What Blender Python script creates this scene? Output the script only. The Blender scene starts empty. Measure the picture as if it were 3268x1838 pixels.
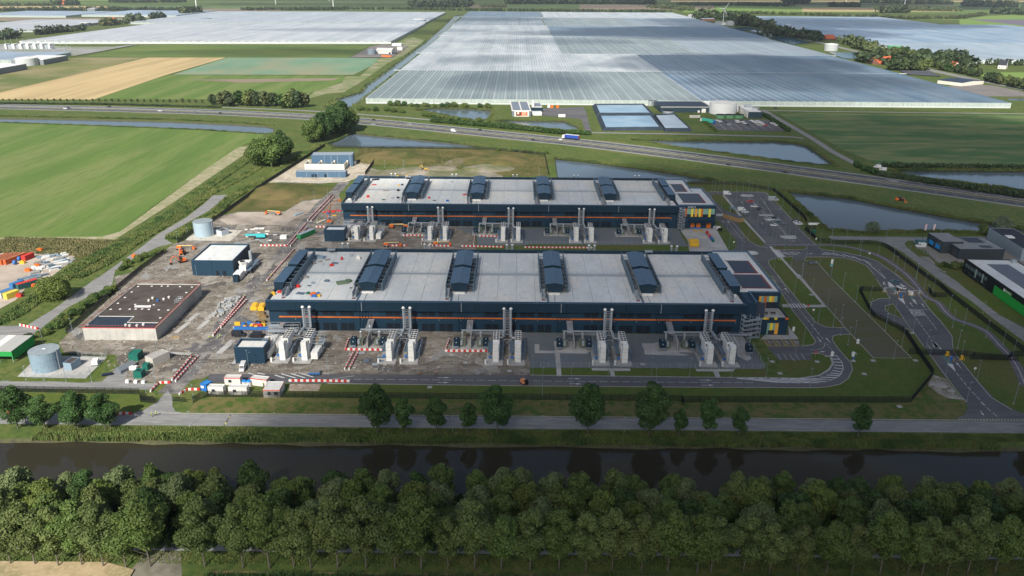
import bpy, math, random
import numpy as np
from mathutils import Vector, Matrix, geometry
random.seed(7); np.random.seed(7)
SC = bpy.context.scene
COL = SC.collection
PI = math.pi

# ------------------------------------------------------------------ camera
CAM_H = 135.0
RM = np.array([[0.9999483158887338, 0.008167244155489854, 0.006054888453943771],
               [0.008630971410677285, -0.36717396881554304, -0.930112242128202],
               [-0.005373256349101178, 0.9301164296727304, -0.36722548300609476]])
FOC = 2531.8
cd = bpy.data.cameras.new('camera'); cam = bpy.data.objects.new('camera', cd); COL.objects.link(cam)
cd.sensor_width = 36.0; cd.lens = 36.0 * FOC / 3268.0
cd.clip_start = 1.0; cd.clip_end = 60000.0
_m = Matrix.Identity(4)
for i in range(3):
    _m[i][0] = RM[0][i]; _m[i][1] = -RM[1][i]; _m[i][2] = -RM[2][i]
_m[2][3] = CAM_H
cam.matrix_world = _m
SC.camera = cam

# ------------------------------------------------------------------ light
SUN_EL, SUN_AZ = 40.0, 17.0           # light travels away from the camera, a little to the right
w = bpy.data.worlds.new('World'); SC.world = w; w.use_nodes = True
nt = w.node_tree; nt.nodes.clear()
sky = nt.nodes.new('ShaderNodeTexSky'); sky.sky_type = 'NISHITA'; sky.sun_disc = False
sky.sun_elevation = math.radians(SUN_EL); sky.sun_rotation = math.radians(180 + SUN_AZ)
sky.air_density = 1.0; sky.dust_density = 2.0; sky.ozone_density = 1.0
bg = nt.nodes.new('ShaderNodeBackground'); bg.inputs['Strength'].default_value = 0.08
wo = nt.nodes.new('ShaderNodeOutputWorld')
nt.links.new(sky.outputs[0], bg.inputs[0]); nt.links.new(bg.outputs[0], wo.inputs[0])
sd = bpy.data.lights.new('sun', 'SUN'); sd.energy = 4.8; sd.angle = math.radians(0.5); sd.color = (1.0, 0.95, 0.87)
sun = bpy.data.objects.new('sun', sd); COL.objects.link(sun)
_d = Vector((math.sin(math.radians(SUN_AZ)) * math.cos(math.radians(SUN_EL)), math.cos(math.radians(SUN_AZ)) * math.cos(math.radians(SUN_EL)), -math.sin(math.radians(SUN_EL))))
sun.rotation_euler = _d.to_track_quat('-Z', 'Y').to_euler()
SUN_DIR = _d
vs = SC.view_settings
vs.view_transform = 'Standard'; vs.look = 'None'; vs.gamma = 1.0; vs.use_curve_mapping = False
vs.exposure = 0.55
SC.cycles.volume_bounces = 0
SC.cycles.max_bounces = 6; SC.cycles.diffuse_bounces = 2; SC.cycles.glossy_bounces = 3
SC.cycles.transparent_max_bounces = 12

# ------------------------------------------------------------------ measuring: photograph pixel -> point on a level plane
def G(x, y, z=0.0):
    a = np.array([(x - 1634) / FOC, (y - 919) / FOC, 1.0]); d = RM.T @ a; t = (z - CAM_H) / d[2]
    return (float(d[0] * t), float(d[1] * t))
def ZM(ox, oy, wd):
    k = 2576.0 / wd
    return lambda x, y, z=0.0: G(ox + x / k, oy + y / k, z)
A0, B0, C0 = ZM(0, 0, 1100), ZM(1080, 0, 1100), ZM(2168, 0, 1100)
A1, B1, C1 = ZM(0, 440, 1100), ZM(1080, 440, 1100), ZM(2168, 440, 1100)
A2, B2, C2 = ZM(0, 880, 1100), ZM(1080, 880, 1100), ZM(2168, 880, 1100)
A3, C3 = ZM(0, 1378, 1100), ZM(2168, 1378, 1100)
def pts(f, *p, z=0.0): return [f(a, b, z) for a, b in p]

# ------------------------------------------------------------------ materials
MATS = {}
def mat(n, c1, c2=None, sc=1.0, rough=0.8, metal=0.0, spec=0.3, det=5, bump=0.0, bsc=None, c3=None, sc3=0.1, stretch=(1, 1, 1), lo=0.38, hi=0.62, rnd=0.0, obj=False, c4=None, sc4=1.0, rot=0.0):
    if n in MATS: return MATS[n]
    m = bpy.data.materials.new(n); m.use_nodes = True; t = m.node_tree; N = t.nodes; L = t.links
    b = N['Principled BSDF']; b.inputs['Roughness'].default_value = rough; b.inputs['Metallic'].default_value = metal
    b.inputs['Specular IOR Level'].default_value = spec
    out = None
    if c2 or c3 or bump:
        if obj:
            g = N.new('ShaderNodeTexCoord'); src = g.outputs['Object']
        else:
            g = N.new('ShaderNodeNewGeometry'); src = g.outputs['Position']
        mp = N.new('ShaderNodeMapping'); mp.inputs['Scale'].default_value = stretch; mp.inputs['Rotation'].default_value = (0, 0, rot); L.new(src, mp.inputs['Vector'])
    def rgb(c):
        q = N.new('ShaderNodeRGB'); q.outputs[0].default_value = (*c, 1); return q.outputs[0]
    out = rgb(c1)
    def mixin(out, c, s, lo, hi, off):
        nz = N.new('ShaderNodeTexNoise'); nz.inputs['Scale'].default_value = s; nz.inputs['Detail'].default_value = det; nz.inputs['Roughness'].default_value = 0.6
        ad = N.new('ShaderNodeVectorMath'); ad.operation = 'ADD'; ad.inputs[1].default_value = (off, off * 1.7, off * .3); L.new(mp.outputs[0], ad.inputs[0]); L.new(ad.outputs[0], nz.inputs['Vector'])
        mr = N.new('ShaderNodeMapRange'); mr.inputs['From Min'].default_value = lo; mr.inputs['From Max'].default_value = hi; L.new(nz.outputs['Fac'], mr.inputs['Value'])
        mx = N.new('ShaderNodeMix'); mx.data_type = 'RGBA'; L.new(mr.outputs[0], mx.inputs['Factor']); L.new(out, mx.inputs['A']); mx.inputs['B'].default_value = (*c, 1)
        return mx.outputs['Result']
    if c2: out = mixin(out, c2, sc, lo, hi, 0.0)
    if c3: out = mixin(out, c3, sc3, 0.45, 0.62, 37.0)
    if c4: out = mixin(out, c4, sc4, 0.5, 0.72, 91.0)
    if rnd:
        oi = N.new('ShaderNodeObjectInfo'); hs = N.new('ShaderNodeHueSaturation')
        mr = N.new('ShaderNodeMapRange'); mr.inputs['To Min'].default_value = 1 - rnd; mr.inputs['To Max'].default_value = 1 + rnd; L.new(oi.outputs['Random'], mr.inputs['Value'])
        L.new(mr.outputs[0], hs.inputs['Value'])
        mu = N.new('ShaderNodeMath'); mu.operation = 'MULTIPLY'; mu.inputs[1].default_value = 7.31; L.new(oi.outputs['Random'], mu.inputs[0])
        fr = N.new('ShaderNodeMath'); fr.operation = 'FRACT'; L.new(mu.outputs[0], fr.inputs[0])
        m2 = N.new('ShaderNodeMapRange'); m2.inputs['To Min'].default_value = 0.5 - rnd * .07; m2.inputs['To Max'].default_value = 0.5 + rnd * .07; L.new(fr.outputs[0], m2.inputs['Value']); L.new(m2.outputs[0], hs.inputs['Hue'])
        L.new(out, hs.inputs['Color']); out = hs.outputs[0]
    L.new(out, b.inputs['Base Color'])
    if bump:
        nz = N.new('ShaderNodeTexNoise'); nz.inputs['Scale'].default_value = bsc or sc * 4; nz.inputs['Detail'].default_value = 4; L.new(mp.outputs[0], nz.inputs['Vector'])
        bp = N.new('ShaderNodeBump'); bp.inputs['Strength'].default_value = bump; bp.inputs['Distance'].default_value = 0.3; L.new(nz.outputs['Fac'], bp.inputs['Height']); L.new(bp.outputs[0], b.inputs['Normal'])
    MATS[n] = m
    return m

GRASS = mat('grass_mown', (0.092, 0.122, 0.026), (0.07, 0.108, 0.02), 0.25, c3=(0.115, 0.112, 0.036), sc3=0.03, c4=(0.05, 0.07, 0.018), sc4=1.4, bump=0.3, bsc=3.0, spec=.1)
GROUND = mat('rough_grass', (0.078, 0.115, 0.028), (0.125, 0.135, 0.042), 0.06, c3=(0.055, 0.092, 0.024), sc3=0.35, bump=0.5, bsc=1.2, spec=.1)
OLIVE = mat('dry_grass', (0.1, 0.098, 0.032), (0.06, 0.075, 0.022), 0.08, c3=(0.15, 0.12, 0.05), sc3=0.04, bump=0.5, bsc=1.0, spec=.1)
SOIL = mat('site_soil', (0.215, 0.187, 0.15), (0.135, 0.117, 0.095), 0.07, c3=(0.27, 0.245, 0.21), sc3=0.16, c4=(0.075, 0.066, 0.055), sc4=.5, bump=0.6, bsc=.8, det=8, stretch=(1, 1.6, 1), spec=.15)
SAND = mat('sandy_yard', (0.42, 0.36, 0.27), (0.3, 0.26, 0.2), 0.08, c3=(0.5, 0.45, 0.36), sc3=0.25, bump=.4, det=8)
GRAVEL = mat('grey_gravel', (0.135, 0.155, 0.168), (0.115, 0.133, 0.145), 0.4, c3=(0.14, 0.15, 0.155), sc3=.06, bump=.3, bsc=6)
ASPH = mat('asphalt', (0.1, 0.1, 0.108), (0.08, 0.08, 0.087), 0.3, c3=(0.125, 0.12, 0.12), sc3=.05, stretch=(.4, 1.5, 1), rough=.9)
ASPH_D = mat('asphalt_motorway', (0.07, 0.075, 0.083), (0.055, 0.06, 0.068), 0.1, c3=(0.085, .088, .095), sc3=.04, stretch=(.3, 2, 1), rough=.9)
ROADG = mat('road_concrete', (0.21, 0.21, 0.205), (0.17, 0.17, 0.165), 0.15, c3=(0.25, .245, .235), sc3=.5, stretch=(.3, 2, 1), rough=.9)
PAVE = mat('concrete_paving', (0.36, 0.355, 0.335), (0.29, 0.285, 0.27), 0.5, c3=(0.41, .4, .38), sc3=.1)
WHITE = mat('white_road_paint', (0.62, 0.62, 0.6), (0.45, .45, .44), 2.0)
KERB = mat('kerb_concrete', (0.36, 0.34, 0.3), (0.28, .27, .24), 1.0)
NAVY = mat('navy_cladding', (0.012, 0.036, 0.062), (0.014, 0.041, 0.07), 0.3, rough=.55, spec=.25, stretch=(6, 1, .1))
NAVY2 = mat('navy_fascia', (0.009, 0.029, 0.05), (0.007, 0.025, 0.044), 0.3, rough=.5, spec=.3, stretch=(6, 1, .1))
DARKB = mat('louvre_black', (0.006, 0.012, 0.02), rough=.6)
ORANGE = mat('orange_band', (0.62, 0.16, 0.02), (0.5, .12, .02), .4, rough=.5)
BLUER = mat('blue_grey_sheet', (0.05, 0.1, 0.16), (0.06, 0.115, 0.18), .5, rough=.45, spec=.4, metal=.0)
GALV = mat('galvanised_steel', (0.42, 0.46, 0.49), (0.33, .37, .4), 1.5, rough=.45, metal=.35)
STEELB = mat('screen_steel', (0.13, 0.19, 0.24), (0.1, .15, .2), 1.5, rough=.5, metal=.2)
SILV = mat('bright_duct', (0.6, 0.62, 0.64), rough=.3, metal=.7)
OFFW = mat('off_white_panel', (0.76, 0.755, 0.71), (0.68, .675, .64), .8, rough=.55)
BLACK = mat('black_rubber', (0.012, 0.012, 0.013), rough=.8)
GLASS = mat('dark_glass', (0.02, 0.03, 0.04), rough=.12, spec=.6)
RED = mat('red_plastic', (0.5, 0.035, 0.03), rough=.5)
WHP = mat('white_plastic', (0.66, 0.64, 0.6), rough=.5)
OR2 = mat('orange_machine', (0.68, 0.14, 0.02), rough=.5)
YEL = mat('yellow_paint', (0.65, 0.38, 0.03), rough=.5)
BLUEP = mat('blue_paint', (0.03, 0.14, 0.4), rough=.5)
GREENP = mat('green_paint', (0.012, 0.12, 0.09), rough=.5)
FENCE = mat('black_fence', (0.012, 0.014, 0.014), rough=.7)
BARK = mat('bark', (0.16, 0.14, 0.115), (0.09, .08, .065), 3.0)
TIMB = mat('timber', (0.4, 0.26, 0.12), (0.3, .2, .1), 2.0)

# ------------------------------------------------------------------ mesh collecting
class MB:
    def __init__(s): s.v = []; s.f = []
    def add(s, v, f):
        n = len(s.v); s.v += [tuple(p) for p in v]; s.f += [tuple(i + n for i in q) for q in f]; return s
    def box(s, x0, x1, y0, y1, z0, z1):
        return s.add([(x0, y0, z0), (x1, y0, z0), (x1, y1, z0), (x0, y1, z0), (x0, y0, z1), (x1, y0, z1), (x1, y1, z1), (x0, y1, z1)],
                     [(3, 2, 1, 0), (4, 5, 6, 7), (0, 1, 5, 4), (1, 2, 6, 5), (2, 3, 7, 6), (3, 0, 4, 7)])
    def ob(s, cx, cy, wx, wy, z0, z1, r=0.0):
        c, q = math.cos(r), math.sin(r); P = []
        for z in (z0, z1):
            for a, b in ((-1, -1), (1, -1), (1, 1), (-1, 1)):
                x, y = a * wx / 2, b * wy / 2; P.append((cx + x * c - y * q, cy + x * q + y * c, z))
        return s.add(P, [(3, 2, 1, 0), (4, 5, 6, 7), (0, 1, 5, 4), (1, 2, 6, 5), (2, 3, 7, 6), (3, 0, 4, 7)])
    def prism(s, poly, z0, z1, bottom=True):
        n = len(poly); a = sum(poly[i][0] * poly[(i + 1) % n][1] - poly[(i + 1) % n][0] * poly[i][1] for i in range(n))
        if a < 0: poly = poly[::-1]
        v = [(p[0], p[1], z0) for p in poly] + [(p[0], p[1], z1) for p in poly]
        f = [(i, (i + 1) % n, n + (i + 1) % n, n + i) for i in range(n)] + [tuple(range(n, 2 * n))]
        if bottom: f.append(tuple(range(n - 1, -1, -1)))
        return s.add(v, f)
    def xprism(s, prof, x0, x1):          # profile in (y, z), swept along x
        n = len(prof); v = [(x0, p[0], p[1]) for p in prof] + [(x1, p[0], p[1]) for p in prof]
        return s.add(v, [(i, (i + 1) % n, n + (i + 1) % n, n + i) for i in range(n)] + [tuple(range(n, 2 * n)), tuple(range(n - 1, -1, -1))])
    def yprism(s, prof, y0, y1):
        n = len(prof); v = [(p[0], y0, p[1]) for p in prof] + [(p[0], y1, p[1]) for p in prof]
        return s.add(v, [(n + i, n + (i + 1) % n, (i + 1) % n, i) for i in range(n)] + [tuple(range(2 * n - 1, n - 1, -1)), tuple(range(n))])
    def cyl(s, cx, cy, r, z0, z1, n=12, r2=None, cap=True):
        r2 = r if r2 is None else r2
        v = [(cx + r * math.cos(2 * PI * i / n), cy + r * math.sin(2 * PI * i / n), z0) for i in range(n)] + [(cx + r2 * math.cos(2 * PI * i / n), cy + r2 * math.sin(2 * PI * i / n), z1) for i in range(n)]
        f = [(i, (i + 1) % n, n + (i + 1) % n, n + i) for i in range(n)]
        if cap: f += [tuple(range(n, 2 * n)), tuple(range(n - 1, -1, -1))]
        return s.add(v, f)
    def tube(s, P, r, n=6, r2=None):
        P = [Vector(p) for p in P]; v = []; f = []; m = len(P)
        for k, p in enumerate(P):
            d = (P[min(k + 1, m - 1)] - P[max(k - 1, 0)]).normalized()
            u = d.orthogonal().normalized() if abs(d.z) > .9 else Vector((0, 0, 1)).cross(d).normalized()
            w_ = d.cross(u); rr = r if r2 is None else r + (r2 - r) * k / max(1, m - 1)
            for i in range(n):
                a = 2 * PI * i / n; v.append(p + u * rr * math.cos(a) + w_ * rr * math.sin(a))
        for k in range(m - 1):
            for i in range(n): f.append((k * n + i, k * n + (i + 1) % n, (k + 1) * n + (i + 1) % n, (k + 1) * n + i))
        f.append(tuple(range(n - 1, -1, -1))); f.append(tuple(range((m - 1) * n, m * n)))
        return s.add(v, f)
    def strip(s, P, wd, z, closed=False):
        P = [Vector((p[0], p[1])) for p in P]; m = len(P); L = []; R_ = []
        for k, p in enumerate(P):
            a = P[(k - 1) % m] if closed or k > 0 else p; b = P[(k + 1) % m] if closed or k < m - 1 else p
            d = (b - a).normalized(); nrm = Vector((-d.y, d.x)); L.append(p + nrm * wd / 2); R_.append(p - nrm * wd / 2)
        v = [(p.x, p.y, z) for p in R_] + [(p.x, p.y, z) for p in L]
        f = [(k, (k + 1) % m, m + (k + 1) % m, m + k) for k in range(m if closed else m - 1)]
        return s.add(v, f)
    def beam(s, P, wd, z0, z1):           # raised strip with sides
        n0 = len(s.v); s.strip(P, wd, z1); m = len(P); top = s.v[n0:]
        bot = [(a, b, z0) for a, b, c in top]; k0 = len(s.v); s.v += bot
        for k in range(m - 1):
            s.f.append((k0 + k, k0 + k + 1, n0 + k + 1, n0 + k)); s.f.append((n0 + m + k, n0 + m + k + 1, k0 + m + k + 1, k0 + m + k))
        s.f.append((k0 + m, k0, n0, n0 + m)); s.f.append((k0 + m - 1, k0 + 2 * m - 1, n0 + 2 * m - 1, n0 + m - 1))
        return s
    def mesh(s, name, m):
        me = bpy.data.meshes.new(name); me.from_pydata(s.v, [], s.f); me.materials.append(m); me.update(); return me
    def build(s, name, m, parent=None, label=None, kind=None, loc=None, rz=0):
        o = bpy.data.objects.new(name, s.mesh(name, m)); COL.objects.link(o)
        if parent: o.parent = parent
        if label: o['label'] = label
        if kind: o['kind'] = kind
        if loc: o.location = loc
        if rz: o.rotation_euler = (0, 0, rz)
        return o
def tag(o, label, cat, group=None, kind=None):
    o['label'] = label; o['category'] = cat
    if group: o['group'] = group
    if kind: o['kind'] = kind
    return o
def thing(name, label, cat, loc=(0, 0, 0), rz=0, group=None):
    o = bpy.data.objects.new(name, None); o.empty_display_size = .1; COL.objects.link(o)
    o.location = (loc[0], loc[1], loc[2] if len(loc) > 2 else 0); o.rotation_euler = (0, 0, rz)
    return tag(o, label, cat, group)
def part(name, me, parent, m=None, loc=(0, 0, 0), rz=0):
    if isinstance(me, MB): me = me.mesh(name, m)
    o = bpy.data.objects.new(name, me); COL.objects.link(o); o.parent = parent; o.location = loc
    if rz: o.rotation_euler = (0, 0, rz)
    return o
def dup(o, loc=None, rz=None, label=None, group=None, sc=None, parent=None):
    c = o.copy(); COL.objects.link(c)
    if parent is not None: c.parent = parent
    if loc is not None: c.location = (loc[0], loc[1], loc[2] if len(loc) > 2 else 0)
    if rz is not None: c.rotation_euler = (0, 0, rz)
    if sc is not None: c.scale = (sc, sc, sc) if not isinstance(sc, tuple) else sc
    if label: c['label'] = label
    if group: c['group'] = group
    for ch in o.children: dup(ch, parent=c)
    return c
_used = set()
def put(proto, loc, rz=0, label=None, group=None, sc=None):      # the first use moves the prototype itself, later ones copy it
    if proto.name not in _used:
        _used.add(proto.name); proto.location = (loc[0], loc[1], loc[2] if len(loc) > 2 else 0); proto.rotation_euler = (0, 0, rz)
        if label: proto['label'] = label
        if group: proto['group'] = group
        if sc is not None: proto.scale = (sc, sc, sc) if not isinstance(sc, tuple) else sc
        return proto
    return dup(proto, loc, rz, label, group, sc)
_ones = ['', 'first', 'second', 'third', 'fourth', 'fifth', 'sixth', 'seventh', 'eighth', 'ninth', 'tenth', 'eleventh', 'twelfth', 'thirteenth', 'fourteenth', 'fifteenth', 'sixteenth', 'seventeenth', 'eighteenth', 'nineteenth']
_tens = ['', '', 'twent', 'thirt', 'fort', 'fift', 'sixt', 'sevent', 'eight', 'ninet']
def nth(n):
    if n >= 100: return 'hundred and ' + nth(n - 100) if n > 100 else 'hundredth'
    if n < 20: return _ones[n]
    return _tens[n // 10] + ('ieth' if n % 10 == 0 else 'y-' + _ones[n % 10])
def flat(name, P, z, m, kind='structure'):
    tris = geometry.tessellate_polygon([[Vector((p[0], p[1], 0)) for p in P]])
    fs = []
    for t in tris:
        a, b, c = (P[i] for i in t)
        fs.append(tuple(t) if (b[0] - a[0]) * (c[1] - a[1]) - (b[1] - a[1]) * (c[0] - a[0]) > 0 else tuple(t[::-1]))
    o = MB(); o.v = [(p[0], p[1], z) for p in P]; o.f = fs
    return o.build(name, m, kind=kind)
def resamp(P, step):
    P = [Vector((p[0], p[1])) for p in P]; out = [P[0]]; acc = 0
    for a, b in zip(P, P[1:]):
        d = (b - a).length; t = step - acc
        while t <= d: out.append(a.lerp(b, t / d)); t += step
        acc = (acc + d) % step if d else acc
    return out
def smooth(P, n=6):
    P = [Vector((p[0], p[1])) for p in P]; out = []
    for i in range(len(P) - 1):
        p0 = P[max(i - 1, 0)]; p1 = P[i]; p2 = P[i + 1]; p3 = P[min(i + 2, len(P) - 1)]
        for k in range(n):
            t = k / n; out.append(0.5 * ((2 * p1) + (-p0 + p2) * t + (2 * p0 - 5 * p1 + 4 * p2 - p3) * t * t + (-p0 + 3 * p1 - 3 * p2 + p3) * t ** 3))
    out.append(P[-1]); return out
# ================================================================== waters, ground
WATERS = {
 'canal': [(-900, 184.5), (900, 184.5), (900, 211.0), (600, 211.4)] + [(x, 211.2 + 0.5 * math.sin(x * .13) + .4 * math.sin(x * .41)) for x in range(560, -600, -8)] + [(-600, 211.4), (-900, 211)],
 'drainage_canal': pts(A0, (-700, 866), (0, 880), (600, 890), (1250, 905), (1700, 925), (1990, 942), (2050, 958), (2050, 985), (1950, 999), (1500, 965), (700, 935), (0, 912), (-700, 890)),
 'ditch': pts(A1, (1868, 165), (1780, 232), (1660, 300), (1540, 385), (1400, 470), (1385, 462), (1530, 372), (1640, 292), (1760, 222), (1855, 158)),
 'greenhouse_canal': pts(A0, (2420, 800), (2480, 755), (2576, 712)) + pts(B0, (0, 735), (80, 712), (170, 685), (200, 640), (370, 520), (560, 375), (640, 320), (700, 262), (770, 205), (860, 118), (940, 108), (880, 165), (775, 270), (620, 395), (460, 525), (215, 715), (150, 770), (90, 800), (-40, 840)),
 'pond': pts(B0, (560, 820), (700, 808), (1000, 812), (1150, 825), (1150, 850), (1120, 893), (1060, 903), (900, 882), (760, 852)),
 'pond.a': pts(B0, (1130, 906), (1300, 897), (1700, 905), (1740, 925), (1800, 945), (1812, 968), (1740, 978), (1500, 955), (1300, 930)),
 'pond.b': pts(B1, (-95, 45), (0, 72), (1130, 79), (950, 45), (600, 10), (200, -28), (120, -42), (60, -22), (-20, 20)),
 'pond.c': pts(B1, (1612, 150), (1720, 163), (1900, 182), (2200, 218), (2576, 272)) + pts(C1, (150, 298), (285, 320), (0, 330)) + pts(B1, (1640, 330)),
 'pond.d': pts(B1, (2190, 14), (2400, 15)) + pts(C1, (0, 17), (700, 22), (880, 38), (960, 58), (1050, 115), (1120, 165), (1190, 214), (900, 188), (500, 135), (0, 70)) + pts(B1, (2400, 45)),
 'pond.e': pts(C1, (1575, 240), (2576, 243), (2800, 245), (2800, 425), (2576, 398), (2300, 360), (2000, 325), (1700, 288)),
 'pond.f': pts(C1, (772, 392), (900, 407), (1300, 452), (1600, 512), (1800, 548), (2100, 602), (2576, 680), (2800, 715), (2576, 720), (2400, 719), (2000, 702), (1550, 706), (1400, 712), (1100, 692), (1045, 640), (900, 512)),
 'pond.g': pts(C0, (2430, 728), (2760, 728), (2760, 755), (2480, 752)),
}
_V = []; _E = []
def _loop(P):
    n = len(_V)
    for p in P: _V.append(Vector((p[0], p[1])))
    for i in range(len(P)): _E.append((n + i, n + (i + 1) % len(P)))
_loop([(-16000, -400), (16000, -400), (16000, 26000), (-16000, 26000)])
for k in WATERS: _loop(WATERS[k])
_r = geometry.delaunay_2d_cdt(_V, _E, [], 0, 1e-4)
def inpoly(x, y, P):
    c = False; j = len(P) - 1
    for i in range(len(P)):
        if (P[i][1] > y) != (P[j][1] > y) and x < (P[j][0] - P[i][0]) * (y - P[i][1]) / (P[j][1] - P[i][1]) + P[i][0]: c = not c
        j = i
    return c
gb = MB(); gb.v = [(p[0], p[1], 0) for p in _r[0]]
for f in _r[2]:
    cx = sum(_r[0][i][0] for i in f) / len(f); cy = sum(_r[0][i][1] for i in f) / len(f)
    if any(inpoly(cx, cy, WATERS[k]) for k in WATERS): continue
    a, b, c = (_r[0][i] for i in f[:3])
    gb.f.append(tuple(f) if (b[0] - a[0]) * (c[1] - a[1]) - (b[1] - a[1]) * (c[0] - a[0]) > 0 else tuple(f[::-1]))
gb.build('ground', GROUND, kind='structure')

def water_mat(n, col, rough, bsc, bst):
    m = bpy.data.materials.new(n); m.use_nodes = True; t = m.node_tree; b = t.nodes['Principled BSDF']
    b.inputs['Base Color'].default_value = (*col, 1); b.inputs['Roughness'].default_value = rough; b.inputs['IOR'].default_value = 1.33; b.inputs['Specular IOR Level'].default_value = .5
    g = t.nodes.new('ShaderNodeNewGeometry'); mp = t.nodes.new('ShaderNodeMapping'); mp.inputs['Scale'].default_value = (1, .6, 1); mp.inputs['Rotation'].default_value = (0, 0, .5)
    nz = t.nodes.new('ShaderNodeTexNoise'); nz.inputs['Scale'].default_value = bsc; nz.inputs['Detail'].default_value = 4
    bp = t.nodes.new('ShaderNodeBump'); bp.inputs['Strength'].default_value = bst; bp.inputs['Distance'].default_value = .06
    t.links.new(g.outputs['Position'], mp.inputs['Vector']); t.links.new(mp.outputs[0], nz.inputs['Vector']); t.links.new(nz.outputs['Fac'], bp.inputs['Height']); t.links.new(bp.outputs[0], b.inputs['Normal'])
    return m
W1 = water_mat('canal_water', (0.03, 0.027, 0.018), .02, 1.6, .08)
W2 = water_mat('pond_water', (0.085, 0.115, 0.14), .12, 1.1, .5)
BANKM = mat('bank_earth', (0.07, 0.075, 0.03), (0.05, 0.045, 0.025), .5, bump=.4)
for k, P in WATERS.items():
    n = k.split('.')[0]
    flat(n, P, -0.9, W1 if n == 'canal' else W2)
    # sloping bank from the edge of the ground down into the water
    a = sum(P[i][0] * P[(i + 1) % len(P)][1] - P[(i + 1) % len(P)][0] * P[i][1] for i in range(len(P)))
    if a < 0: P = P[::-1]
    q = [Vector((p[0], p[1])) for p in P]; m = len(q); v = []
    for i in range(m):
        d = (q[(i + 1) % m] - q[i - 1]).normalized(); v.append(q[i] + Vector((-d.y, d.x)) * 1.1)
    b = MB(); b.add([(p.x, p.y, 0) for p in q] + [(p.x, p.y, -1.0) for p in v], [(m + i, i, (i + 1) % m, m + (i + 1) % m)[::-1] for i in range(m)]); b.build(n + '_bank', BANKM, kind='structure')

# ================================================================== fields
_flat0 = flat; _fc = [0]
def flat(name, P, z, m, kind='structure'):
    if name.startswith('field'): _fc[0] += 1; z += .012 * _fc[0]
    return _flat0(name, P, z, m, kind)
F_GREEN = mat('field_green', (0.115, 0.18, 0.042), (0.088, 0.15, 0.034), .03, c3=(0.155, 0.195, 0.062), sc3=.02, c4=(0.085, 0.13, 0.035), sc4=.25, stretch=(2.4, .22, 1), rot=-.9, spec=.1, det=8, bump=.3, bsc=1.0)
F_TEAL = mat('field_cabbage', (0.13, 0.23, 0.15), (0.17, 0.26, 0.17), .02, c3=(0.25, 0.24, 0.15), sc3=.006, spec=.1, stretch=(1, .5, 1))
F_TAN = mat('field_stubble', (0.44, 0.33, 0.17), (0.49, 0.38, 0.2), .035, c3=(0.38, .29, .15), sc3=.02, stretch=(3, .15, 1), rot=.28, spec=.1)
F_OLIVE = mat('field_pasture', (0.17, 0.175, 0.06), (0.11, 0.14, 0.045), .006, c3=(0.24, 0.21, 0.11), sc3=.01, spec=.1)
F_DARK = mat('field_dark_green', (0.06, 0.125, 0.042), (0.075, 0.145, 0.05), .02, c3=(0.14, 0.175, 0.07), sc3=.02, c4=(.2, .2, .09), sc4=.05, stretch=(.6, 2, 1), spec=.1, lo=.45, hi=.7)
F_BROWN = mat('field_bare', (0.2, 0.16, 0.12), (0.25, .2, .15), .01, spec=.1)
F_BR = mat('field_bright', (0.14, 0.24, 0.05), (0.18, 0.25, 0.07), .004, spec=.1)
F_PALE = mat('track_sand', (0.36, 0.31, 0.22), (0.25, 0.24, 0.13), .12, c3=(0.2, 0.22, 0.09), sc3=.3)
flat('field', pts(A0, (-500, 893), (0, 914), (700, 938), (1400, 968), (1980, 1004), (1920, 1050)) + pts(A1, (1830, 45), (1500, 260), (1130, 520), (900, 700), (760, 738), (-500, 745)), .03, F_GREEN)
flat('field_margin', pts(A1, (1868, 58), (1875, 92), (1300, 480), (860, 760), (-300, 760), (-300, 745), (760, 738), (900, 700), (1500, 260), (1780, 70)), .045, F_PALE)
flat('rough_verge', pts(A1, (-400, 762), (860, 765), (1020, 690), (1000, 760), (600, 940), (0, 850), (-400, 850)), .02, OLIVE)
flat('field', pts(A0, (1110, 430), (1690, 430), (1240, 560), (700, 744), (-236, 744), (0, 690)), .05, F_TAN)
flat('field', pts(A0, (-700, 690), (0, 556), (500, 440), (620, 430), (1108, 430), (0, 688), (-240, 744), (-700, 744)), .05, F_OLIVE)
flat('field', pts(A0, (620, 425), (1050, 335), (2576, 332)) + pts(B0, (250, 330), (90, 420), (80, 428)) + pts(A0, (2576, 428), (1100, 428)), .05, mat('field_meadow', (0.13, 0.17, 0.045), (0.085, 0.13, 0.035), .008, spec=.1, stretch=(.5, 1.5, 1)))
flat('field', pts(A0, (1700, 431), (2576, 431)) + pts(B0, (300, 436), (250, 490), (115, 558)) + pts(A0, (2576, 560), (1290, 558)), .05, F_TEAL)
flat('field', pts(A0, (1240, 562), (2576, 566)) + pts(B0, (40, 570), (30, 620)) + pts(A0, (2520, 630), (2330, 690), (2250, 742), (712, 744)), .05, F_GREEN)
flat('field_margin', pts(A0, (1420, 596), (2540, 585), (2480, 602), (1800, 618)), .09, F_BROWN)
flat('farm_track', pts(B0, (55, 570), (160, 570), (300, 440), (440, 400), (520, 350), (430, 330), (500, 290), (560, 280), (640, 300), (560, 380), (370, 470), (190, 600), (40, 690), (-80, 700), (-250, 742), (-150, 660), (0, 625)), .07, mat('track_mix', (0.3, 0.26, 0.18), (0.16, 0.19, 0.07), .02, c3=(.12, .17, .05), sc3=.05))
flat('field', pts(C0, (700, 830), (760, 845), (2576, 862), (3000, 866), (3000, 1260), (2576, 1236), (1500, 1230), (1220, 1120)), .03, F_DARK)
flat('field', pts(C0, (2200, 560), (2330, 540), (3200, 545), (3200, 640), (2576, 640)), .05, F_BR)
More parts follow.
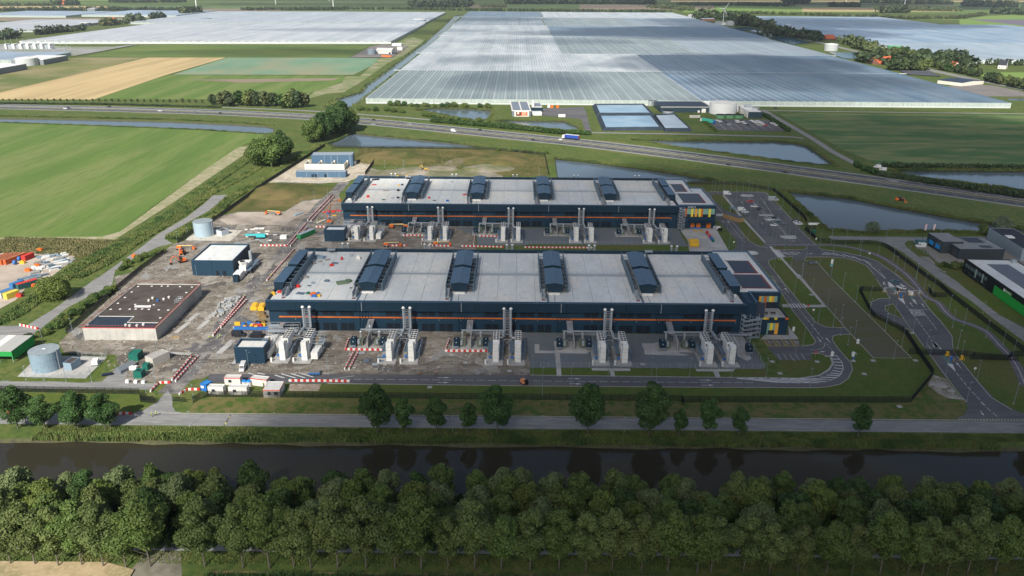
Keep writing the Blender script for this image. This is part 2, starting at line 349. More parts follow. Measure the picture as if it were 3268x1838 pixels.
# far bands of fields up to the skyline
def band(x0, x1, y0, y1, m, z=.06): flat('field', [G(x0, y1), G(x1, y1), G(x1, y0), G(x0, y0)], z, m)
band(-200, 420, 20, 30, F_TAN); band(-200, 700, 6, 15, F_GREEN, .1); band(350, 1100, 16, 31, F_DARK); band(420, 900, 28, 34, F_BROWN, .1); band(560, 1300, 4, 11, F_DARK)
band(-200, 600, -6, 2, F_BR); band(900, 1330, 20, 32, F_DARK); band(1500, 1650, 16, 24, F_BROWN); band(1620, 2150, 12, 27, F_DARK); band(1850, 2280, 15, 30, F_BROWN, .1); band(2140, 3300, 2, 6, F_TAN, .12)
band(2180, 3300, 17, 40, F_BR); band(2470, 3400, 16, 20, mat('field_fawn', (.26, .22, .16), (.2, .19, .12), .01), .12); band(2560, 3060, 24, 37, F_TAN, .14); band(2820, 3300, 33, 44, F_GREEN, .12); band(3060, 3400, 14, 46, F_DARK, .1)
flat('field', pts(C0, (1680, 150), (2090, 150), (2100, 198), (2576, 200), (2900, 196), (2900, 150), (2500, 110), (2300, 120), (2120, 145)), .16, F_BR)
flat('field', pts(C0, (2150, 145), (2900, 150), (2900, 197), (2576, 193)), .2, mat('solar_field', (.12, .11, .14), (.16, .14, .17), .05))
flat('field', pts(A0, (0, 132), (600, 136), (1000, 132), (1140, 128), (980, 160), (760, 158), (0, 158)), .1, F_BROWN)
band(1050, 3300, -14, -4, F_GREEN); band(-400, 900, -20, -9, F_DARK); band(1700, 3400, -30, -16, F_TAN); band(-500, 1600, -34, -22, F_BR)

# ================================================================== site surfaces
flat('construction_ground', pts(A1, (855, 1040), (1060, 985), (1295, 792), (1390, 768), (1620, 592), (1780, 552), (2130, 548), (2260, 470), (2440, 450), (2520, 372)) + pts(B1, (40, 560), (1020, 660), (1030, 830)) + pts(B2, (1400, 430), (1435, 690), (1430, 744), (600, 738), (0, 736)) + pts(A2, (1600, 735), (1500, 770), (1290, 790), (930, 805), (950, 650), (860, 590), (480, 575), (440, 500), (620, 330), (880, 115)), .012, SOIL)
flat('construction_ground', pts(B1, (60, 380), (240, 225), (320, 245), (560, 215), (760, 195), (880, 150), (1000, 150), (860, 230), (1100, 240), (1230, 285), (1230, 380)), .015, mat('stripped_soil', (0.25, 0.22, 0.18), (0.16, .15, .1), .06, c3=(.12, .13, .05), sc3=.05, det=8))
flat('sand_patch', pts(A1, (1640, 610), (1780, 556), (2130, 552), (2250, 480), (2420, 455), (2300, 560), (2100, 650), (1700, 650)), .018, mat('pink_sand', (0.33, 0.28, 0.23), (.22, .19, .16), .1, c3=(.4, .35, .29), sc3=.05, det=8))
flat('grass_mound', pts(A1, (1700, 560), (1780, 552), (2130, 548), (2260, 468), (2440, 440), (2520, 366), (2300, 335), (2150, 330), (2000, 345), (1900, 420), (1750, 520)), .02, OLIVE)
flat('substation_yard', pts(A1, (2000, 335), (2280, 158), (2350, 160)) + pts(B1, (60, 165), (285, 160), (200, 275), (60, 330)) + pts(A1, (2576, 330), (2400, 340), (2100, 330)), .025, SAND)
flat('rough_verge', pts(B1, (140, 80), (1150, 88), (1540, 130), (1570, 285), (1200, 285), (1000, 180), (800, 190), (250, 215)), .01, OLIVE)
flat('gravel_yard', pts(B2, (1372, 425), (2576, 440)) + pts(C2, (500, 440), (530, 508), (642, 697), (0, 690)) + pts(B2, (1440, 688)), .022, GRAVEL)
flat('gravel_yard', pts(B1, (860, 668), (2540, 676)) + pts(C1, (20, 740), (70, 812)) + pts(B1, (2500, 808), (1040, 800), (1030, 730)), .022, GRAVEL)
flat('grass', pts(B2, (1440, 690), (2576, 696)) + pts(C2, (642, 700), (668, 757), (0, 755)) + pts(B2, (2200, 750), (1440, 742)), .026, GRASS)
flat('grass', pts(B1, (1420, 795), (2520, 800), (2560, 832), (1400, 822)), .026, GRASS)
flat('loading_yard', pts(C1, (0, 680), (270, 672), (372, 848), (380, 870), (80, 870), (60, 760)), .03, PAVE)
# lawns east of the halls
flat('grass', pts(C1, (40, 330), (640, 340), (760, 385), (1090, 690), (1600, 705), (2576, 720), (3000, 740), (3000, 1400)) + [(300, 210), (200, 229)] + pts(C2, (1700, 955), (-200, 945), (-200, 845), (900, 850), (640, 500), (770, 140)) + pts(C1, (600, 860), (180, 380)), .008, GRASS)
flat('grass', pts(B2, (-40, 810), (2576, 836)) + pts(C2, (0, 838), (0, 905)) + pts(B2, (2576, 905), (-500, 880)), .014, GRASS)
VERGE = mat('verge_grass', (0.125, 0.118, 0.042), (0.15, 0.13, 0.055), .1, c3=(0.06, 0.1, 0.02), sc3=.32, det=2, spec=.1, bump=.3, bsc=2.)
flat('verge', pts(A2, (1400, 1028), (1480, 905), (1560, 905)) + pts(B2, (0, 915), (2576, 937)) + pts(C2, (0, 945), (1700, 950), (1900, 740), (2140, 935), (2140, 1010), (2080, 1062), (1200, 1070), (0, 1068)) + pts(B2, (2576, 1068), (0, 1045)), .014, VERGE)
flat('verge', pts(A2, (-400, 870), (1040, 885), (1090, 890), (1180, 950), (1000, 1005), (950, 1012), (-400, 1000)), .012, GRASS)
flat('verge', pts(C2, (2160, 1000), (2100, 640), (2450, 640), (2700, 1077), (2510, 1010), (2300, 890)), .012, GRASS)
flat('reinforced_grass', pts(C1, (805, 925), (1000, 925), (1210, 1077)) + pts(C2, (1120, 0), (1735, 615), (1450, 615), (1240, 390), (900, 0)) + pts(C1, (900, 1040)), .016, mat('grass_pavers', (0.105, 0.093, 0.042), (0.08, 0.085, 0.032), .8, stretch=(.3, 3, 1), c3=(0.1, .09, .06), sc3=.08))

# ================================================================== roads
HWN = [(-1500, 905), (-900, 898), (-565.4, 874.7), (-349, 852), (-213, 824), (-150, 800), (-15, 736), (118, 664), (336, 514.7), (560, 352), (900, 100)]
HWN = smooth(HWN, 8)
def off(P, d):
    P = [Vector((p[0], p[1])) for p in P]; o = []
    for k, p in enumerate(P):
        t = (P[min(k + 1, len(P) - 1)] - P[max(k - 1, 0)]).normalized(); o.append(p + Vector((t.y, -t.x)) * d)
    return o
MB().strip(off(HWN, 14.5), 44, .03).build('motorway_verge', mat('motorway_grass', (0.095, 0.13, 0.035), (0.07, 0.11, 0.028), .05, c3=(.13, .135, .05), sc3=.02, bump=.3, bsc=2, spec=.1), kind='structure')
MB().strip(off(HWN, 5), 10.4, .06).build('motorway', ASPH_D, kind='structure')
MB().strip(off(HWN, 23), 10.4, .06).build('motorway', ASPH_D, kind='structure')
MB().strip(off(HWN, 14), 6.5, .05).build('central_reservation', mat('reserve_grass', (0.2, .165, .09), (.13, .12, .06), .2), kind='structure')
mk = MB()
for d in (1.2, 8.9, 19.1, 26.8): mk.strip(off(HWN, d), .35, .075)
mk.strip(off(HWN, -0.9), .9, .065); mk.strip(off(HWN, 29), .9, .065)
mk.build('road_markings', WHITE, kind='structure')
dk = MB()
for d in (5.0, 23.0):
    R = resamp(off(HWN, d), 1.0)
    for k in range(0, len(R) - 4, 12): dk.strip([R[k], R[k + 3]], .3, .075)
dk.build('road_markings', WHITE, kind='structure')
rails = MB()
for d in (11.4, 16.6):
    R = resamp(off(HWN, d), 8); rails.beam(R, .12, .55, .8)
    for p in R: rails.ob(p.x, p.y, .12, .12, 0.05, .7)
tag(rails.build('guard_rail', GALV), 'long grey steel guard rails on either side of the motorway central reservation', 'guard rail')
# local road north of the motorway
MB().strip(smooth(pts(A0, (1660, 803), (2000, 815), (2420, 835)) + pts(B0, (130, 852), (400, 872), (800, 905), (1200, 945), (1500, 975), (1850, 990), (2576, 1002)) + pts(C0, (400, 1012), (800, 1022), (930, 1035)), 5), 5.5, .06).build('service_road', ROADG, kind='structure')
flat('service_road', pts(B0, (1520, 810), (1830, 800), (1850, 830), (1880, 950), (1900, 1000), (1850, 1000), (1820, 900), (1800, 888), (1650, 875), (1520, 865)), .07, ASPH)
MB().strip(smooth(pts(C0, (560, 818), (700, 826), (1500, 838), (2576, 850), (3000, 856)), 3), 5, .06).build('service_road', ROADG, kind='structure')
MB().strip(smooth(pts(C0, (620, 822), (700, 865), (900, 980), (1060, 1077)) + pts(C1, (1140, 100), (1300, 185), (1450, 255), (1560, 300), (1620, 330)), 5), 6, .08).build('country_road', ROADG, kind='structure')
flat('far_road', pts(C0, (400, 200), (650, 245), (1000, 310), (1300, 385), (1700, 470), (1900, 540), (2200, 600), (2700, 700), (2700, 690), (2200, 585), (1900, 520), (1700, 455), (1300, 372), (1000, 300), (650, 238)), .08, ROADG)
flat('yard', pts(C0, (2100, 620), (2350, 640), (2700, 710), (2700, 722), (2290, 720), (2000, 650)), .075, mat('far_yard', (.2, .18, .17), (.16, .15, .14), .05))
# canal road
MB().strip([(-700, 222.9), (0, 223), (700, 224)], 7.2, .03).build('canal_road', ROADG, kind='structure')
MB().beam([(-118, 227), (700, 228)], .3, 0, .1).build('kerb', KERB, kind='structure')
flat('canal_road', pts(A2, (1255, 858), (1290, 905), (1288, 975), (1310, 1012), (1400, 1034), (1320, 1070), (960, 1070), (950, 1045), (1080, 1000), (1180, 940), (1215, 895)), .034, ROADG)
flat('canal_road', pts(C2, (2060, 1072), (2120, 1045), (2155, 990), (2140, 935), (1895, 600), (1958, 600), (2080, 610), (2220, 770), (2370, 930), (2540, 1020), (2700, 1060), (2700, 1077)), .034, ASPH)
# west road outside the fence
WROAD = flat('west_road', pts(A1, (1590, 430), (1700, 425), (1640, 480), (1560, 545), (1235, 725), (1240, 760), (1290, 790), (1180, 815), (1000, 900), (860, 990), (850, 1040)) + pts(A2, (840, 65), (500, 240), (300, 400), (180, 510), (-200, 530), (-200, 380), (200, 372), (400, 250), (745, 0)) + pts(A1, (700, 1070), (1050, 820), (1180, 720), (1400, 590), (1540, 480)), .03, ROADG)
flat('storage_yard', pts(A1, (-500, 845), (590, 850), (500, 950), (330, 1075)) + pts(A2, (230, 45), (120, 180), (0, 245), (-400, 300)), .03, mat('yard_sand', (0.4, 0.33, 0.26), (.32, .27, .22), .1, c3=(.45, .4, .34), sc3=.05, det=8))
# site haul road and inner roads
MB().strip(smooth(pts(A2, (1255, 880), (1370, 760), (1480, 620), (1600, 470), (1750, 250), (1900, 60)) + pts(A1, (2060, 930), (2240, 700), (2400, 500), (2500, 410), (2576, 330)), 5), 7.5, .024).build('haul_road', mat('haul_road', (.13, .125, .125), (.24, .225, .2), .12, c3=(.085, .08, .078), sc3=.2, det=7, lo=.45, hi=.6), kind='structure')
flat('inner_road', pts(A2, (-200, 800), (200, 775), (600, 800), (760, 790), (920, 650), (960, 680), (930, 800), (1180, 805), (1160, 850), (-200, 840)), .028, ROADG)
flat('tank_slab', pts(A2, (128, 755), (230, 655), (480, 600), (800, 606), (640, 768)), .04, PAVE)
flat('tank_slab', pts(A1, (1385, 765), (1450, 700), (1640, 680), (1810, 692), (1720, 772)), .04, mat('pale_slab', (.48, .45, .38), (.42, .4, .34), .4))
flat('grass_patch', pts(A2, (60, 790), (130, 755), (640, 770), (800, 606), (560, 570), (490, 590), (470, 575), (860, 590), (690, 795), (350, 790)), .03, GRASS)
flat('inner_road', pts(A2, (1560, 735)) + pts(B2, (0, 737), (1430, 743), (2576, 757)) + pts(C2, (650, 762), (900, 766), (1040, 745), (1115, 700), (1150, 655), (1130, 605), (1060, 582), (985, 578), (990, 630), (740, 630), (655, 530), (620, 475), (880, 475), (915, 527), (1000, 515), (1022, 492), (960, 400), (830, 240), (690, 0)) + pts(C1, (585, 925), (520, 855), (380, 870), (430, 800), (420, 755), (270, 600), (235, 480), (200, 405), (640, 405), (925, 692)) +
     [ZM(2440, 660, 440)(*p) for p in ((960, 715), (1000, 760), (1080, 795), (1280, 830), (1500, 855), (1880, 935), (2110, 1020), (2370, 1200), (2576, 1345))] + [ZM(2780, 860, 480)(*p) for p in ((350, 30), (730, 330), (900, 540), (1000, 680), (1200, 900), (1385, 1140), (1400, 1342))] + [ZM(2820, 1080, 440)(*p) for p in ((1300, 235), (1380, 340), (1700, 740), (1700, 740), (1150, 740), (870, 310), (640, 0))] +
     [ZM(2780, 860, 480)(*p) for p in ((720, 1060), (560, 840), (380, 580), (330, 500), (240, 370), (170, 290), (0, 20))] + [ZM(2440, 660, 440)(*p) for p in ((2090, 1347), (2000, 1220), (1900, 1100), (1700, 1010), (1500, 960), (1200, 940), (780, 940), (740, 985), (765, 1012), (560, 1012), (520, 930), (330, 935), (90, 1000), (70, 1050), (140, 1150), (300, 1340))] +
     pts(C2, (735, 0), (860, 150), (930, 240), (1020, 350), (1100, 385), (1238, 390), (1280, 438), (1190, 440), (1145, 452), (1142, 478), (1190, 550), (1280, 650), (1295, 700), (1262, 770), (1200, 812), (1100, 832), (1000, 838), (0, 832)) + pts(B2, (1500, 825), (0, 806)) + pts(A2, (1560, 800)), .03, ASPH)
flat('turning_loop', pts(C2, (1572, 168), (1490, 172), (1435, 197), (1425, 240), (1460, 278), (1530, 318), (1740, 415), (1680, 322), (1580, 288), (1537, 255), (1540, 225), (1600, 210)), .034, ASPH)
D4 = ZM(2440, 660, 440); E4 = ZM(2780, 860, 480); F4 = ZM(2828, 700, 440); H4 = ZM(2820, 1080, 440); P4 = ZM(2140, 560, 480)
# islands of grass and paving inside the road sheet
flat('grass_island', pts(C1, (232, 440), (270, 420), (325, 425), (445, 565), (480, 580), (640, 785), (620, 812), (560, 790), (500, 762), (440, 640), (390, 585)), .05, GRASS)
flat('grass_island', pts(D4, (95, 735), (760, 742), (795, 765), (760, 795), (180, 800)), .05, GRASS)
flat('footpath', pts(P4, (885, 335), (925, 340), (1230, 700), (1640, 1150), (1600, 1150), (1180, 700)), .055, PAVE)
for P in (((1190, 345), (1230, 325), (1390, 330), (1430, 355), (1400, 362), (1230, 362)), ((1500, 675), (1520, 668), (1750, 668), (1775, 692), (1530, 692)), ((1865, 1035), (2130, 1030), (2165, 1070), (2140, 1088), (1960, 1088), (1900, 1065))):
    MB().prism(pts(P4, *P), .03, .16).build('parking_island', PAVE, kind='structure')
MB().cyl(*C1(545, 860), 3.2, .03, .14, 20).build('roundabout_island', PAVE, kind='structure')
MB().cyl(*C1(545, 858), 2.0, .14, .3, 20, .2).build('roundabout_dome', WHITE, kind='structure')
flat('zebra_path', pts(D4, (85, 735), (130, 735), (185, 800), (375, 940), (335, 950), (690, 1342), (640, 1347), (285, 950), (240, 935), (125, 800)), .052, PAVE)
flat('footpath', pts(C2, (870, -10), (900, -10), (1098, 235), (935, 236), (925, 218), (1068, 216)), .04, PAVE)
flat('footpath', pts(C2, (765, 213), (810, 213), (830, 236), (775, 236)), .04, PAVE)
flat('footpath', pts(C2, (600, 480), (640, 440), (820, 445), (810, 370), (890, 470), (880, 474), (620, 475)), .04, PAVE)
flat('footpath', pts(C2, (120, 697), (418, 697), (405, 716), (292, 716), (310, 762), (272, 762), (252, 716), (130, 714)), .045, PAVE)
flat('footpath', pts(B2, (1892, 690), (2182, 693), (2182, 711), (2060, 711), (2068, 754), (2038, 754), (2026, 710), (1896, 708)), .045, PAVE)
flat('footpath', pts(B2, (1618, 580), (1655, 582), (1668, 750), (1633, 750)), .045, PAVE)
flat('concrete_slab', pts(B2, (1465, 512), (1500, 512), (1502, 560), (1870, 562), (1865, 582), (1468, 578)), .042, PAVE)
flat('concrete_slab', pts(B2, (2265, 505), (2576, 508)) + pts(C2, (0, 580), (90, 590), (0, 598)) + pts(B2, (2290, 588), (2285, 560)), .042, PAVE)
flat('concrete_slab', pts(C2, (350, 455), (480, 455), (540, 620), (510, 638), (430, 600), (380, 500)), .042, PAVE)
CY = smooth(pts(D4, (0, 700), (200, 707), (1100, 712), (1500, 738), (1900, 830), (2200, 950), (2450, 1110)) + pts(E4, (520, 20), (640, 115), (800, 300), (900, 430), (1000, 500), (1150, 570), (1280, 730), (1440, 850), (1700, 940), (1980, 1070), (2230, 1330)) + pts(H4, (2330, 290), (2480, 500), (2576, 700), (2650, 900)), 4)
MB().strip(CY, 3.6, .04).build('cycle_path', mat('cycle_asphalt', (.13, .115, .125), (.1, .095, .1), .3), kind='structure')
MB().strip(CY, .45, .05).build('kerb', mat('pale_kerb', (.34, .31, .33)), kind='structure')
flat('business_road', pts(D4, (1185, 545), (1260, 615), (2080, 630), (2250, 680), (2430, 760), (2576, 860)) + pts(F4, (230, 555), (600, 830), (1000, 1130), (1280, 1340)) + pts(E4, (1300, 270), (1700, 530), (2100, 850), (2576, 1200), (3300, 1800), (3500, 1500), (2576, 980), (2200, 780), (1900, 550), (1640, 350), (1500, 230), (1330, 110), (1130, 0)) + pts(F4, (1130, 1005), (900, 850), (600, 690), (380, 515), (345, 455), (400, 400), (960, 388), (2600, 330), (3200, 320), (3200, 300), (1900, 320), (960, 330), (0, 325)), .03, ROADG)
flat('forecourt', pts(F4, (560, 540), (560, 500), (940, 500), (1450, 760), (1440, 880), (1240, 885), (960, 810), (720, 560)), .036, mat('block_paving', (.24, .22, .19), (.2, .185, .16), .6))
flat('forecourt', pts(F4, (630, 690), (800, 700), (920, 810), (900, 850)), .038, MATS['block_paving'])
flat('yard', pts(F4, (2200, 560), (2600, 700), (2600, 1050), (2150, 760)), .03, MATS['block_paving'])

# markings: dashes along a measured line, arrows, hatchings, zebra bars
def dash(P, on, gap, wd, z=.05):
    R = resamp(P, .5); b = MB(); st = int((on + gap) / .5); k = 0
    while k + int(on / .5) < len(R): b.strip([R[k], R[k + int(on / .5)]], wd, z); k += st
    return b.build('road_markings', WHITE, kind='structure')
dash(pts(B2, (30, 772), (1300, 785), (2576, 797)) + pts(C2, (60, 797), (600, 800)), 3, 1.2, .18)
dash(pts(C2, (700, 30), (840, 185), (1050, 440), (1080, 480)), 2.5, 1.5, .15)
dash(pts(C2, (740, 0), (820, 130)), 2.5, 1.5, .15)
dash(pts(C2, (890, 245), (1045, 440)), 2.5, 1.5, .15)
dash(pts(C1, (330, 590), (500, 800)), 2.5, 1.5, .15)
dash(pts(E4, (600, 620), (780, 850), (1040, 1210)), 2.5, 1.3, .2)
dash(pts(E4, (870, 700), (1165, 1080)), 2.5, 1.3, .2)
dash(pts(H4, (1365, 650), (1580, 920), (1900, 1260)), 2.5, 1.3, .2)
dash(pts(C2, (2250, 945), (2390, 1065)), 2.5, 1.3, .2)
dash(pts(C2, (1675, 320), (1742, 412)), .8, .8, .35)
dash(pts(C2, (1105, 512), (1165, 585)), .8, .8, .3)
dash([G(2168 + 2090 / 2.342, 880 + 1073 / 2.342), G(2168 + 2700 / 2.342, 880 + 1073 / 2.342)], .7, .7, .4)
dash(pts(P4, (1110, 1215), (1280, 1195)), .8, .8, .3); dash(pts(P4, (1620, 1255), (1750, 1310)), .8, .8, .3); dash(pts(P4, (2175, 1085), (2340, 1215)), .8, .8, .25)
dash(pts(E4, (130, 0), (280, 200)), 2.5, 1.3, .2)
def lines(L, wd=.18, z=.052):
    b = MB()
    for a in L: b.strip(list(a), wd, z)
    return b.build('road_markings', WHITE, kind='structure')
D = D4
lines([pts(D, *q) for q in (((330, 852), (655, 852)), ((345, 880), (590, 895)), ((655, 852), (590, 893)), ((1130, 855), (1080, 895)), ((1920, 1045), (2265, 1345)), ((1840, 990), (2000, 1075)), ((1130, 853), (1370, 885)))], .3)
lines([pts(D, *q) for q in (((345, 852), (480, 893)), ((470, 852), (600, 890)), ((1130, 858), (1370, 912)), ((1270, 862), (1510, 932)), ((1455, 882), (1665, 960)), ((1640, 922), (1810, 1000)), ((1830, 985), (1925, 1045)), ((1090, 880), (1220, 897)))], .55)
# curved hatch
hb = MB()
for (a, b) in (((430, 766), (730, 797)), ((515, 766), (815, 801)), ((595, 766), (900, 802)), ((680, 766), (980, 801)), ((762, 767), (1040, 800)), ((830, 768), (1095, 792)), ((895, 769), (1140, 777)), ((990, 768), (1140, 776)), ((1055, 758), (1175, 762)), ((1100, 742), (1197, 747)), ((1130, 728), (1212, 735)), ((1145, 708), (1218, 720)), ((1155, 688), (1222, 698)), ((1155, 668), (1222, 673)), ((1148, 645), (1215, 648)), ((1130, 622), (1198, 625)), ((1090, 603), (1172, 595))):
    hb.strip(pts(C2, a, b), .55, .05)
hb.build('road_markings', WHITE, kind='structure')
lines([pts(C2, (430, 766), (660, 762), (900, 768), (1050, 747), (1120, 703), (1152, 655), (1133, 605)), pts(C2, (430, 768), (730, 798), (1000, 802), (1120, 785), (1195, 750), (1225, 700), (1218, 650), (1172, 594))], .22)
lines([pts(ZM(600, 1150, 440), *q) for q in (((1620, 275), (1800, 330)), ((1740, 250), (2010, 330)), ((1920, 248), (2190, 328)), ((2110, 246), (2340, 312)), ((1300, 235), (1430, 262)), ((1130, 238), (1220, 262)))], .5)
lines([pts(B2, (-80, 800), (-60, 775), (120, 748))], .2)
def arrow(p, q, wd=.9, two=False):
    a, b = Vector(p), Vector(q); d = (b - a).normalized(); n = Vector((-d.y, d.x)); L = (b - a).length; h = min(1.9, L * .45); k = b - d * h
    v = [a - n * .12, k - n * .12, k - n * wd / 2, b, k + n * wd / 2, k + n * .12, a + n * .12]
    MB().add([(x.x, x.y, .053) for x in v], [(0, 1, 5, 6), (2, 3, 4)]).build('road_arrow', WHITE, kind='structure')
for f, a, b in ((B2, (740, 762), (835, 762)), (B2, (740, 799), (830, 799)), (B2, (1715, 770), (1812, 771)), (B2, (1725, 807), (1818, 809)), (C2, (148, 779), (245, 782)), (C2, (165, 818), (262, 818)),
                (C2, (1128, 500), (1092, 462)), (C2, (1030, 457), (1062, 497)), (C2, (1010, 575), (1095, 565)), (C2, (808, 118), (785, 90)), (E4, (712, 634), (662, 562)), (E4, (918, 652), (865, 582)), (H4, (1448, 560), (1355, 448)),
                (D4, (450, 642), (590, 638)), (D4, (780, 878), (915, 872)), (D4, (460, 345), (412, 300)), (P4, (880, 770), (915, 808)), (P4, (1012, 812), (978, 772)), (P4, (1240, 478), (1205, 446)), (P4, (1635, 480), (1597, 447)), (P4, (1550, 805), (1588, 842)), (P4, (2030, 850), (1985, 812)), (C2, (2250, 1010), (2275, 1045))): arrow(f(*a), f(*b))
def tri(f, *P, m=WHITE, z=.054): flat('road_markings', pts(f, *P), z, m)
TEALP = mat('teal_coating', (.1, .17, .17))
tri(E4, (283, 205), (335, 232), (410, 305), (305, 292)); tri(E4, (485, 225), (575, 300), (540, 305)); tri(E4, (455, 492), (550, 500), (592, 608)); tri(E4, (695, 515), (748, 520), (792, 610)); tri(E4, (1038, 1208), (1180, 1342), (1075, 1330))
tri(E4, (330, 300), (420, 318), (440, 345), (380, 370), (335, 320), m=TEALP); tri(E4, (655, 450), (700, 450), (750, 518), (697, 515), m=TEALP)
tri(H4, (1180, 470), (1290, 480), (1352, 628)); tri(H4, (1062, 312), (1175, 315), (1290, 478), (1180, 468), m=TEALP); tri(H4, (880, 20), (985, 95), (1090, 205), (960, 160)); tri(H4, (800, 95), (885, 190), (870, 192))
lines([pts(E4, (650, 682), (875, 702), (945, 802), (735, 785), (650, 682)), pts(E4, (850, 682), (1005, 692))], .22)
zb = MB()
for i in range(6):                     # zebra crossings
    zb.add([(*C2(815 + i * 20.5, 208), .055), (*C2(824 + i * 20.5, 208), .055), (*C2(851 + i * 20.5, 240), .055), (*C2(841 + i * 20.5, 240), .055)], [(0, 3, 2, 1)])
for i in range(7):
    zb.add([(*P4(775 + i * 26, 655), .055), (*P4(790 + i * 26, 655), .055), (*P4(818 + i * 23, 695), .055), (*P4(800 + i * 23, 695), .055)], [(0, 3, 2, 1)])
for i in range(9):
    y = 808 + i * 15; x = 145 + i * 14.5
    zb.add([(*D4(x, y), .056), (*D4(x + 130, y), .056), (*D4(x + 137, y + 8), .056), (*D4(x + 8, y + 8), .056)], [(0, 3, 2, 1)])
zb.build('zebra_crossing', WHITE, kind='structure')
for txt, c, s in (('KEEP', (775, 718), 1.55), ('CLEAR', (805, 765), 1.45)):
    fc = bpy.data.curves.new('lettering', 'FONT'); fc.body = txt; fc.size = s * 2.1; fc.align_x = 'CENTER'; fc.align_y = 'CENTER'
    tmp = bpy.data.objects.new('lettering', fc); COL.objects.link(tmp); dg = bpy.context.evaluated_depsgraph_get(); me = bpy.data.meshes.new_from_object(tmp.evaluated_get(dg)); bpy.data.objects.remove(tmp)
    me.materials.clear(); me.materials.append(WHITE); o = bpy.data.objects.new('road_lettering', me); COL.objects.link(o); x, y = E4(*c); o.location = (x, y, .056); o.scale = (.62, 1.5, 1); o['kind'] = 'structure'
# kerbs as raised lines along the inner roads
kb = MB()
for P in (pts(B2, (-80, 806), (1500, 825), (2576, 833)) + pts(C2, (1000, 838), (1100, 832), (1200, 812), (1262, 770), (1295, 700), (1280, 650), (1190, 550), (1142, 478), (1148, 452), (1190, 440), (1280, 438)),
          pts(B2, (1430, 743), (2576, 757)) + pts(C2, (660, 762), (900, 766), (1040, 745), (1115, 700), (1142, 655), (1125, 605), (1055, 584), (985, 580)),
          pts(C2, (915, 527), (1000, 515), (1020, 492), (960, 400), (830, 240), (690, 0)), pts(C2, (735, 0), (860, 150), (930, 240), (1020, 350), (1100, 385), (1238, 390)),
          pts(C2, (1115, 0), (1735, 615), (1450, 615), (1240, 390), (900, 0)), pts(C2, (1572, 168), (1490, 172), (1435, 197), (1425, 240), (1460, 278), (1530, 318), (1740, 415)), pts(C2, (1600, 210), (1540, 225), (1537, 255), (1580, 288), (1680, 322), (1600, 210)),
          pts(D4, (1000, 760), (1080, 795), (1280, 830), (1500, 855), (1880, 935), (2110, 1020), (2370, 1200), (2576, 1345)), pts(E4, (350, 30), (730, 330), (900, 540), (1000, 680), (1200, 900), (1385, 1140), (1400, 1342)), pts(H4, (1300, 235), (1380, 340), (1700, 740), (2000, 1100), (2400, 1340)), pts(H4, (870, 310), (1150, 690), (1400, 1030), (1540, 1180)),
          pts(E4, (900, 1320), (720, 1060)), pts(E4, (330, 500), (240, 370), (170, 290), (0, 20)), pts(D4, (2090, 1347), (2000, 1220), (1900, 1100), (1700, 1010), (1500, 960), (1200, 940), (780, 940), (740, 985), (765, 1015), (970, 1020), (1250, 1347)),
          pts(D4, (520, 930), (420, 942), (330, 935), (90, 1000), (70, 1050), (140, 1150), (300, 1340)), pts(P4, (1620, 285), (1800, 450), (2080, 760), (2180, 860)), pts(P4, (640, 280), (1620, 285)), pts(P4, (680, 345), (760, 500), (1090, 830), (1340, 1110), (1480, 1200), (1700, 1250)), pts(D4, (630, 410), (960, 715)), pts(D4, (795, 765), (740, 800), (200, 805))):
    kb.beam(P, .28, .02, .13)
kb.build('kerb', KERB, kind='structure')
# parking bay lines, main car park
bl = MB()
def bays(a0, a1, b0, b1, n, wd=.12):
    for i in range(n):
        t = i / (n - 1); p = Vector(P4(*a0)).lerp(Vector(P4(*a1)), t); q = Vector(P4(*b0)).lerp(Vector(P4(*b1)), t); bl.strip([p, q], wd, .052)
bays((1400, 372), (2060, 1012), (1215, 365), (1830, 1012), 30)
bays((1320, 365), (1540, 372), (1320, 366), (1990, 1025), 2, .15)
bays((1530, 300), (1720, 480), (1640, 300), (1800, 480), 7); bays((1720, 490), (2110, 885), (1830, 490), (2270, 900), 17)
bays((940, 350), (1190, 620), (1010, 350), (1250, 600), 14); bays((1290, 720), (1660, 1135), (1380, 705), (1790, 1140), 20)
bl.strip(pts(P4, (1320, 365), (1990, 1025)), .2, .055)
bl.build('parking_bay_lines', WHITE, kind='structure')
yb = MB()
YL = mat('yellow_road_paint', (.5, .36, .06))
for i in range(4):
    x = 625 + i * 66
    for k in range(6): yb.strip(pts(C2, (x + k * 6, 475 + k * 9), (x + 24 + k * 6, 483 + k * 9)), .16, .054)
    yb.strip(pts(C2, (x, 475), (x + 36, 528)), .16, .055); yb.strip(pts(C2, (x + 28, 475), (x + 64, 528)), .16, .055)
yb.strip(pts(C2, (655, 520), (905, 518)), .14, .055); yb.strip(pts(C2, (660, 529), (912, 527)), .14, .055)
yb.build('parking_bay_lines', YL, kind='structure')
lines([pts(C2, (732, 585), (760, 628)), pts(C2, (778, 585), (806, 628)), pts(C2, (822, 585), (850, 628)), pts(C2, (866, 585), (897, 628)), pts(C2, (910, 585), (942, 628)), pts(C2, (975, 556), (1040, 553), (1080, 535), (1092, 500))], .14)
wc = MB()
for x in (680, 742, 807, 875):
    c = Vector(C2(x, 500)); wc.strip([c + Vector((.7 * math.cos(a), .7 * math.sin(a))) for a in [i * PI / 6 - 1.8 for i in range(10)]], .14, .055); wc.strip([c + Vector((-.1, .3)), c + Vector((-.1, 1.3))], .2, .055); wc.strip([c + Vector((-.1, .6)), c + Vector((.5, .6))], .16, .0555)
wc.build('wheelchair_symbol', WHITE, kind='structure')
bl2 = MB()
for i in range(8): bl2.strip([ZM(2100, 300, 440)(1150 + i * 140, 560), ZM(2100, 300, 440)(1270 + i * 150, 672)], .25, .09)
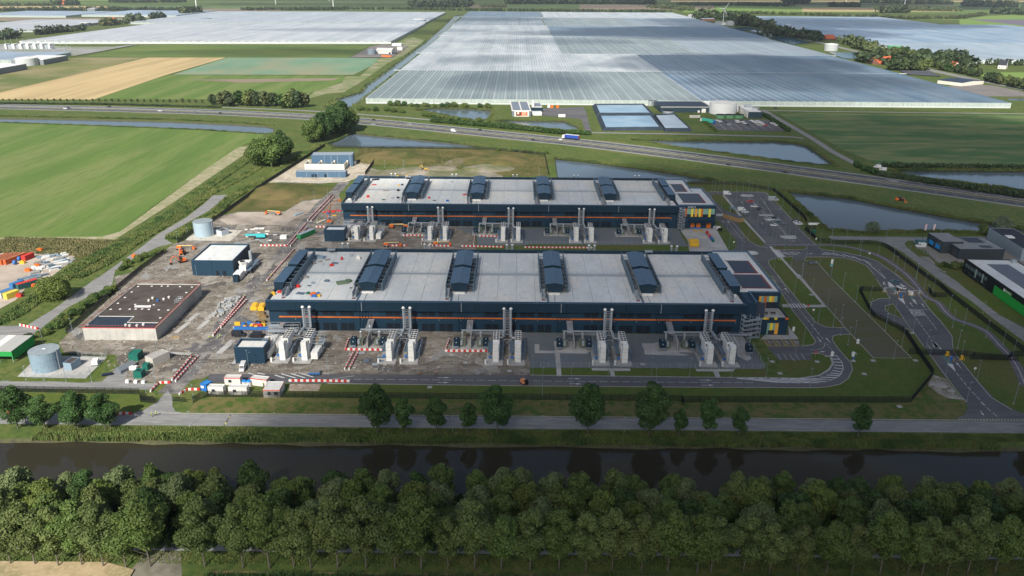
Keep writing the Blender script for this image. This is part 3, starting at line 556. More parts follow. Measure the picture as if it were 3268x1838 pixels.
flat('car_park', pts(ZM(2100, 300, 440), (900, 482), (1000, 478), (2060, 480), (2440, 695), (1095, 680)), .07, ASPH)
bl2.build('parking_bay_lines', WHITE, kind='structure')
flat('hump_strip', pts(ZM(600, 1150, 440), (790, 1015), (812, 1015), (690, 1222), (662, 1222)), .036, mat('hump_strip', (.45, .4, .12), (.05, .05, .04), 1.1, det=0, lo=.48, hi=.52))
# manhole covers and concrete frames set in lawns and soil
mh = MB(); mf = MB()
for f, L in ((C2, ((695, 642), (1030, 643), (753, 730), (1300, 637), (1448, 635), (1765, 634), (1382, 734), (1308, 580), (1740, 428), (1645, 978), (985, 143))), (A2, ((990, 541), (1273, 547), (1413, 584), (1405, 632), (1308, 705))), (B2, ((950, 649), (1278, 712), (845, 592), (95, 585), (2272, 662), (683, 833)))):
    for p in L:
        x, y = f(*p)
        for dx, dy, a, b in ((0, .7, 1.7, .3), (0, -.7, 1.7, .3), (.7, 0, .3, 1.1), (-.7, 0, .3, 1.1)): mh.ob(x + dx, y + dy, a, b, 0, .12)
        mf.ob(x, y, 1.1, 1.1, 0, .06)
mh.build('manhole_frame', KERB, kind='structure'); mf.build('manhole_cover', GALV, kind='structure')

def mound(x, y, rx, ry, h, m, seed):
    from mathutils import noise
    b = MB(); n = 28; v = []
    for i in range(n + 1):
        for j in range(n + 1):
            u, w_ = i / n * 2 - 1, j / n * 2 - 1; f = max(0, 1 - u * u - w_ * w_); z = h * f ** .8 * (1 + .5 * noise.noise(Vector((u * 2.2 + seed, w_ * 2.2, seed)))) - .05
            v.append((x + u * rx, y + w_ * ry, z))
    b.add(v, [(i * (n + 1) + j, (i + 1) * (n + 1) + j, (i + 1) * (n + 1) + j + 1, i * (n + 1) + j + 1) for i in range(n) for j in range(n)]); b.build('earth_mound', m, kind='structure')
for i, (f, a, b_, rx, ry, h, m) in enumerate(((B1, 450, 150, 34, 26, 4.0, OLIVE), (B1, 1180, 170, 26, 24, 3.0, OLIVE), (B1, 1120, 230, 20, 12, 2.2, MATS['stripped_soil']), (B1, 600, 262, 14, 7, 2.5, MATS['stripped_soil']), (A1, 2090, 400, 22, 22, 2.6, OLIVE), (B1, 780, 232, 12, 6, 1.6, MATS['stripped_soil']))):
    x, y = f(a, b_); mound(x, y, rx, ry, h, m, i * 3.7)

# worn patches, puddles and loose stones on the building site
_rp = random.Random(5); SITE = pts(A1, (855, 1040), (1300, 795), (1620, 600), (2250, 560), (2500, 420)) + pts(B1, (30, 560), (300, 830)) + pts(A2, (1990, 400)) + pts(B2, (1300, 470), (1380, 720), (0, 730)) + pts(A2, (1500, 740), (980, 780), (480, 560), (640, 330))
PM = [mat('damp_soil', (.085, .075, .064), (.12, .105, .09), .5, rough=.6), mat('pale_soil', (.3, .275, .24), (.23, .21, .18), .4), mat('old_concrete', (.26, .255, .24), (.2, .195, .18), .5), mat('puddled_soil', (.13, .125, .12), (.09, .085, .08), .3, rough=.35)]
_k = 0
while _k < 150:
    x, y = _rp.uniform(-200, 0), _rp.uniform(240, 440)
    if not inpoly(x, y, SITE): continue
    r = _rp.uniform(1.0, 5.5); n = 14; ph = _rp.random() * 6; st = _rp.uniform(1, 2.4); a0 = _rp.uniform(0, PI); _k += 1; P = []
    for i in range(n):
        a = 2 * PI * i / n; q = r * (1 + .35 * math.sin(2 * a + ph) + .25 * math.sin(5 * a + ph * 2)) * .7; u, v = q * math.cos(a) * st, q * math.sin(a); P.append((x + u * math.cos(a0) - v * math.sin(a0), y + u * math.sin(a0) + v * math.cos(a0)))
    flat('soil_patch', P, .0135 + .0001 * _k, _rp.choice(PM))
for nm, m, sd in (('loose_stones', mat('stone_rubble', (.3, .28, .25), (.15, .14, .12), 2.0), 6), ('loose_scraps', mat('site_scraps', (.5, .48, .44), (.25, .2, .15), .7), 7)):
    b = MB(); r = random.Random(sd); k = 0
    while k < (2600 if sd == 6 else 700):
        x, y = r.uniform(-200, 0), r.uniform(240, 440)
        if inpoly(x, y, SITE): k += 1; s_ = r.uniform(.15, .6); b.ob(x, y, s_ * r.uniform(1, 2.5 if sd == 7 else 1.4), s_, .01, .02 + s_ * (.5 if sd == 6 else .15), r.uniform(0, 3))
    tag(b.build(nm, m), 'small stones and clods lying all over the site soil' if sd == 6 else 'small pale offcuts lying all over the site soil', 'debris', kind='stuff')
tk_ = MB(); r = random.Random(9)
for k in range(26):
    x, y = r.uniform(-150, -20), r.uniform(262, 272); L = r.uniform(10, 30); a = r.uniform(-.25, .25)
    for o_ in (0, 2.0):
        P = [Vector((x + t * L / 8, y + o_ + math.sin(a + t * .3) * 1.5)) for t in range(9)]; tk_.strip(P, .35, .031)
tk_.build('tyre_tracks', PM[0], kind='structure')
# ================================================================== data halls
ROOFM = mat('roof_membrane', (0.62, 0.64, 0.635), (0.53, 0.555, 0.55), .12, c3=(0.66, 0.64, 0.58), sc3=.05, c4=(.48, .49, .47), sc4=.6, rough=.6, det=7, stretch=(1, .5, 1))
SOLAR = mat('solar_panels', (0.008, 0.012, 0.03), (0.012, .018, .04), 2.0, rough=.35, spec=.4)
TERR = mat('terracotta_edge', (0.24, 0.075, 0.065), (.19, .06, .055), 1.0)
WING = {'green': mat('facade_sage', (0.2, 0.36, 0.28), rough=.5), 'yellow': mat('facade_yellow', (0.78, 0.62, 0.05), rough=.5), 'orange': mat('facade_light_orange', (0.75, 0.36, 0.05), rough=.5), 'red': mat('facade_deep_orange', (0.6, 0.13, 0.015), rough=.5)}
BAYX = [-83.2, -43.3, -3.4, 36.5, 76.4]
RIDGE = [-61.2, -23.4, 15.7, 54.0]
ROOF_Z = 12.6; TOP = 13.4
M_LOUV = MB().box(-1.3, 1.3, -.06, .02, 0, 2.2).mesh('louvre', DARKB); M_LOUVL = MB().box(-1.3, 1.3, -.06, .02, 0, 3.2).mesh('louvre_low', DARKB)
def rail(b, P, h=1.1, n=2, r=.035, step=2.0):
    Q = resamp([(p[0], p[1]) for p in P], step); z = P[0][2]
    for k in range(n):
        b.beam(Q if len(Q) > 1 else P, .05, z + h * (k + 1) / n - .04, z + h * (k + 1) / n)
    for q in Q: b.ob(q.x, q.y, .06, .06, z, z + h)
def hall(Y, label, far):
    o = thing('data_hall', label, 'building', (0, Y, 0), group='long navy data halls')
    L, R_ = -100.2, 92.2
    part('wall', MB().box(L + .6, R_ - .4, 0.9, 63.3, 0, 12.0), o, NAVY)
    fa = MB()
    for k in range(16):
        x0 = L + (R_ - L) * k / 16; x1 = L + (R_ - L) * (k + 1) / 16; part('fascia_panel', MB().box(x0 + .04, x1 - .04, -.5, .9, 9.35, TOP), o, NAVY2)
    part('gutter_edge', MB().box(L, R_, -.56, -.5, 13.28, 13.42).box(L, R_, .35, .9, TOP, TOP + .06), o, BLUER)
    part('parapet', MB().box(L, L + .6, .9, 63.8, 12.0, TOP + .1).box(R_ - .5, R_, .9, 63.8, 12.0, TOP + .1).box(L, R_, 63.3, 63.9, 11.9, TOP + .5), o, NAVY2)
    part('roof_deck', MB().box(L + .6, R_ - .5, .9, 63.3, 12.0, 12.3), o, GALV)
    xs = [L + .8] + [r for r in RIDGE] + [R_ - .7]
    for (y0, y1) in ((1.6, 32.2), (35.6, 62.6)):
        for i in range(5):
            n = 5; a, b_ = xs[i] + .1, xs[i + 1] - .1
            for k in range(n):
                q = MB(); u0 = a + (b_ - a) * k / n; u1 = a + (b_ - a) * (k + 1) / n; q.box(u0 + .07, u1 - .07, y0, y1, 12.3, 12.6)
                m = int((u1 - u0) / .9)
                for j in range(1, m): q.box(u0 + j * (u1 - u0) / m - .03, u0 + j * (u1 - u0) / m + .03, y0 + .2, y1 - .2, 12.6, 12.66)
                part('roof_panel', q, o, ROOFM)
    wk = MB().box(L + 1, R_ - 1, 32.4, 33.1, 12.3, 13.0).box(L + 1, R_ - 1, 33.1, 35.4, 12.3, 12.55)
    part('roof_walkway', wk, o, GALV)
    rb = MB(); rail(rb, [(L + 1, 35.3, 12.55), (R_ - 1, 35.3, 12.55)], step=3); rail(rb, [(L + 1, 32.3, 13.0), (R_ - 1, 32.3, 13.0)], h=.8, step=3); part('walkway_railing', rb, o, GALV)
    for x in BAYX[:-1] + []:
        part('downpipe', MB().box(x + 21.3, x + 21.5, -.62, -.5, 9.35, 13.3), o, GALV)
    # long orange band and facade openings
    part('orange_band', MB().box(L + 4.5, 88.5, .78, .9, 5.75, 6.3), o, ORANGE)
    for x in BAYX:
        for k in range(4):
            for s in (0, 1):
                cx = x - 7.8 + k * 7.1 + s * 2.95
                if cx > 87 or cx < L + 3: continue
                part('louvre_panel', M_LOUV, o, loc=(cx, .9, 6.9)); part('louvre_panel', M_LOUVL, o, loc=(cx, .9, .25))
        rb = MB()
        for k in range(5):
            cx = x + 20.2 + k * 1.15
            if cx < 88: rb.box(cx - .12, cx + .12, .55, .9, .2, 9.3)
        if rb.v: part('facade_rib', rb, o, NAVY2)
        lb = MB()
        for k in range(4): lb.box(x - 6 + k * 9, x - 5.7 + k * 9, .62, .9, 5.0, 5.2)
        part('wall_light', lb, o, SILV)
    # rooftop plant enclosures
    def encl(cx, side=0):
        e = part('plant_enclosure', MB(), o, BLUER, (0, 0, 0)); e.data = None if False else e.data
        hw = 3.7; b = MB()
        def prof(l, r): return [(l + .55 * (r - l) * 0 + 1.3 * (l < cx and side != -1), 13.3), (r - 1.3 * (side != 1), 13.3), (r, 16.9), (cx, 17.5) if side == 0 else (r, 16.9001), (l, 16.9)]
        l, r = (cx - hw, cx + hw) if side == 0 else ((cx, cx + 4.3) if side == -1 else (cx - 4.3, cx))
        pr = prof(l, r)
        if side: pr = [pr[0], pr[1], pr[2], pr[4]]
        for (y0, y1) in ((11.4, 29.9), (33.1, 52.5)):
            b = MB().yprism(pr, y0, y1); part('enclosure_body', b, e, NAVY2)
            if side == 0:
                part('enclosure_roof', MB().add([(l - .15, y0 - .3, 16.9), (cx, y0 - .3, 17.55), (cx, y1, 17.55), (l - .15, y1, 16.9), (l - .15, y0 - .3, 16.98), (cx, y0 - .3, 17.63), (cx, y1, 17.63), (l - .15, y1, 16.98)], [(4, 5, 6, 7), (0, 1, 5, 4), (3, 0, 4, 7), (2, 3, 7, 6)]), e, BLUER)
                part('enclosure_roof', MB().add([(cx, y0 - .3, 17.55), (r + .15, y0 - .3, 16.9), (r + .15, y1, 16.9), (cx, y1, 17.55), (cx, y0 - .3, 17.63), (r + .15, y0 - .3, 16.98), (r + .15, y1, 16.98), (cx, y1, 17.63)], [(4, 5, 6, 7), (0, 1, 5, 4), (1, 2, 6, 5), (2, 3, 7, 6)]), e, BLUER)
                part('ridge_cap', MB().box(cx - .18, cx + .18, y0 - .3, y1, 17.64, 17.72), e, STEELB)
            else:
                part('enclosure_roof', MB().box(l - .1, r + .1, y0 - .3, y1, 16.91, 17.0), e, BLUER)
        part('duct_plinth', MB().box(l + 1.4, r - 1.4, 10.6, 53, 12.62, 13.28), e, OFFW)
        sides = [cx - 5.7, cx + 5.7] if side == 0 else ([cx + 6.6] if side == -1 else [cx - 6.6])
        for sx in sides:
            for (y0, y1, h) in ((12.6, 33.2, 16.3), (33.4, 54.0, 16.3)):
                q = MB().box(sx - .12, sx + .12, y0, y1, 13.0, h)
                for k in range(9): q.box(sx - .2, sx + .2, y0 + (y1 - y0) * k / 8 - .1, y0 + (y1 - y0) * k / 8 + .1, 12.62, h + .1)
                part('side_screen', q, e, STEELB)
        for k in range(10):
            y = 12.8 + k * 4.45; ends = [(cx - 5.6, cx - 3.6), (cx + 3.6, cx + 5.6)] if side == 0 else ([(r, cx + 6.5)] if side == -1 else [(cx - 6.5, l)])
            for a, b_ in ends: part('cross_beam', MB().box(a, b_, y - .12, y + .1, 16.05, 16.25), e, STEELB)
        q = MB()
        ends = [(cx - 5.4, cx - 3), (cx + 3, cx + 5.4)] if side == 0 else ([(r - 1, cx + 6.4)] if side == -1 else [(cx - 6.4, l + 1)])
        for a, b_ in ends:
            for k in range(12): q.box(a, b_, 13.5 + k * 3.3, 15.6 + k * 3.3, 13.5, 13.62)
            for k in range(4): q.box(a, b_, 12.7, 12.8, 13.0 + k * .8, 13.12 + k * .8)
        part('plant_grating', q, e, mat('dark_grating', (.15, .18, .2), (.1, .12, .14), 3.0))['kind'] = 'stuff'
        sx = cx - 4.6 if side >= 0 else cx + 5.4
        part('roof_stair', MB().add([(sx - .7, 5.5, 12.7), (sx + .7, 5.5, 12.7), (sx + .7, 12.5, 14.4), (sx - .7, 12.5, 14.4), (sx - .7, 5.5, 12.8), (sx + .7, 5.5, 12.8), (sx + .7, 12.5, 14.5), (sx - .7, 12.5, 14.5)], [(4, 5, 6, 7), (0, 1, 5, 4), (1, 2, 6, 5), (3, 0, 4, 7)]).box(sx - .72, sx - .66, 5.5, 12.5, 12.8, 15.2).box(sx + .66, sx + .72, 5.5, 12.5, 12.8, 15.2), e, GALV)
        part('stair_pad', MB().box(sx - .7, sx + .7, 4.2, 5.4, 12.61, 12.72), e, TERR)
        if side == 0: part('cable_tray', MB().box(cx - .7 - 2.6, cx - 2.5, .3, 10.4, 12.68, 12.86), e, STEELB)
    for r in RIDGE: encl(r)
    encl(L + .4, -1); encl(R_ - .3, 1)
    # thin rods on the parapet
    for x in BAYX: part('lightning_rod', MB().box(x + 1.2, x + 1.26, 1.0, 1.06, 13.4, 16.0), o, GALV)
    for (x, y) in ((L + 13, 60.8), (R_ - 30, 62)) if not far else ((-70, 61),):
        q = MB()
        for a in (-1.6, 1.6):
            for b_ in (-1.2, 1.2): q.box(x + a - .05, x + a + .05, y + b_ - .05, y + b_ + .05, 12.6, 15.2)
        q.box(x - 1.7, x + 1.7, y - 1.3, y + 1.3, 14.2, 14.3); rail(q, [(x - 1.6, y - 1.2, 14.3), (x + 1.6, y - 1.2, 14.3)]); part('access_platform', q, o, GALV)
    return o
HA = hall(292.2, 'nearer of the two long navy halls, with an orange band and pale roof', False)
HB = hall(437.2, 'farther of the two long navy halls, behind the generator yard, lettered on its office wing', True)

def solar_block(b, x0, x1, y0, y1, z, o):
    part('solar_array', MB().box(x0, x1, y0, y1, z, z + .12), o, SOLAR)
    part('walkway_border', MB().box(x0 - .9, x1 + .9, y0 - .9, y0 - .05, z, z + .05).box(x0 - .9, x1 + .9, y1 + .05, y1 + .9, z, z + .05).box(x1 + .05, x1 + 1.0, y0, y1, z, z + .05), o, TERR)
def stairs_tower(x, y, w_, d, h, label):
    t = thing('stair_tower', label, 'stair tower', (x, y, 0), group='galvanised escape stair towers')
    q = MB()
    for a in (-w_ / 2, 0, w_ / 2):
        for b in (-d / 2, d / 2): q.box(a - .07, a + .07, b - .07, b + .07, 0, h)
    n = int(h / 1.6)
    for k in range(n):
        z = (k + .5) * h / n
        for b in (-d / 2, d / 2): q.tube([(-w_ / 2, b, z - .7), (w_ / 2, b, z + .7)] if k % 2 else [(w_ / 2, b, z - .7), (-w_ / 2, b, z + .7)], .05, 4)
    part('frame', q, t, GALV)
    for k in range(1, n + 1):
        z = k * h / n - .3; part('landing', MB().box(-w_ / 2, -w_ / 2 + 1.2, -d / 2, d / 2, z, z + .08).box(w_ / 2 - 1.2, w_ / 2, -d / 2, d / 2, z - h / n / 2, z - h / n / 2 + .08), t, GALV)
        q = MB(); z0 = z - h / n; q.add([(-w_ / 2 + 1.2, -d / 2, z0), (w_ / 2 - 1.2, -d / 2, z0 + h / n / 2), (w_ / 2 - 1.2, 0, z0 + h / n / 2), (-w_ / 2 + 1.2, 0, z0), (-w_ / 2 + 1.2, -d / 2, z0 + .1), (w_ / 2 - 1.2, -d / 2, z0 + h / n / 2 + .1), (w_ / 2 - 1.2, 0, z0 + h / n / 2 + .1), (-w_ / 2 + 1.2, 0, z0 + .1)], [(4, 5, 6, 7), (3, 2, 1, 0), (0, 1, 5, 4), (2, 3, 7, 6)]); part('stair_flight', q, t, GALV)
    return t
# office wing of the near hall
o = thing('office_wing', 'navy office wing with terrace and yellow panels, right end of the nearer hall', 'office building', (0, 0, 0))
part('wall', MB().box(92.3, 109.2, 304.5, 356, 0, 13.7).box(92.3, 96.2, 293.0, 304.5, 0, 13.7), o, NAVY)
part('parapet', MB().box(108.5, 109.25, 304.4, 356.1, 13.7, 14.4).box(92.3, 109.2, 355.5, 356.1, 13.7, 14.4).box(95.6, 96.25, 293, 304.4, 13.7, 14.4).box(96.2, 108.5, 304.4, 304.8, 13.7, 14.2), o, BLUER)
part('roof_panel', MB().box(92.4, 108.5, 304.9, 355.4, 13.7, 13.85), o, ROOFM)
part('lower_wall', MB().box(96.3, 109.5, 293.0, 304.4, 0, 6.6), o, NAVY)
part('terrace_floor', MB().box(96.4, 109.4, 293.2, 304.4, 6.6, 6.75), o, PAVE)
part('terrace_edge', MB().box(99.6, 109.6, 292.85, 293.05, 6.6, 7.55).box(109.3, 109.6, 293.05, 304.4, 6.6, 7.55), o, NAVY2)
for x0, x1, c in ((99.5, 100.5, 'yellow'), (100.5, 101.6, 'orange'), (103.8, 105.0, 'yellow'), (108.2, 109.5, 'red')): part('terrace_panel', MB().box(x0, x1, 292.75, 292.85, 6.7, 7.6), o, WING[c])
part('screen_wall', MB().box(96.3, 100.0, 294.2, 294.6, 0, 14.6 - 1.2), o, mat('slate_cladding', (.04, .055, .08), rough=.6))
for x0, x1, c, z0, z1 in ((101.4, 102.4, 'green', .2, 5.1), (102.4, 103.6, 'yellow', 2.0, 5.1), (103.6, 104.5, 'green', 2.0, 5.1), (104.5, 105.9, 'orange', .2, 5.1)): part('facade_panel', MB().box(x0, x1, 292.85, 292.98, z0, z1), o, WING[c])
part('entrance_glazing', MB().box(101.9, 104.4, 292.8, 292.9, .2, 2.0), o, GLASS)
for x0, x1, c, z0 in ((100.4, 101.4, 'orange', 9.6), (101.4, 102.5, 'green', 7.0), (102.5, 103.6, 'red', 7.0), (103.6, 104.6, 'green', 9.6), (104.6, 105.7, 'yellow', 9.6), (105.7, 106.7, 'orange', 9.6), (106.7, 108.0, 'green', 9.6)): part('facade_panel', MB().box(x0, x1, 304.3, 304.42, z0, 12.2), o, WING[c])
for k in range(5): part('window', MB().box(103.7 + k * .9, 104.5 + k * .9, 304.32, 304.45, 7.0, 9.4), o, GLASS)
for x, y in ((101.8, 298.5), (105.0, 298.5)):
    t = thing('terrace_table', 'dark table with benches on the office terrace, %s one' % ('left' if x < 103 else 'right'), 'table', (x, y, 6.75), group='terrace tables'); part('table_top', MB().box(-.9, .9, -.4, .4, .7, .78), t, NAVY2); part('bench', MB().box(-.9, .9, -.9, -.6, .4, .46), t, TIMB); part('bench', MB().box(-.9, .9, .6, .9, .4, .46), t, TIMB); part('leg', MB().box(-.7, -.6, -.7, .7, 0, .7).box(.6, .7, -.7, .7, 0, .7), t, NAVY2)
solar_block(MB(), 94.5, 106, 309.5, 324.5, 13.86, o); solar_block(MB(), 96, 105.2, 327.5, 342.5, 13.86, o)
rb = MB(); rail(rb, [(109.0, 305, 14.4), (109.0, 355, 14.4)], h=.7, n=1, step=4); part('railing', rb, o, GALV)
stairs_tower(93.8, 290.2, 7.0, 3.4, 9.5, 'galvanised escape stair tower at the right end of the nearer hall')
# office wing of the far hall
o = thing('office_wing', 'navy office wing with coloured strips above loading doors on the farther hall', 'office building', (0, 0, 0))
part('wall', MB().box(92.3, 113.4, 438.0, 468, 0, 13.3).box(92.3, 106, 468, 499, 0, 13.3), o, NAVY)
part('parapet', MB().box(112.8, 113.5, 437.9, 477, 13.3, 14.1).box(105.6, 106.3, 477.6, 499.3, 13.3, 14.1).box(106.3, 113.4, 476.9, 477.5, 13.3, 14.1).box(92.3, 106, 498.6, 499.2, 13.3, 14.1).box(92.3, 112.8, 437.9, 438.3, 13.3, 14.0), o, BLUER)
part('wall', MB().box(106, 113.4, 468, 477, 0, 13.3), o, NAVY)
part('roof_panel', MB().box(92.4, 112.8, 438.4, 467.9, 13.3, 13.45).box(92.4, 105.6, 468.1, 498.5, 13.3, 13.45).box(106.1, 112.7, 468, 476.8, 13.3, 13.44), o, ROOFM)
solar_block(MB(), 96, 108, 444.5, 464, 13.46, o); solar_block(MB(), 96, 102.3, 469.5, 487, 13.46, o)
px = 95.3
for x0, x1, c in ((95.1, 95.8, 'green'), (95.8, 97.1, 'red'), (97.1, 99.4, 'green'), (99.4, 100.7, 'yellow'), (100.7, 101.6, 'green'), (101.6, 103.0, 'orange'), (103.0, 103.8, 'green'), (103.8, 105.1, 'yellow'), (105.1, 106.1, 'red'), (106.1, 109.4, 'green'), (109.4, 110.7, 'yellow'), (110.7, 112.9, 'green')):
    part('facade_panel', MB().box(x0, x1, 437.85, 438.0, 6.9 if c != 'green' else 8.4, 11.6), o, WING[c])
    if c == 'green': part('window', MB().box(x0, x1, 437.88, 437.98, 6.95, 8.4), o, GLASS)
part('canopy', MB().box(98.3, 113.6, 435.6, 437.95, 3.9, 4.7), o, NAVY2)
for a, b in ((99.8, 102.0), (103.1, 105.4), (108.8, 111.4)): part('loading_door', MB().box(a, b, 437.8, 437.95, .3, 3.0), o, ORANGE)
part('dock_leveller', MB().box(99.5, 105.8, 436.5, 437.8, 0.05, .6), o, BLUEP)
rb = MB(); rail(rb, [(113.2, 439, 14.1), (113.2, 476, 14.1)], h=.7, n=1, step=4); part('railing', rb, o, GALV)
fc = bpy.data.curves.new('lettering', 'FONT'); fc.body = 'AMS13'; fc.size = 1.55; fc.align_x = 'CENTER'; fc.extrude = .03
tmp = bpy.data.objects.new('lettering', fc); COL.objects.link(tmp); dg = bpy.context.evaluated_depsgraph_get(); me = bpy.data.meshes.new_from_object(tmp.evaluated_get(dg)); bpy.data.objects.remove(tmp)
me.materials.clear(); me.materials.append(WHP); q = part('building_lettering', me, o, loc=(99.6, 437.9, 12.0)); q.rotation_euler = (PI / 2, 0, 0)
stairs_tower(93.6, 434.8, 3.2, 4.2, 12.8, 'galvanised escape stair tower beside the loading doors of the farther hall')

# ================================================================== generator yards
# one twin generator set: two white intake towers with fan-topped radiators, two flues on a ladder mast, pipes, slabs
def stack_unit(name='flue_mast'):
    t = thing(name, 'x', 'chimney')
    for s in (-1.35, 1.35):
        f = part('flue', MB().cyl(s, 0, .42, 3.4, 12.0, 12), t, GALV); part('flue_cap', MB().cyl(s, 0, .55, 12.0, 12.25, 12, .72).cyl(s, 0, .72, 12.25, 12.8, 12, .25), f, OFFW)
    q = MB()
    for s in (-.75, .75): q.box(s - .08, s + .08, -.1, .1, 0, 11.5)
    for k in range(15): q.box(-.75, .75, -.06, .06, 1 + k * .74, 1.16 + k * .74)
    part('ladder_mast', q, t, GALV)
    q = MB()
    for s in (-1, 1): q.tube([(s * 1.35, 0, 3.6), (s * 1.35, -1.2, 3.7), (s * 1.6, -8.4, 3.9), (s * 1.9, -9.2, 4.0), (s * 3.6, -9.2, 4.0)], .33, 10)
    part('exhaust_pipe', q, t, SILV)
    q = MB()
    for s in (-1, 1): q.tube([(s * 1.38, -1.6, 3.72), (s * 1.58, -7.8, 3.88)], .58, 12)
    part('silencer', q, t, GALV)
    q = MB()
    for y in (-.5, -4.5, -9): q.box(-1.7, -1.55, y - .1, y + .1, 0, 3.4).box(1.55, 1.7, y - .1, y + .1, 0, 3.4).box(-1.7, 1.7, y - .1, y + .1, 3.1, 3.3)
    q.tube([(-1.6, -9, .3), (1.6, -9, 3.1)], .07, 4).tube([(1.6, -9, .3), (-1.6, -9, 3.1)], .07, 4)
    part('pipe_rack', q, t, GALV)['kind'] = 'stuff'
    return t
FANM = mat('fan_black', (.01, .01, .01))
def gen_unit():
    t = thing('generator_set', 'x', 'generator')
    part('plinth', MB().box(-3.6, 2.6, -26.5, -9.5, 0, .35), t, PAVE)
    part('intake_tower', MB().yprism([(-1.05, .35), (1.05, .35), (1.05, 4.6), (.98, 4.7), (.98, 7.6), (-.98, 7.6), (-.98, 4.7), (-1.05, 4.6)], -24.4, -22.1), t, OFFW)
    q = MB()
    for z in (1.9, 4.65, 6.1): q.box(-1.09, 1.09, -24.46, -22.04, z, z + .06)
    part('panel_joint', q, t, GALV)['kind'] = 'stuff'
    part('enclosure', MB().box(-1.25, 1.25, -22.05, -14.2, .35, 4.6), t, OFFW)
    r = part('radiator', MB().box(-1.2, 1.2, -19.5, -10.2, 4.65, 6.9), t, OFFW)
    for k in range(5):
        for s in (-.6, .6): part('fan', MB().cyl(s * .98, -11.2 - k * 1.75, .56, 6.9, 7.0, 12), r, FANM)
    q = MB()
    for s in (-.85, -.1, .45): q.box(s, s + .4, -19.56, -19.48, 5.3, 6.2)
    part('grille', q, r, FANM)
    part('access_platform', MB().box(1.5, 2.7, -21, -10.5, 2.5, 2.6).box(-3.2, -1.5, -21, -10.5, 2.5, 2.6), t, STEELB)
    q = MB()
    for sx in (2.65, -3.15):
        for y in (-20.8, -16, -11): q.box(sx - .05, sx + .05, y - .05, y + .05, .35, 3.6)
        q.box(sx - .03, sx + .03, -21, -10.5, 3.5, 3.56).box(sx - .03, sx + .03, -21, -10.5, 3.05, 3.1)
    part('handrail', q, t, GALV)
    q = MB()
    for k in range(6): q.box(1.5, 2.7, -22.6 + k * .28, -22.3 + k * .28, .5 + k * .36, .56 + k * .36)
    part('steps', q, t, STEELB)
    part('control_box', MB().box(-2.7, -1.7, -22.4, -21.8, .9, 1.7), t, BLUEP)
    part('fill_cabinet', MB().box(-4.1, -3.5, -26.0, -25.2, 0, 1.9), t, OFFW)
    return t
def tx_bay():
    t = thing('transformer_bay', 'x', 'transformer bay')
    part('slab', MB().box(-7.4, 7.4, -16.8, -8.5, 0, .3), t, PAVE)
    part('blast_wall', MB().box(-.15, .15, -16.2, -8.8, .3, 4.6), t, PAVE)
    for s in (-3.6, 3.6):
        b = part('transformer', MB().box(s - .75, s + .75, -14.6, -10.4, .3, 2.6), t, mat('transformer_grey', (.17, .19, .15), (.12, .14, .11), 1.0))
        q = MB()
        for k in range(6): q.box(s + .8, s + 1.4, -14.2 + k * .6, -13.95 + k * .6, .5, 2.4).box(s - 1.4, s - .8, -14.2 + k * .6, -13.95 + k * .6, .5, 2.4)
        part('cooling_fin', q, b, MATS['transformer_grey'])['kind'] = 'stuff'; part('bushing_box', MB().box(s - .4, s + .4, -15.2, -13.9, 1.6, 3.2), b, GALV)
        part('bus_duct', MB().box(s - .35, s + .35, -10.6, -9.6, 2.6, 4.6).box(s - .35, s + .35, -10.2, -9.4, 4.2, 4.7), b, SILV)
    part('cable_duct', MB().box(-4, 13.2, -8.2, -7.6, 4.2, 4.7), t, GALV)
    q = MB()
    for z in (2.6, 3.2, 3.8): q.box(-1, 13.2, -7.4, -7.1, z, z + .18)
    for x in (0, 4, 8, 12): q.box(x - .08, x + .08, -7.9, -7.7, 0, 4.2)
    part('pipe_rack', q, t, GALV)['kind'] = 'stuff'
    part('wall_duct', MB().add([(-2.2, -.3, 4.9), (.2, -.3, 4.9), (.2, -8, 3.6), (-2.2, -8, 3.6), (-2.2, -.3, 5.6), (.2, -.3, 5.6), (.2, -8, 4.5), (-2.2, -8, 4.5)], [(3, 2, 1, 0), (4, 7, 6, 5)[::-1], (0, 1, 5, 4), (1, 2, 6, 5), (2, 3, 7, 6), (3, 0, 4, 7)]).box(-1.05, -.95, -5, -.3, 5.0, 5.7), t, SILV)
    return t
def tx_cube():
    t = thing('cooling_cabinet', 'x', 'cabinet')
    part('cabinet', MB().yprism([(-1.1, 1.2), (1.1, 1.2), (1.15, 3.4), (.9, 3.8), (-.9, 3.8), (-1.15, 3.4)], -1.5, 1.5), t, NAVY2)
    part('lamp_plate', MB().cyl(0, 0, .2, 3.8, 3.9, 8).box(-.12, .12, -1.56, -1.5, 2.6, 3.0), t, OFFW)
    q = MB()
    for s in (-.9, 0, .9): q.box(s - .06, s + .06, -2.4, -2.3, 0, 1.3).box(s - .06, s + .06, 1.3, 1.4, 0, 1.3)
    q.box(-1, 1, -2.4, -1.5, 1.1, 1.2); part('stand', q, t, GALV)['kind'] = 'stuff'
    return t
p_stack, p_gen, p_bay, p_cube = stack_unit(), gen_unit(), tx_bay(), tx_cube()
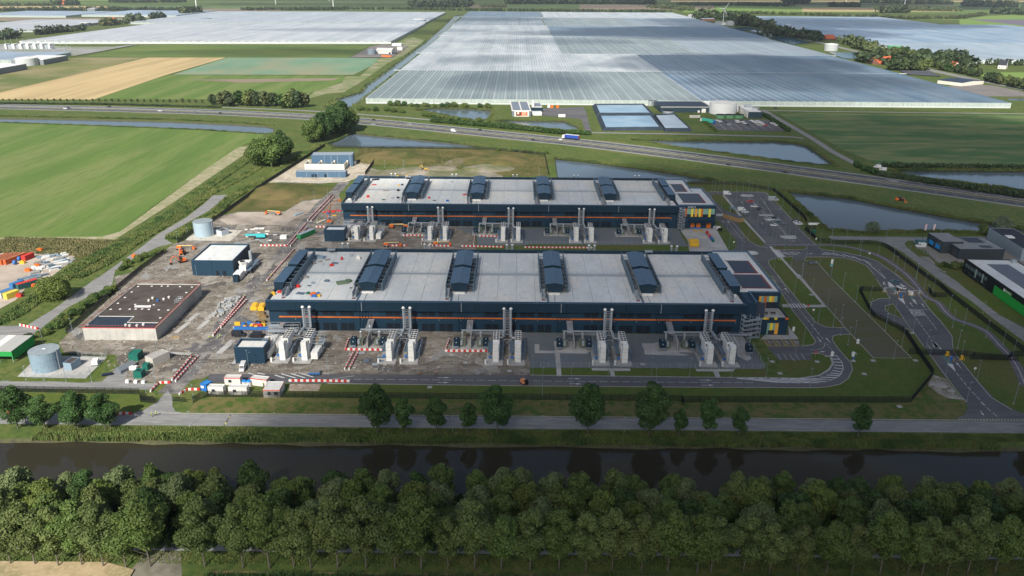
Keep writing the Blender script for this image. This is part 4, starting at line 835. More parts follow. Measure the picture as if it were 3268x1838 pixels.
for h, Y, nm in ((0, 292.7, 'nearer'), (1, 437.7, 'farther')):
    for i, x in enumerate(BAYX):
        wh = '%s from the left end' % nth(i + 1)
        put(p_stack, (x, Y - 4.2), 0, 'capped flue pair on a ladder mast before the %s hall, %s' % (nm, wh), 'flue masts before the halls')
        for s, dx in (('left', -3.7), ('right', 4.55)):
            put(p_gen, (x + dx - .3, Y - 2.7), 0, 'white generator set, %s hall, %s of the %s flue pair' % (nm, s, nth(i + 1)), 'white generator sets')
        if i > 0:
            put(p_bay, (x - 14.0, Y), 0, 'transformers beside a blast wall, %s hall, left of the %s flue pair' % (nm, nth(i + 1)), 'transformer bays')
            for s, dx in (('left', -19.6), ('right', -8.2)):
                put(p_cube, (x + dx, Y - 14.2), 0, 'navy cabinet on legs %s of the transformers by the %s flue pair, %s hall' % (s, nth(i + 1), nm), 'dark cabinets by the transformers')
# row of flues and white boxes behind each hall
for h, Y, nm in ((0, 358.5, 'nearer'), (1, 503.5, 'farther')):
    for i, x in enumerate(BAYX):
        t = thing('flue_mast', 'pair of capped flues rising behind the %s hall, %s from the left' % (nm, nth(i + 1)), 'chimney', (x + (2 if h else 0), Y + 7, 0), 0, 'flue masts behind the halls')
        for s in (-1.35, 1.35): part('flue', MB().cyl(s, 0, .45, 0, 13.0, 10), t, GALV); part('flue_cap', MB().cyl(s, 0, .55, 13.0, 13.2, 10, .7).cyl(s, 0, .7, 13.2, 13.6, 10, .2), t, OFFW)
        q = MB()
        for s in (-.8, .8): q.box(s - .07, s + .07, -.1, .1, 0, 12.4)
        for k in range(10): q.box(-.8, .8, -.05, .05, 4 + k * .9, 4.14 + k * .9)
        part('ladder_mast', q, t, GALV)
        if not h:
            for s, dx in (('left', -4.6), ('right', 4.6)): tag(MB().box(-1.1, 1.1, -1.2, 1.2, 9.2 - 9.2, 10.6).box(-1.2, 1.2, -1.3, 1.3, 10.6, 10.9).build('intake_tower', OFFW, loc=(x + dx, Y + 5, 0)), 'white intake tower behind the nearer hall, %s of the %s flue pair' % (s, nth(i + 1)), 'intake tower', 'intake towers behind the nearer hall')
# last transformer by the stair tower
t = put(p_cube, (89.5, 275.5), 0, 'dark navy cabinet alone on its slab near the right stair tower', 'dark cabinets by the transformers')
tt = thing('pipe_bridge', 'low galvanised pipe bridge by the right stair tower', 'pipe bridge', (86, 284.5, 0))
q = MB().box(-6, 7, -.4, .4, 3.6, 3.9)
for x in (-5.5, -1, 3, 6.5): q.box(x - .08, x + .08, -.3, -.2, 0, 3.6).box(x - .08, x + .08, .2, .3, 0, 3.6)
rail(q, [(-6, -.4, 3.9), (7, -.4, 3.9)]); part('frame', q, tt, GALV); part('pipe', MB().tube([(-1.5, .2, 3.9), (-1, -3, 4), (-.3, -8, 2.8)], .3, 8), tt, SILV)
# extra equipment on the first, unfinished unit of each hall
for h, Y, nm in ((0, 292.7, 'nearer'), (1, 437.7, 'farther')):
    for s, x in (('left', -93.6), ('right', -75.4)):
        t = thing('tank_trailer', 'white ribbed container under scaffolding %s of the first generators, %s hall' % (s, nm), 'container', (x, Y - 22.5, 0), 0, 'white ribbed containers under scaffolding')
        q = MB().box(-1.25, 1.25, -4, 3, .5, 3.1)
        for k in range(5): q.box(-1.1 + k * .5, -.95 + k * .5, -4.06, -4, .6, 3.0)
        part('body', q, t, OFFW); part('wheel', MB().tube([(-.8, -3.6, .45), (.8, -3.6, .45)], .4, 10), t, BLACK)
        t = thing('scaffold', 'tube scaffolding over the white container, %s of the first generators, %s hall' % (s, nm), 'scaffold', (x, Y - 18.5, 0), 0, 'scaffolds in the generator yards')
        q = MB()
        for a in (-2, 0, 2):
            for b in (-3.5, -1, 1.5, 4): q.tube([(a, b, 0), (a, b, 6.4)], .06, 4)
        part('upright', q, t, GALV); q = MB()
        for z in (1.8, 3.4, 5.0, 6.2):
            for b in (-3.5, -1, 1.5, 4): q.tube([(-2.1, b, z), (2.1, b, z)], .05, 4)
            for a in (-2, 0, 2): q.tube([(a, -3.6, z), (a, 4.1, z)], .05, 4)
        part('ledger', q, t, GALV); part('deck', MB().box(-2, 2, -1, 4, 3.4, 3.5), t, GALV)
        q = MB().cyl(0, -1.6, .4, 4.4, 6.4, 10); part('filter_pot', q, t, mat('brass', (.5, .35, .15), rough=.35, metal=.6))
    t = thing('scaffold', 'low scaffold platforms at the left end wall of the %s hall' % nm, 'scaffold', (-93, Y - 4, 0), 0, 'scaffolds in the generator yards')
    q = MB()
    for a in (-6, -3, 0, 3, 6):
        for b in (-3, 0, 3): q.tube([(a, b, 0), (a, b, 4.2)], .06, 4)
    for z in (1.6, 3.2, 4.1):
        for b in (-3, 0, 3): q.tube([(-6, b, z), (6, b, z)], .05, 4)
    part('frame', q, t, GALV); part('deck', MB().box(-6, 6, -3, 0, 2.4, 2.5).box(-6, -1, 0, 3, 3.2, 3.3), t, GALV); part('duct', MB().box(-1.5, .3, -1.5, 1.5, 3.6, 4.6), t, SILV)
    t = thing('canvas_shelter', 'white canvas shelter behind the small navy building before the %s hall' % nm, 'shelter', (-91.6, Y - 17, 0), 0, 'white canvas shelters')
    MBs = MB().add([(-5.4, -2.6, 0), (-.4, -2.6, 0), (-.4, 2.6, 0), (-5.4, 2.6, 0), (-5.4, -2.6, 4.2), (-.4, -2.6, 4.9), (-.4, 2.6, 4.9), (-5.4, 2.6, 4.2), (-2.9, 0, 4.1)], [(0, 1, 5, 4), (1, 2, 6, 5), (2, 3, 7, 6), (3, 0, 4, 7), (4, 5, 8), (5, 6, 8), (6, 7, 8), (7, 4, 8)])
    part('canvas', MBs, t, WHP); part('canvas', MB().add([(0, -2.6, 0), (4, -2.6, 0), (4, 2.6, 0), (0, 2.6, 0), (0, -2.6, 4.4), (4, -2.6, 4.0), (4, 2.6, 4.9), (0, 2.6, 4.3), (2, 0, 3.9)], [(0, 1, 5, 4), (1, 2, 6, 5), (2, 3, 7, 6), (3, 0, 4, 7), (4, 5, 8), (5, 6, 8), (6, 7, 8), (7, 4, 8)]), t, WHP)
    # small navy building left of the first unit
    t = thing('plant_building', 'small navy cubic building left of the %s hall generators' % nm, 'building', (-98.5, Y - 25.3, 0), 0, 'small navy plant buildings')
    q = MB().box(-5.5, 5.5, -4.2, 3.6, 0, 5.6)
    q.box(-5.5, 5.5, -4.2, -3.9, 5.6, 6.6).box(-5.5, 5.5, 3.3, 3.6, 5.6, 6.6).box(-5.5, -5.2, -3.9, 3.3, 5.6, 6.6).box(5.2, 5.5, -3.9, 3.3, 5.6, 6.6)
    part('wall', q, t, NAVY); part('roof_panel', MB().box(-5.2, 5.2, -3.9, 3.3, 5.6, 5.75), t, ROOFM); part('parapet_cap', MB().box(-5.55, 5.55, -4.25, -3.85, 6.6, 6.66).box(-5.55, 5.55, 3.25, 3.65, 6.6, 6.66).box(-5.55, -5.15, -3.85, 3.25, 6.6, 6.66).box(5.15, 5.55, -3.85, 3.25, 6.6, 6.66), t, BLUER)
    part('corner_lamp', MB().box(-.1, .1, -4.5, -4.2, 4.6, 4.8), t, GALV); part('apron', MB().box(-7.0, -5.5, -4.6, 3, 0, .1), t, PAVE)
# ================================================================== greenhouses
def ghm(n, c, c2): return mat(n, c, c2, .01, rough=.34, spec=.5, rnd=.10, stretch=(3, 1, 1))
GW = ghm('glass_white_screen', (.5, .52, .52), (.36, .4, .41)); GG = ghm('glass_grey', (.28, .31, .33), (.21, .25, .27)); GB = ghm('glass_blue', (.10, .155, .21), (.15, .2, .25)); GN = ghm('glass_green_grey', (.19, .23, .23), (.25, .29, .285)); GX = ghm('glass_plain_grey', (.22, .265, .29), (.26, .3, .33))
GWALL = mat('glass_wall', (.42, .47, .44), (.3, .36, .33), .3, rough=.4, stretch=(2, 1, .6)); GUT = mat('white_gutter', (.5, .53, .54), rough=.5)
def span_mesh(wd, ln, m, nr=3):
    b = MB(); p = wd / nr
    for k in range(nr):
        x = k * p; b.add([(x, 0, 0), (x + p / 2, 0, .75), (x + p, 0, 0), (x, ln, 0), (x + p / 2, ln, .75), (x + p, ln, 0)], [(0, 1, 4, 3), (1, 2, 5, 4), (0, 2, 1), (3, 4, 5)])
    return b.mesh('roof_span', m)
def greenhouse(label, x0, x1, y0, y1, m, wd=12.8, h=5.6, slant=0.0, gutters=True, lslant=0.0, front='glass'):
    t = thing('greenhouse', label, 'greenhouse', (x0, y0, 0), 0, 'glass greenhouses'); n = max(1, round((x1 - x0) / wd)); wd = (x1 - x0) / n; me = span_mesh(wd - .5, y1 - y0, m)
    for i in range(n): part('roof_span', me, t, loc=(i * wd + .25, slant * i * wd, h))
    g = MB()
    for i in range(n + 1): g.add([(i * wd - .3, slant * i * wd, h - .02), (i * wd + .3, slant * i * wd, h - .02), (i * wd + .3, slant * i * wd + y1 - y0, h - .02), (i * wd - .3, slant * i * wd + y1 - y0, h - .02), (i * wd - .3, slant * i * wd, h + .12), (i * wd + .3, slant * i * wd, h + .12), (i * wd + .3, slant * i * wd + y1 - y0, h + .12), (i * wd - .3, slant * i * wd + y1 - y0, h + .12)], [(4, 5, 6, 7), (0, 1, 5, 4), (1, 2, 6, 5), (3, 0, 4, 7)])
    part('gutter', g, t, GUT)['kind'] = 'stuff'
    L, D_ = x1 - x0, y1 - y0; s = slant * L
    w_ = MB().add([(0, 0, 1.4), (L, s, 1.4), (L, s, h), (0, 0, h), (0, D_, 0), (L, D_ + s, 0), (L, D_ + s, h), (0, D_, h), (0, 0, 1.4), (L, s, 1.4)], [(0, 1, 2, 3), (1, 5, 6, 2), (5, 4, 7, 6), (4, 0, 3, 7)])
    part('glass_wall', w_, t, GWALL if front == 'glass' else GUT)
    part('plinth', MB().add([(0, -.1, 0), (L, s - .1, 0), (L, s - .1, 1.4), (0, -.1, 1.4), (0, D_, 0), (L + .1, D_ + s, 0), (L + .1, D_ + s, 1.4), (0, D_, 1.4)], [(0, 1, 2, 3), (1, 5, 6, 2), (4, 0, 3, 7)]), t, GUT)
    ms = MB()
    for i in range(int(L / 4.27) + 1): x = i * 4.27; ms.box(x - .09, x + .09, slant * x - .16, slant * x - .02, 1.4, h)
    part('mullion', ms, t, GUT)['kind'] = 'stuff'
    return t
ROWY = [900, 1183, 1454, 1878, 2283, 2744, 3168]
_c = ['nearest', 'second', 'third', 'fourth', 'fifth', 'farthest']
LAY = [[(-170, 205, GN, 'left'), (205.5, 549, GB, 'right')], [(-171, 207, GW, 'left'), (208, 551, GB, 'right')], [(-174, 76, GW, 'left'), (77, 329, GN, 'middle'), (330, 556, GX, 'right')], [(-178, 77, GW, 'left'), (79, 331, GB, 'middle'), (332, 566, GB, 'right')], [(-182, 72, GG, 'left'), (76, 332, GN, 'middle'), (333, 575, GX, 'right')], [(-186, 80, GB, 'left'), (83, 334, GW, 'middle'), (335, 580, GW, 'right')]]
_nm = {id(GW): 'white screened', id(GG): 'grey', id(GB): 'bluish', id(GN): 'greenish grey', id(GX): 'plain grey'}
for r, row in enumerate(LAY):
    for x0, x1, m, w_ in row:
        greenhouse('%s glasshouse block on the %s of the big complex, %s row' % (_nm[id(m)], w_, _c[r]), x0, x1, ROWY[r] + .8, ROWY[r + 1] - 1.5, m, wd=12.8 if m is not GB else 9.6)
b = MB()
for y in ROWY[1:6]: b.box(-180, 560, y - 1.1, y + .5, 5.3, 6.1)
tag(b.build('service_gallery', GUT), 'white service galleries running across the big glasshouse complex between its rows', 'gallery')['kind'] = 'stuff'
greenhouse('white fronted glasshouse block left of the straight canal, nearer half', -1000, -264, 1652, 2290, ghm('glass_pale', (.45, .48, .5), (.55, .57, .57)), 16, slant=.087, front='white')
greenhouse('glasshouse block left of the straight canal, farther half', -1090, -268, 2325, 3040, ghm('glass_pale_b', (.4, .44, .47), (.48, .51, .52)), 16, slant=.06)
greenhouse('blue grey glasshouse field beyond the village road, nearer part', 748, 1500, 1396, 1760, ghm('glass_sky', (.27, .34, .4), (.36, .42, .46)), 19, front='white')
greenhouse('blue grey glasshouse field beyond the village road, middle part', 735, 1440, 1765, 2480, ghm('glass_sky_b', (.2, .29, .38), (.3, .37, .43)), 19)
greenhouse('blue grey glasshouse field beyond the village road, farther part', 770, 1256, 2500, 2930, ghm('glass_sky_c', (.32, .39, .44), (.24, .32, .4)), 19)
x0, y0 = A0(-300, 248); x1, _y = A0(680, 215)
greenhouse('pale glasshouse at the left edge behind the roadside trees', A0(-200, 205)[0], A0(560, 205)[0], A0(0, 248)[1], A0(0, 160)[1], ghm('glass_left', (.5, .51, .5), (.42, .45, .46)), 19, slant=.18)
greenhouse('bluish glasshouse far left before the dark tree line', A0(-200, 125)[0], A0(560, 125)[0], A0(0, 128)[1], A0(0, 92)[1], ghm('glass_left_b', (.3, .38, .46), (.36, .43, .5)), 25)
greenhouse('bluish glasshouse far left, right hand part before the dark tree line', A0(600, 125)[0], A0(1350, 125)[0], A0(900, 126)[1], A0(900, 88)[1], MATS['glass_left_b'], 25)
greenhouse('low glasshouse by the electricity substation at the left edge', A0(-300, 330)[0], A0(180, 480)[0], A0(0, 475)[1], A0(0, 412)[1], MATS['glass_left_b'], 15)

# ================================================================== other buildings
def bldg(name, label, cat, pL, pR, depth, h, wall, roof, gable=0.0, par=.0, group=None):
    pL, pR = Vector(pL), Vector(pR); d = pR - pL; L = d.length; rz = math.atan2(d.y, d.x)
    t = thing(name, label, cat, (pL.x, pL.y, 0), rz, group); t['_L'] = L
    if gable:
        part('wall', MB().xprism([(0, 0), (depth, 0), (depth, h), (depth / 2, h + gable - .25), (0, h)], 0, L), t, wall)
        for s in (0, 1):
            y0, y1 = (-.35, depth / 2) if s == 0 else (depth + .35, depth / 2); zz = h - .35 * gable / (depth / 2)
            part('roof', MB().add([(-.3, y0, zz), (L + .3, y0, zz), (L + .3, y1, h + gable), (-.3, y1, h + gable), (-.3, y0, zz + .18), (L + .3, y0, zz + .18), (L + .3, y1, h + gable + .18), (-.3, y1, h + gable + .18)], [(4, 5, 6, 7), (0, 1, 5, 4), (1, 2, 6, 5), (2, 3, 7, 6), (3, 0, 4, 7)]), t, roof)
    else:
        part('wall', MB().box(0, L, 0, depth, 0, h), t, wall); part('roof', MB().box(.25, L - .25, .25, depth - .25, h, h + .12), t, roof)
        p = max(par, .25); part('parapet', MB().box(0, L, 0, .25, h, h + p).box(0, L, depth - .25, depth, h, h + p).box(0, .25, .25, depth - .25, h, h + p).box(L - .25, L, .25, depth - .25, h, h + p), t, wall)
    return t
def fins(t, xs, y, z0, z1, w_, name, m):
    for x in xs: part(name, MB().box(x, x + w_, y - .08, y, z0, z1), t, m)
def tank(label, x, y, r, h, m, rm, dome=.6, bands=0, name='storage_tank', n=32, group=None):
    t = thing(name, label, 'tank', (x, y, 0), 0, group); part('shell', MB().cyl(0, 0, r, 0, h, n), t, m)
    part('roof', MB().cyl(0, 0, r + .05, h, h + .12, n).cyl(0, 0, r, h + .12, h + .12 + dome, n, .3), t, rm)
    for k in range(bands): q = MB().cyl(0, 0, r + .05, h * (k + 1) / (bands + 1), h * (k + 1) / (bands + 1) + .12, n); part('band', q, t, m)
    return t
CONC = mat('precast_concrete', (.42, .41, .37), (.35, .345, .32), .35, c3=(.47, .455, .42), sc3=.1)
BROOF = mat('bitumen_roof', (.05, .04, .035), (.07, .057, .048), .25, c3=(.085, .072, .06), sc3=.12, det=7, rough=.7)
TBLUE = mat('tank_blue_grey', (.22, .3, .36), (.19, .27, .33), .6, rough=.5)
# concrete shell with brown roof
q = ZM(240, 880, 440)
t = thing('concrete_building', 'unfinished concrete building with a flat brown roof and red edge protection', 'building', (-170.1, 282.3, 0))
W_, DD, HH = 28.8, 47.6, 5.3
for k in range(11): part('wall_panel', MB().box(k * W_ / 11 + .02, (k + 1) * W_ / 11 - .02, 0, .3, 0, HH), t, CONC)
for k in range(17): part('wall_panel', MB().box(W_ - .3, W_, .31 + k * (DD - .3) / 17, .31 + (k + 1) * (DD - .3) / 17 - .03, 0, HH), t, CONC)
part('wall_panel', MB().box(0, .3, .31, DD, 0, HH), t, CONC); part('wall_panel', MB().box(.31, W_ - .31, DD - .3, DD, 0, HH), t, CONC)
part('roof', MB().box(.3, W_ - .3, .3, DD - .3, 0, HH - .3), t, BROOF)
part('membrane_patch', MB().box(.6, 15.0, 1.0, 11.5, HH - .3, HH - .24).box(15.0, 27.5, 1.0, 5.6, HH - .3, HH - .24), t, mat('new_membrane', (.02, .03, .045), (.03, .04, .055), .5, rough=.5))
part('membrane_edge', MB().box(.8, 15.2, 11.5, 11.75, HH - .3, HH - .12).box(15.0, 15.25, 5.7, 11.5, HH - .3, HH - .12).box(15.2, 27.4, 5.5, 5.75, HH - .3, HH - .12), t, WHP)
part('edge_rail', MB().box(-.1, W_ + .1, -.12, -.02, HH - .1, HH + .12).box(W_ + .02, W_ + .12, -.1, DD, HH - .1, HH + .1), t, RED)
q2 = MB()
for k in range(24): q2.box(k * W_ / 24 - .04, k * W_ / 24 + .04, -.1, -.02, HH, HH + 1.1)
for k in range(40): q2.box(W_ + .02, W_ + .1, k * DD / 40, k * DD / 40 + .08, HH, HH + 1.1); q2.box(-.1, -.02, k * DD / 40, k * DD / 40 + .08, HH, HH + 1.1)
q2.box(-.1, W_ + .1, -.1, -.04, HH + 1.0, HH + 1.08).box(W_ + .04, W_ + .1, 0, DD, HH + 1.0, HH + 1.08).box(-.1, -.04, 0, DD, HH + 1.0, HH + 1.08).box(0, W_, DD, DD + .08, HH + 1.0, HH + 1.08)
part('edge_netting', q2, t, mat('faded_red', (.3, .07, .05)))['kind'] = 'stuff'
for px, py in ((1175, 190), (1430, 185), (1615, 183), (1732, 183), (1958, 193), (2180, 200), (1055, 292), (928, 395), (798, 503), (662, 615), (838, 612), (1018, 612), (1130, 610), (1250, 610), (1375, 617), (1560, 625), (1738, 630), (2075, 303), (1968, 408), (1468, 532), (1120, 525), (1588, 775), (225, 910)):
    x, y = q(px, py, HH); part('roof_outlet', MB().ob(0, 0, .85, .7, 0, .14, .2), t, WHP, loc=(x + 170.1, y - 282.3, HH - .3))
for i, (px, py, c) in enumerate(((1375, 465, WHP), (1448, 420, WHP), (1540, 465, BLUEP), (1655, 440, WHP), (1752, 405, WHP), (945, 925, WHP), (1018, 935, WHP), (1155, 935, WHP), (1275, 915, OFFW))):
    x, y = q(px, py, HH); bb = MB().cyl(0, 0, .45, 0, .7, 8, .55).tube([(-.4, 0, .7), (0, 0, 1.2), (.4, 0, .7)], .05, 4)
    tag(bb.build('bulk_bag', c, loc=(x, y, HH - .28)), '%s bulk bag on the brown roof, %s counted from its back' % ('blue' if c is BLUEP else 'white', nth(i + 1)), 'bulk bag', 'bulk bags on the brown roof')
x, y = q(1250, 570, HH); tag(MB().box(-3, 3, -.5, .5, 0, .5).box(3, 3.8, -.4, .4, 0, .7).build('board_stack', WHP, loc=(x, y, HH - .28)), 'stack of white boards in the middle of the brown roof', 'board stack')
x, y = q(1940, 700)
t = thing('scaffold', 'scaffold stair against the right wall of the concrete building', 'scaffold', (x + .8, y, 0), PI / 2, 'site scaffolds'); qq = MB()
for a in (-2, 0, 2):
    for b_ in (-1, 1): qq.tube([(a, b_, 0), (a, b_, 7)], .06, 4)
for z in (1.5, 3, 4.5, 6, 6.9):
    for b_ in (-1, 1): qq.tube([(-2, b_, z), (2, b_, z)], .05, 4)
    for a in (-2, 0, 2): qq.tube([(a, -1, z), (a, 1, z)], .05, 4)
part('frame', qq, t, GALV); part('deck', MB().box(-2, 2, -1, 1, 4.4, 4.5).box(-2, 0, -1, 1, 2.4, 2.5), t, GALV)
# navy building behind with pale roof
t = bldg('navy_building', 'navy flat roofed building between the two tanks with white plant at its side', 'building', (-154.8, 354.4), (-135, 354.4), 25.2, 7.0, NAVY, ROOFM, par=.8)
part('downpipe', MB().box(9.6, 9.75, -.1, 0, 0, 7.6), t, NAVY2); part('parapet_cap', MB().box(-.05, 19.85, -.05, .3, 7.8, 7.88).box(-.05, .3, .3, 25.2, 7.8, 7.88).box(19.5, 19.85, .3, 25.2, 7.8, 7.88).box(-.05, 19.85, 24.9, 25.25, 7.8, 7.88), t, BLUER)
fins(t, (11.2, 14.4), 0, 0, 2.6, 1.6, 'door', DARKB)
t = thing('chiller', 'white chiller unit with funnels beside the navy building', 'chiller', (-131.5, 360, 0)); part('body', MB().box(-1.6, 1.6, -3.5, 6, .4, 4.2), t, OFFW); part('funnel', MB().cyl(-.1, -2, 1.6, 4.2, 6.2, 4, 2.2), t, OFFW); part('fan', MB().cyl(-.1, -2, 1.3, 6.2, 6.3, 12), t, FANM); part('platform', MB().box(1.7, 3.6, -4, 12, 2.2, 2.35), t, STEELB); part('flue', MB().cyl(0, 9.5, .8, 0, 7.6, 10), t, GALV)
tag(MB().box(-1.7, 1.7, -3, 3, .1, 3.0).build('site_container', OFFW, loc=(-131.9, 352.2, 0), rz=0), 'white container at the front right corner of the navy building', 'container')
tag(MB().box(-1.2, 1.2, -1.2, 1.2, .1, 3.2).build('site_container', NAVY2, loc=(-131.5, 347.0, 0)), 'small dark navy container before the white one', 'container')
# tanks of the west side
tk = tank('large blue grey water tank on the concrete slab at lower left', -171.6, 258.6, 5.1, 7.2, TBLUE, mat('tank_roof', (.25, .29, .31), (.2, .24, .26), .5), .15, 2)
part('ladder', MB().box(5.05, 5.2, -1.2, -.7, 0, 7.8), tk, GALV); part('hatch', MB().box(-.6, .6, 0, .5, 7.3, 7.6), tk, OFFW)
t = bldg('pump_house', 'blue grey pump house with a dark roof beside the large tank', 'pump house', ZM(0, 1050, 480)(1100, 700), ZM(0, 1050, 480)(1235, 715), 5.0, 2.7, TBLUE, mat('dark_brown_roof', (.06, .05, .045)))
x, y = ZM(580, 700, 480)(390, 265); tk = tank('pale blue grey water tank beyond the navy building', x, y, 5.2, 8.0, mat('tank_pale', (.33, .42, .48), (.3, .39, .45), .6, rough=.5), MATS['tank_roof'], .15, 2)
part('ladder', MB().box(5.1, 5.3, -1, -.5, 0, 8.6), tk, GALV)
bldg('pump_house', 'pale pump house with a dark roof beside the farther tank', 'pump house', ZM(580, 700, 480)(600, 270), ZM(580, 700, 480)(690, 290), 5.0, 2.7, mat('pale_blue_wall', (.42, .47, .52)), MATS['dark_brown_roof'])
# substation
q = ZM(880, 460, 480)
BW = mat('switch_blue', (.06, .12, .19), (.07, .13, .2), .5, rough=.5, stretch=(5, 1, 1)); CREAM = mat('cream_concrete', (.66, .62, .52), (.6, .56, .47), .4)
t = bldg('switch_house', 'long low blue switch house in the sandy substation yard', 'switch house', q(350, 568), q(1200, 572), 7.5, 3.7, BW, GALV)
fins(t, (7.5, 15, 22.5, 30.5), 0, 0, 3.7, .2, 'pilaster', GALV); fins(t, (11, 13.3, 20), 0, 0, 2.4, 1.8, 'door', NAVY2)
t = thing('blast_enclosure', 'cream concrete transformer enclosure with three dividing walls', 'blast wall', (q(498, 437)[0], q(498, 437)[1], 0)); LL = q(1180, 440)[0] - q(498, 437)[0]
part('front_wall', MB().box(0, LL, 0, .4, 0, 4.3), t, CREAM)
for k in range(4): part('dividing_wall', MB().box(k * (LL - .4) / 3, k * (LL - .4) / 3 + .4, .41, 10, 0, 4.3), t, CREAM); 
for k in range(4): part('end_pier', MB().box(k * (LL - .4) / 3 - .0, k * (LL - .4) / 3 + 1.2, 10.01, 10.5, 0, 4.9), t, CREAM)
for k in range(3): part('transformer', MB().box(k * LL / 3 + 2.5, k * LL / 3 + 6.5, 3, 7, 0, 3.2), t, MATS['transformer_grey'])
t = bldg('switch_house', 'tall blue switch house at the back of the sandy substation yard', 'switch house', q(620, 385), q(1325, 380), 11.5, 8.4, BW, GALV)
fins(t, (9.5, 14.5, 19.2, 28.5), 0, 0, 8.3, .25, 'pilaster', GALV); part('service_unit', MB().box(t['_L'], t['_L'] + 1.6, 5, 8, 0, 2.6), t, OFFW)
# right-hand business estate
q = F4
DG = mat('anthracite_cladding', (.035, .047, .055), (.042, .055, .063), .6, rough=.6)
t = bldg('workshop_building', 'anthracite workshop with blue gates and solar panels on its grey roof', 'building', q(1340, 742), q(2180, 745), 19.5, 5.2, DG, mat('grey_roof', (.24, .25, .25), (.2, .21, .21), .3))
L = t['_L']
part('upper_block', MB().box(-4.5, 6.5, 9.0, 24.5, 0, 6.4), t, DG); part('upper_roof', MB().box(-4.3, 6.3, 9.2, 24.3, 6.4, 6.5), t, MATS['grey_roof'])
for k, yy in enumerate((10.0, 16.8)):
    f_ = part('gate', MB().box(-4.62, -4.5, yy, yy + 5.2, 0, 5.2), t, GLASS); part('blue_panel', MB().box(-4.7, -4.63, yy + .4, yy + 4.8, 1.6, 3.8), f_, mat('sign_blue', (.02, .26, .62)))
part('door', MB().box(-.1, 0, 3.0, 6.0, 0, 3.6), t, mat('door_grey', (.07, .07, .065)))
for k in range(7):
    part('solar_row', MB().box(11 - k * .2, 19.5 - k * .1, 8.0 + k * 1.6, 9.0 + k * 1.6, 5.5, 5.62), t, SOLAR) if k > 1 else part('solar_row', MB().box(12.5, 18.5, 2.8 + k * 1.8, 3.8 + k * 1.8, 5.5, 5.62), t, SOLAR)
t = bldg('depot_building', 'pale grey depot with a dark roof at the right edge behind the workshop', 'building', q(2500, 770), q(3000, 785), 36, 6.2, mat('pale_grey_cladding', (.26, .31, .35), rough=.5), mat('dark_roof', (.03, .035, .045)))
part('roof_light', MB().box(1.5, 5, 18, 22, 6.3, 6.8), t, OFFW)
# black and green building lower right, running towards the camera
p0 = Vector(F4(1420, 985)); p1 = Vector(E4(2576, 780)); d = (p1 - p0).normalized(); p2 = p0 + d * 62
t = thing('showroom_building', 'black building with a white roof and bright green panels along its side', 'building', (p2.x, p2.y, 0), math.atan2(-d.y, -d.x)); LL = 62
H_ = 6.6
part('wall', MB().box(0, LL, -24, 0, 0, H_), t, mat('black_cladding', (.008, .009, .011), rough=.5))
part('roof', MB().box(.4, LL - .4, -23.6, -.4, H_, H_ + .12), t, ROOFM); part('parapet', MB().box(0, LL, -.4, 0, H_, H_ + .5).box(0, LL, -24, -23.6, H_, H_ + .5).box(LL - .4, LL, -23.6, -.4, H_, H_ + .5), t, MATS['black_cladding'])
part('solar_array', MB().box(12, LL - 7, -17, -7, H_ + .13, H_ + .3), t, mat('solar_grey', (.11, .13, .16), (.13, .15, .18), 1.5))
GRN = mat('vivid_green', (.02, .36, .05), rough=.5)
for k in range(12): part('green_panel', MB().box(6.0 + k * 2.25, 8.22 + k * 2.25, .0, .12, .2, 4.4), t, GRN)
for k in range(8): part('window', MB().box(LL - 3.6 - k * 2.6, LL - 1.6 - k * 2.6, 0, .08, 3.6, 5.4), t, mat('window_pale', (.12, .16, .16), rough=.2)); part('window', MB().box(LL - 3.6 - k * 2.6, LL - 1.6 - k * 2.6, 0, .08, .6, 2.4), t, GLASS)
for k in range(2): part('flag_banner', MB().box(LL - 12.6 - k * 6.4, LL - 11.6 - k * 6.4, .12, .2, 1.6, 5.8), t, mat('banner', (.4, .44, .3), (.15, .3, .4), 1.0))
part('sign', MB().box(19, 24, .13, .22, 4.7, 5.8), t, mat('sign_pale_green', (.3, .5, .22))); part('sign_disc', MB().box(24.2, 25.4, .13, .22, 4.6, 5.9), t, OFFW)
part('roof_unit', MB().box(LL - 5, LL - 3, -22, -20, H_, H_ + 1.6), t, GALV)
# small things in the lower left yard
q = ZM(0, 1050, 480)
t = bldg('green_kiosk', 'larger dark green kiosk left of the pale concrete box', 'kiosk', q(2210, 545), q(2370, 550), 4.2, 2.6, GREENP, GREENP)
t = bldg('green_kiosk', 'dark green kiosk with a roof hatch, nearest the road', 'kiosk', q(2295, 845), q(2430, 850), 3.0, 2.4, GREENP, GREENP); part('hatch', MB().box(.9, 2.0, 1, 2, 2.6, 2.75), t, BLACK)
bldg('green_kiosk', 'small dark green kiosk behind the hatch-roofed one', 'kiosk', q(2440, 705), q(2535, 710), 2.2, 2.0, GREENP, GREENP)
t = bldg('concrete_box', 'pale concrete box building by the green kiosks', 'substation', A2(1092, 660), A2(1150, 680), 7.2, 3.0, mat('pale_box', (.45, .43, .38), (.4, .385, .34), .6), mat('box_roof', (.34, .33, .31), (.28, .27, .25), 1.0))
tag(MB().xprism([(-1.6, 0), (1.6, 0), (1.6, 1.2), (0, 2.4), (-1.6, 1.2)], -3.4, 3.4).build('tunnel_shed', mat('grey_sheet', (.14, .16, .18)), loc=(*A2(940, 700), 0), rz=1.15), 'grey gabled tunnel shed left of the green kiosks', 'shed')
for i, (a, b_) in enumerate(((2262, 690), (2320, 690))): tag(MB().box(-.7, .7, -.7, .7, 0, 1.3).build('utility_box', OFFW, loc=(*q(a, b_), 0)), 'white utility box between shed and kiosks, %s of two' % ('left' if i == 0 else 'right'), 'utility box', 'white utility boxes')
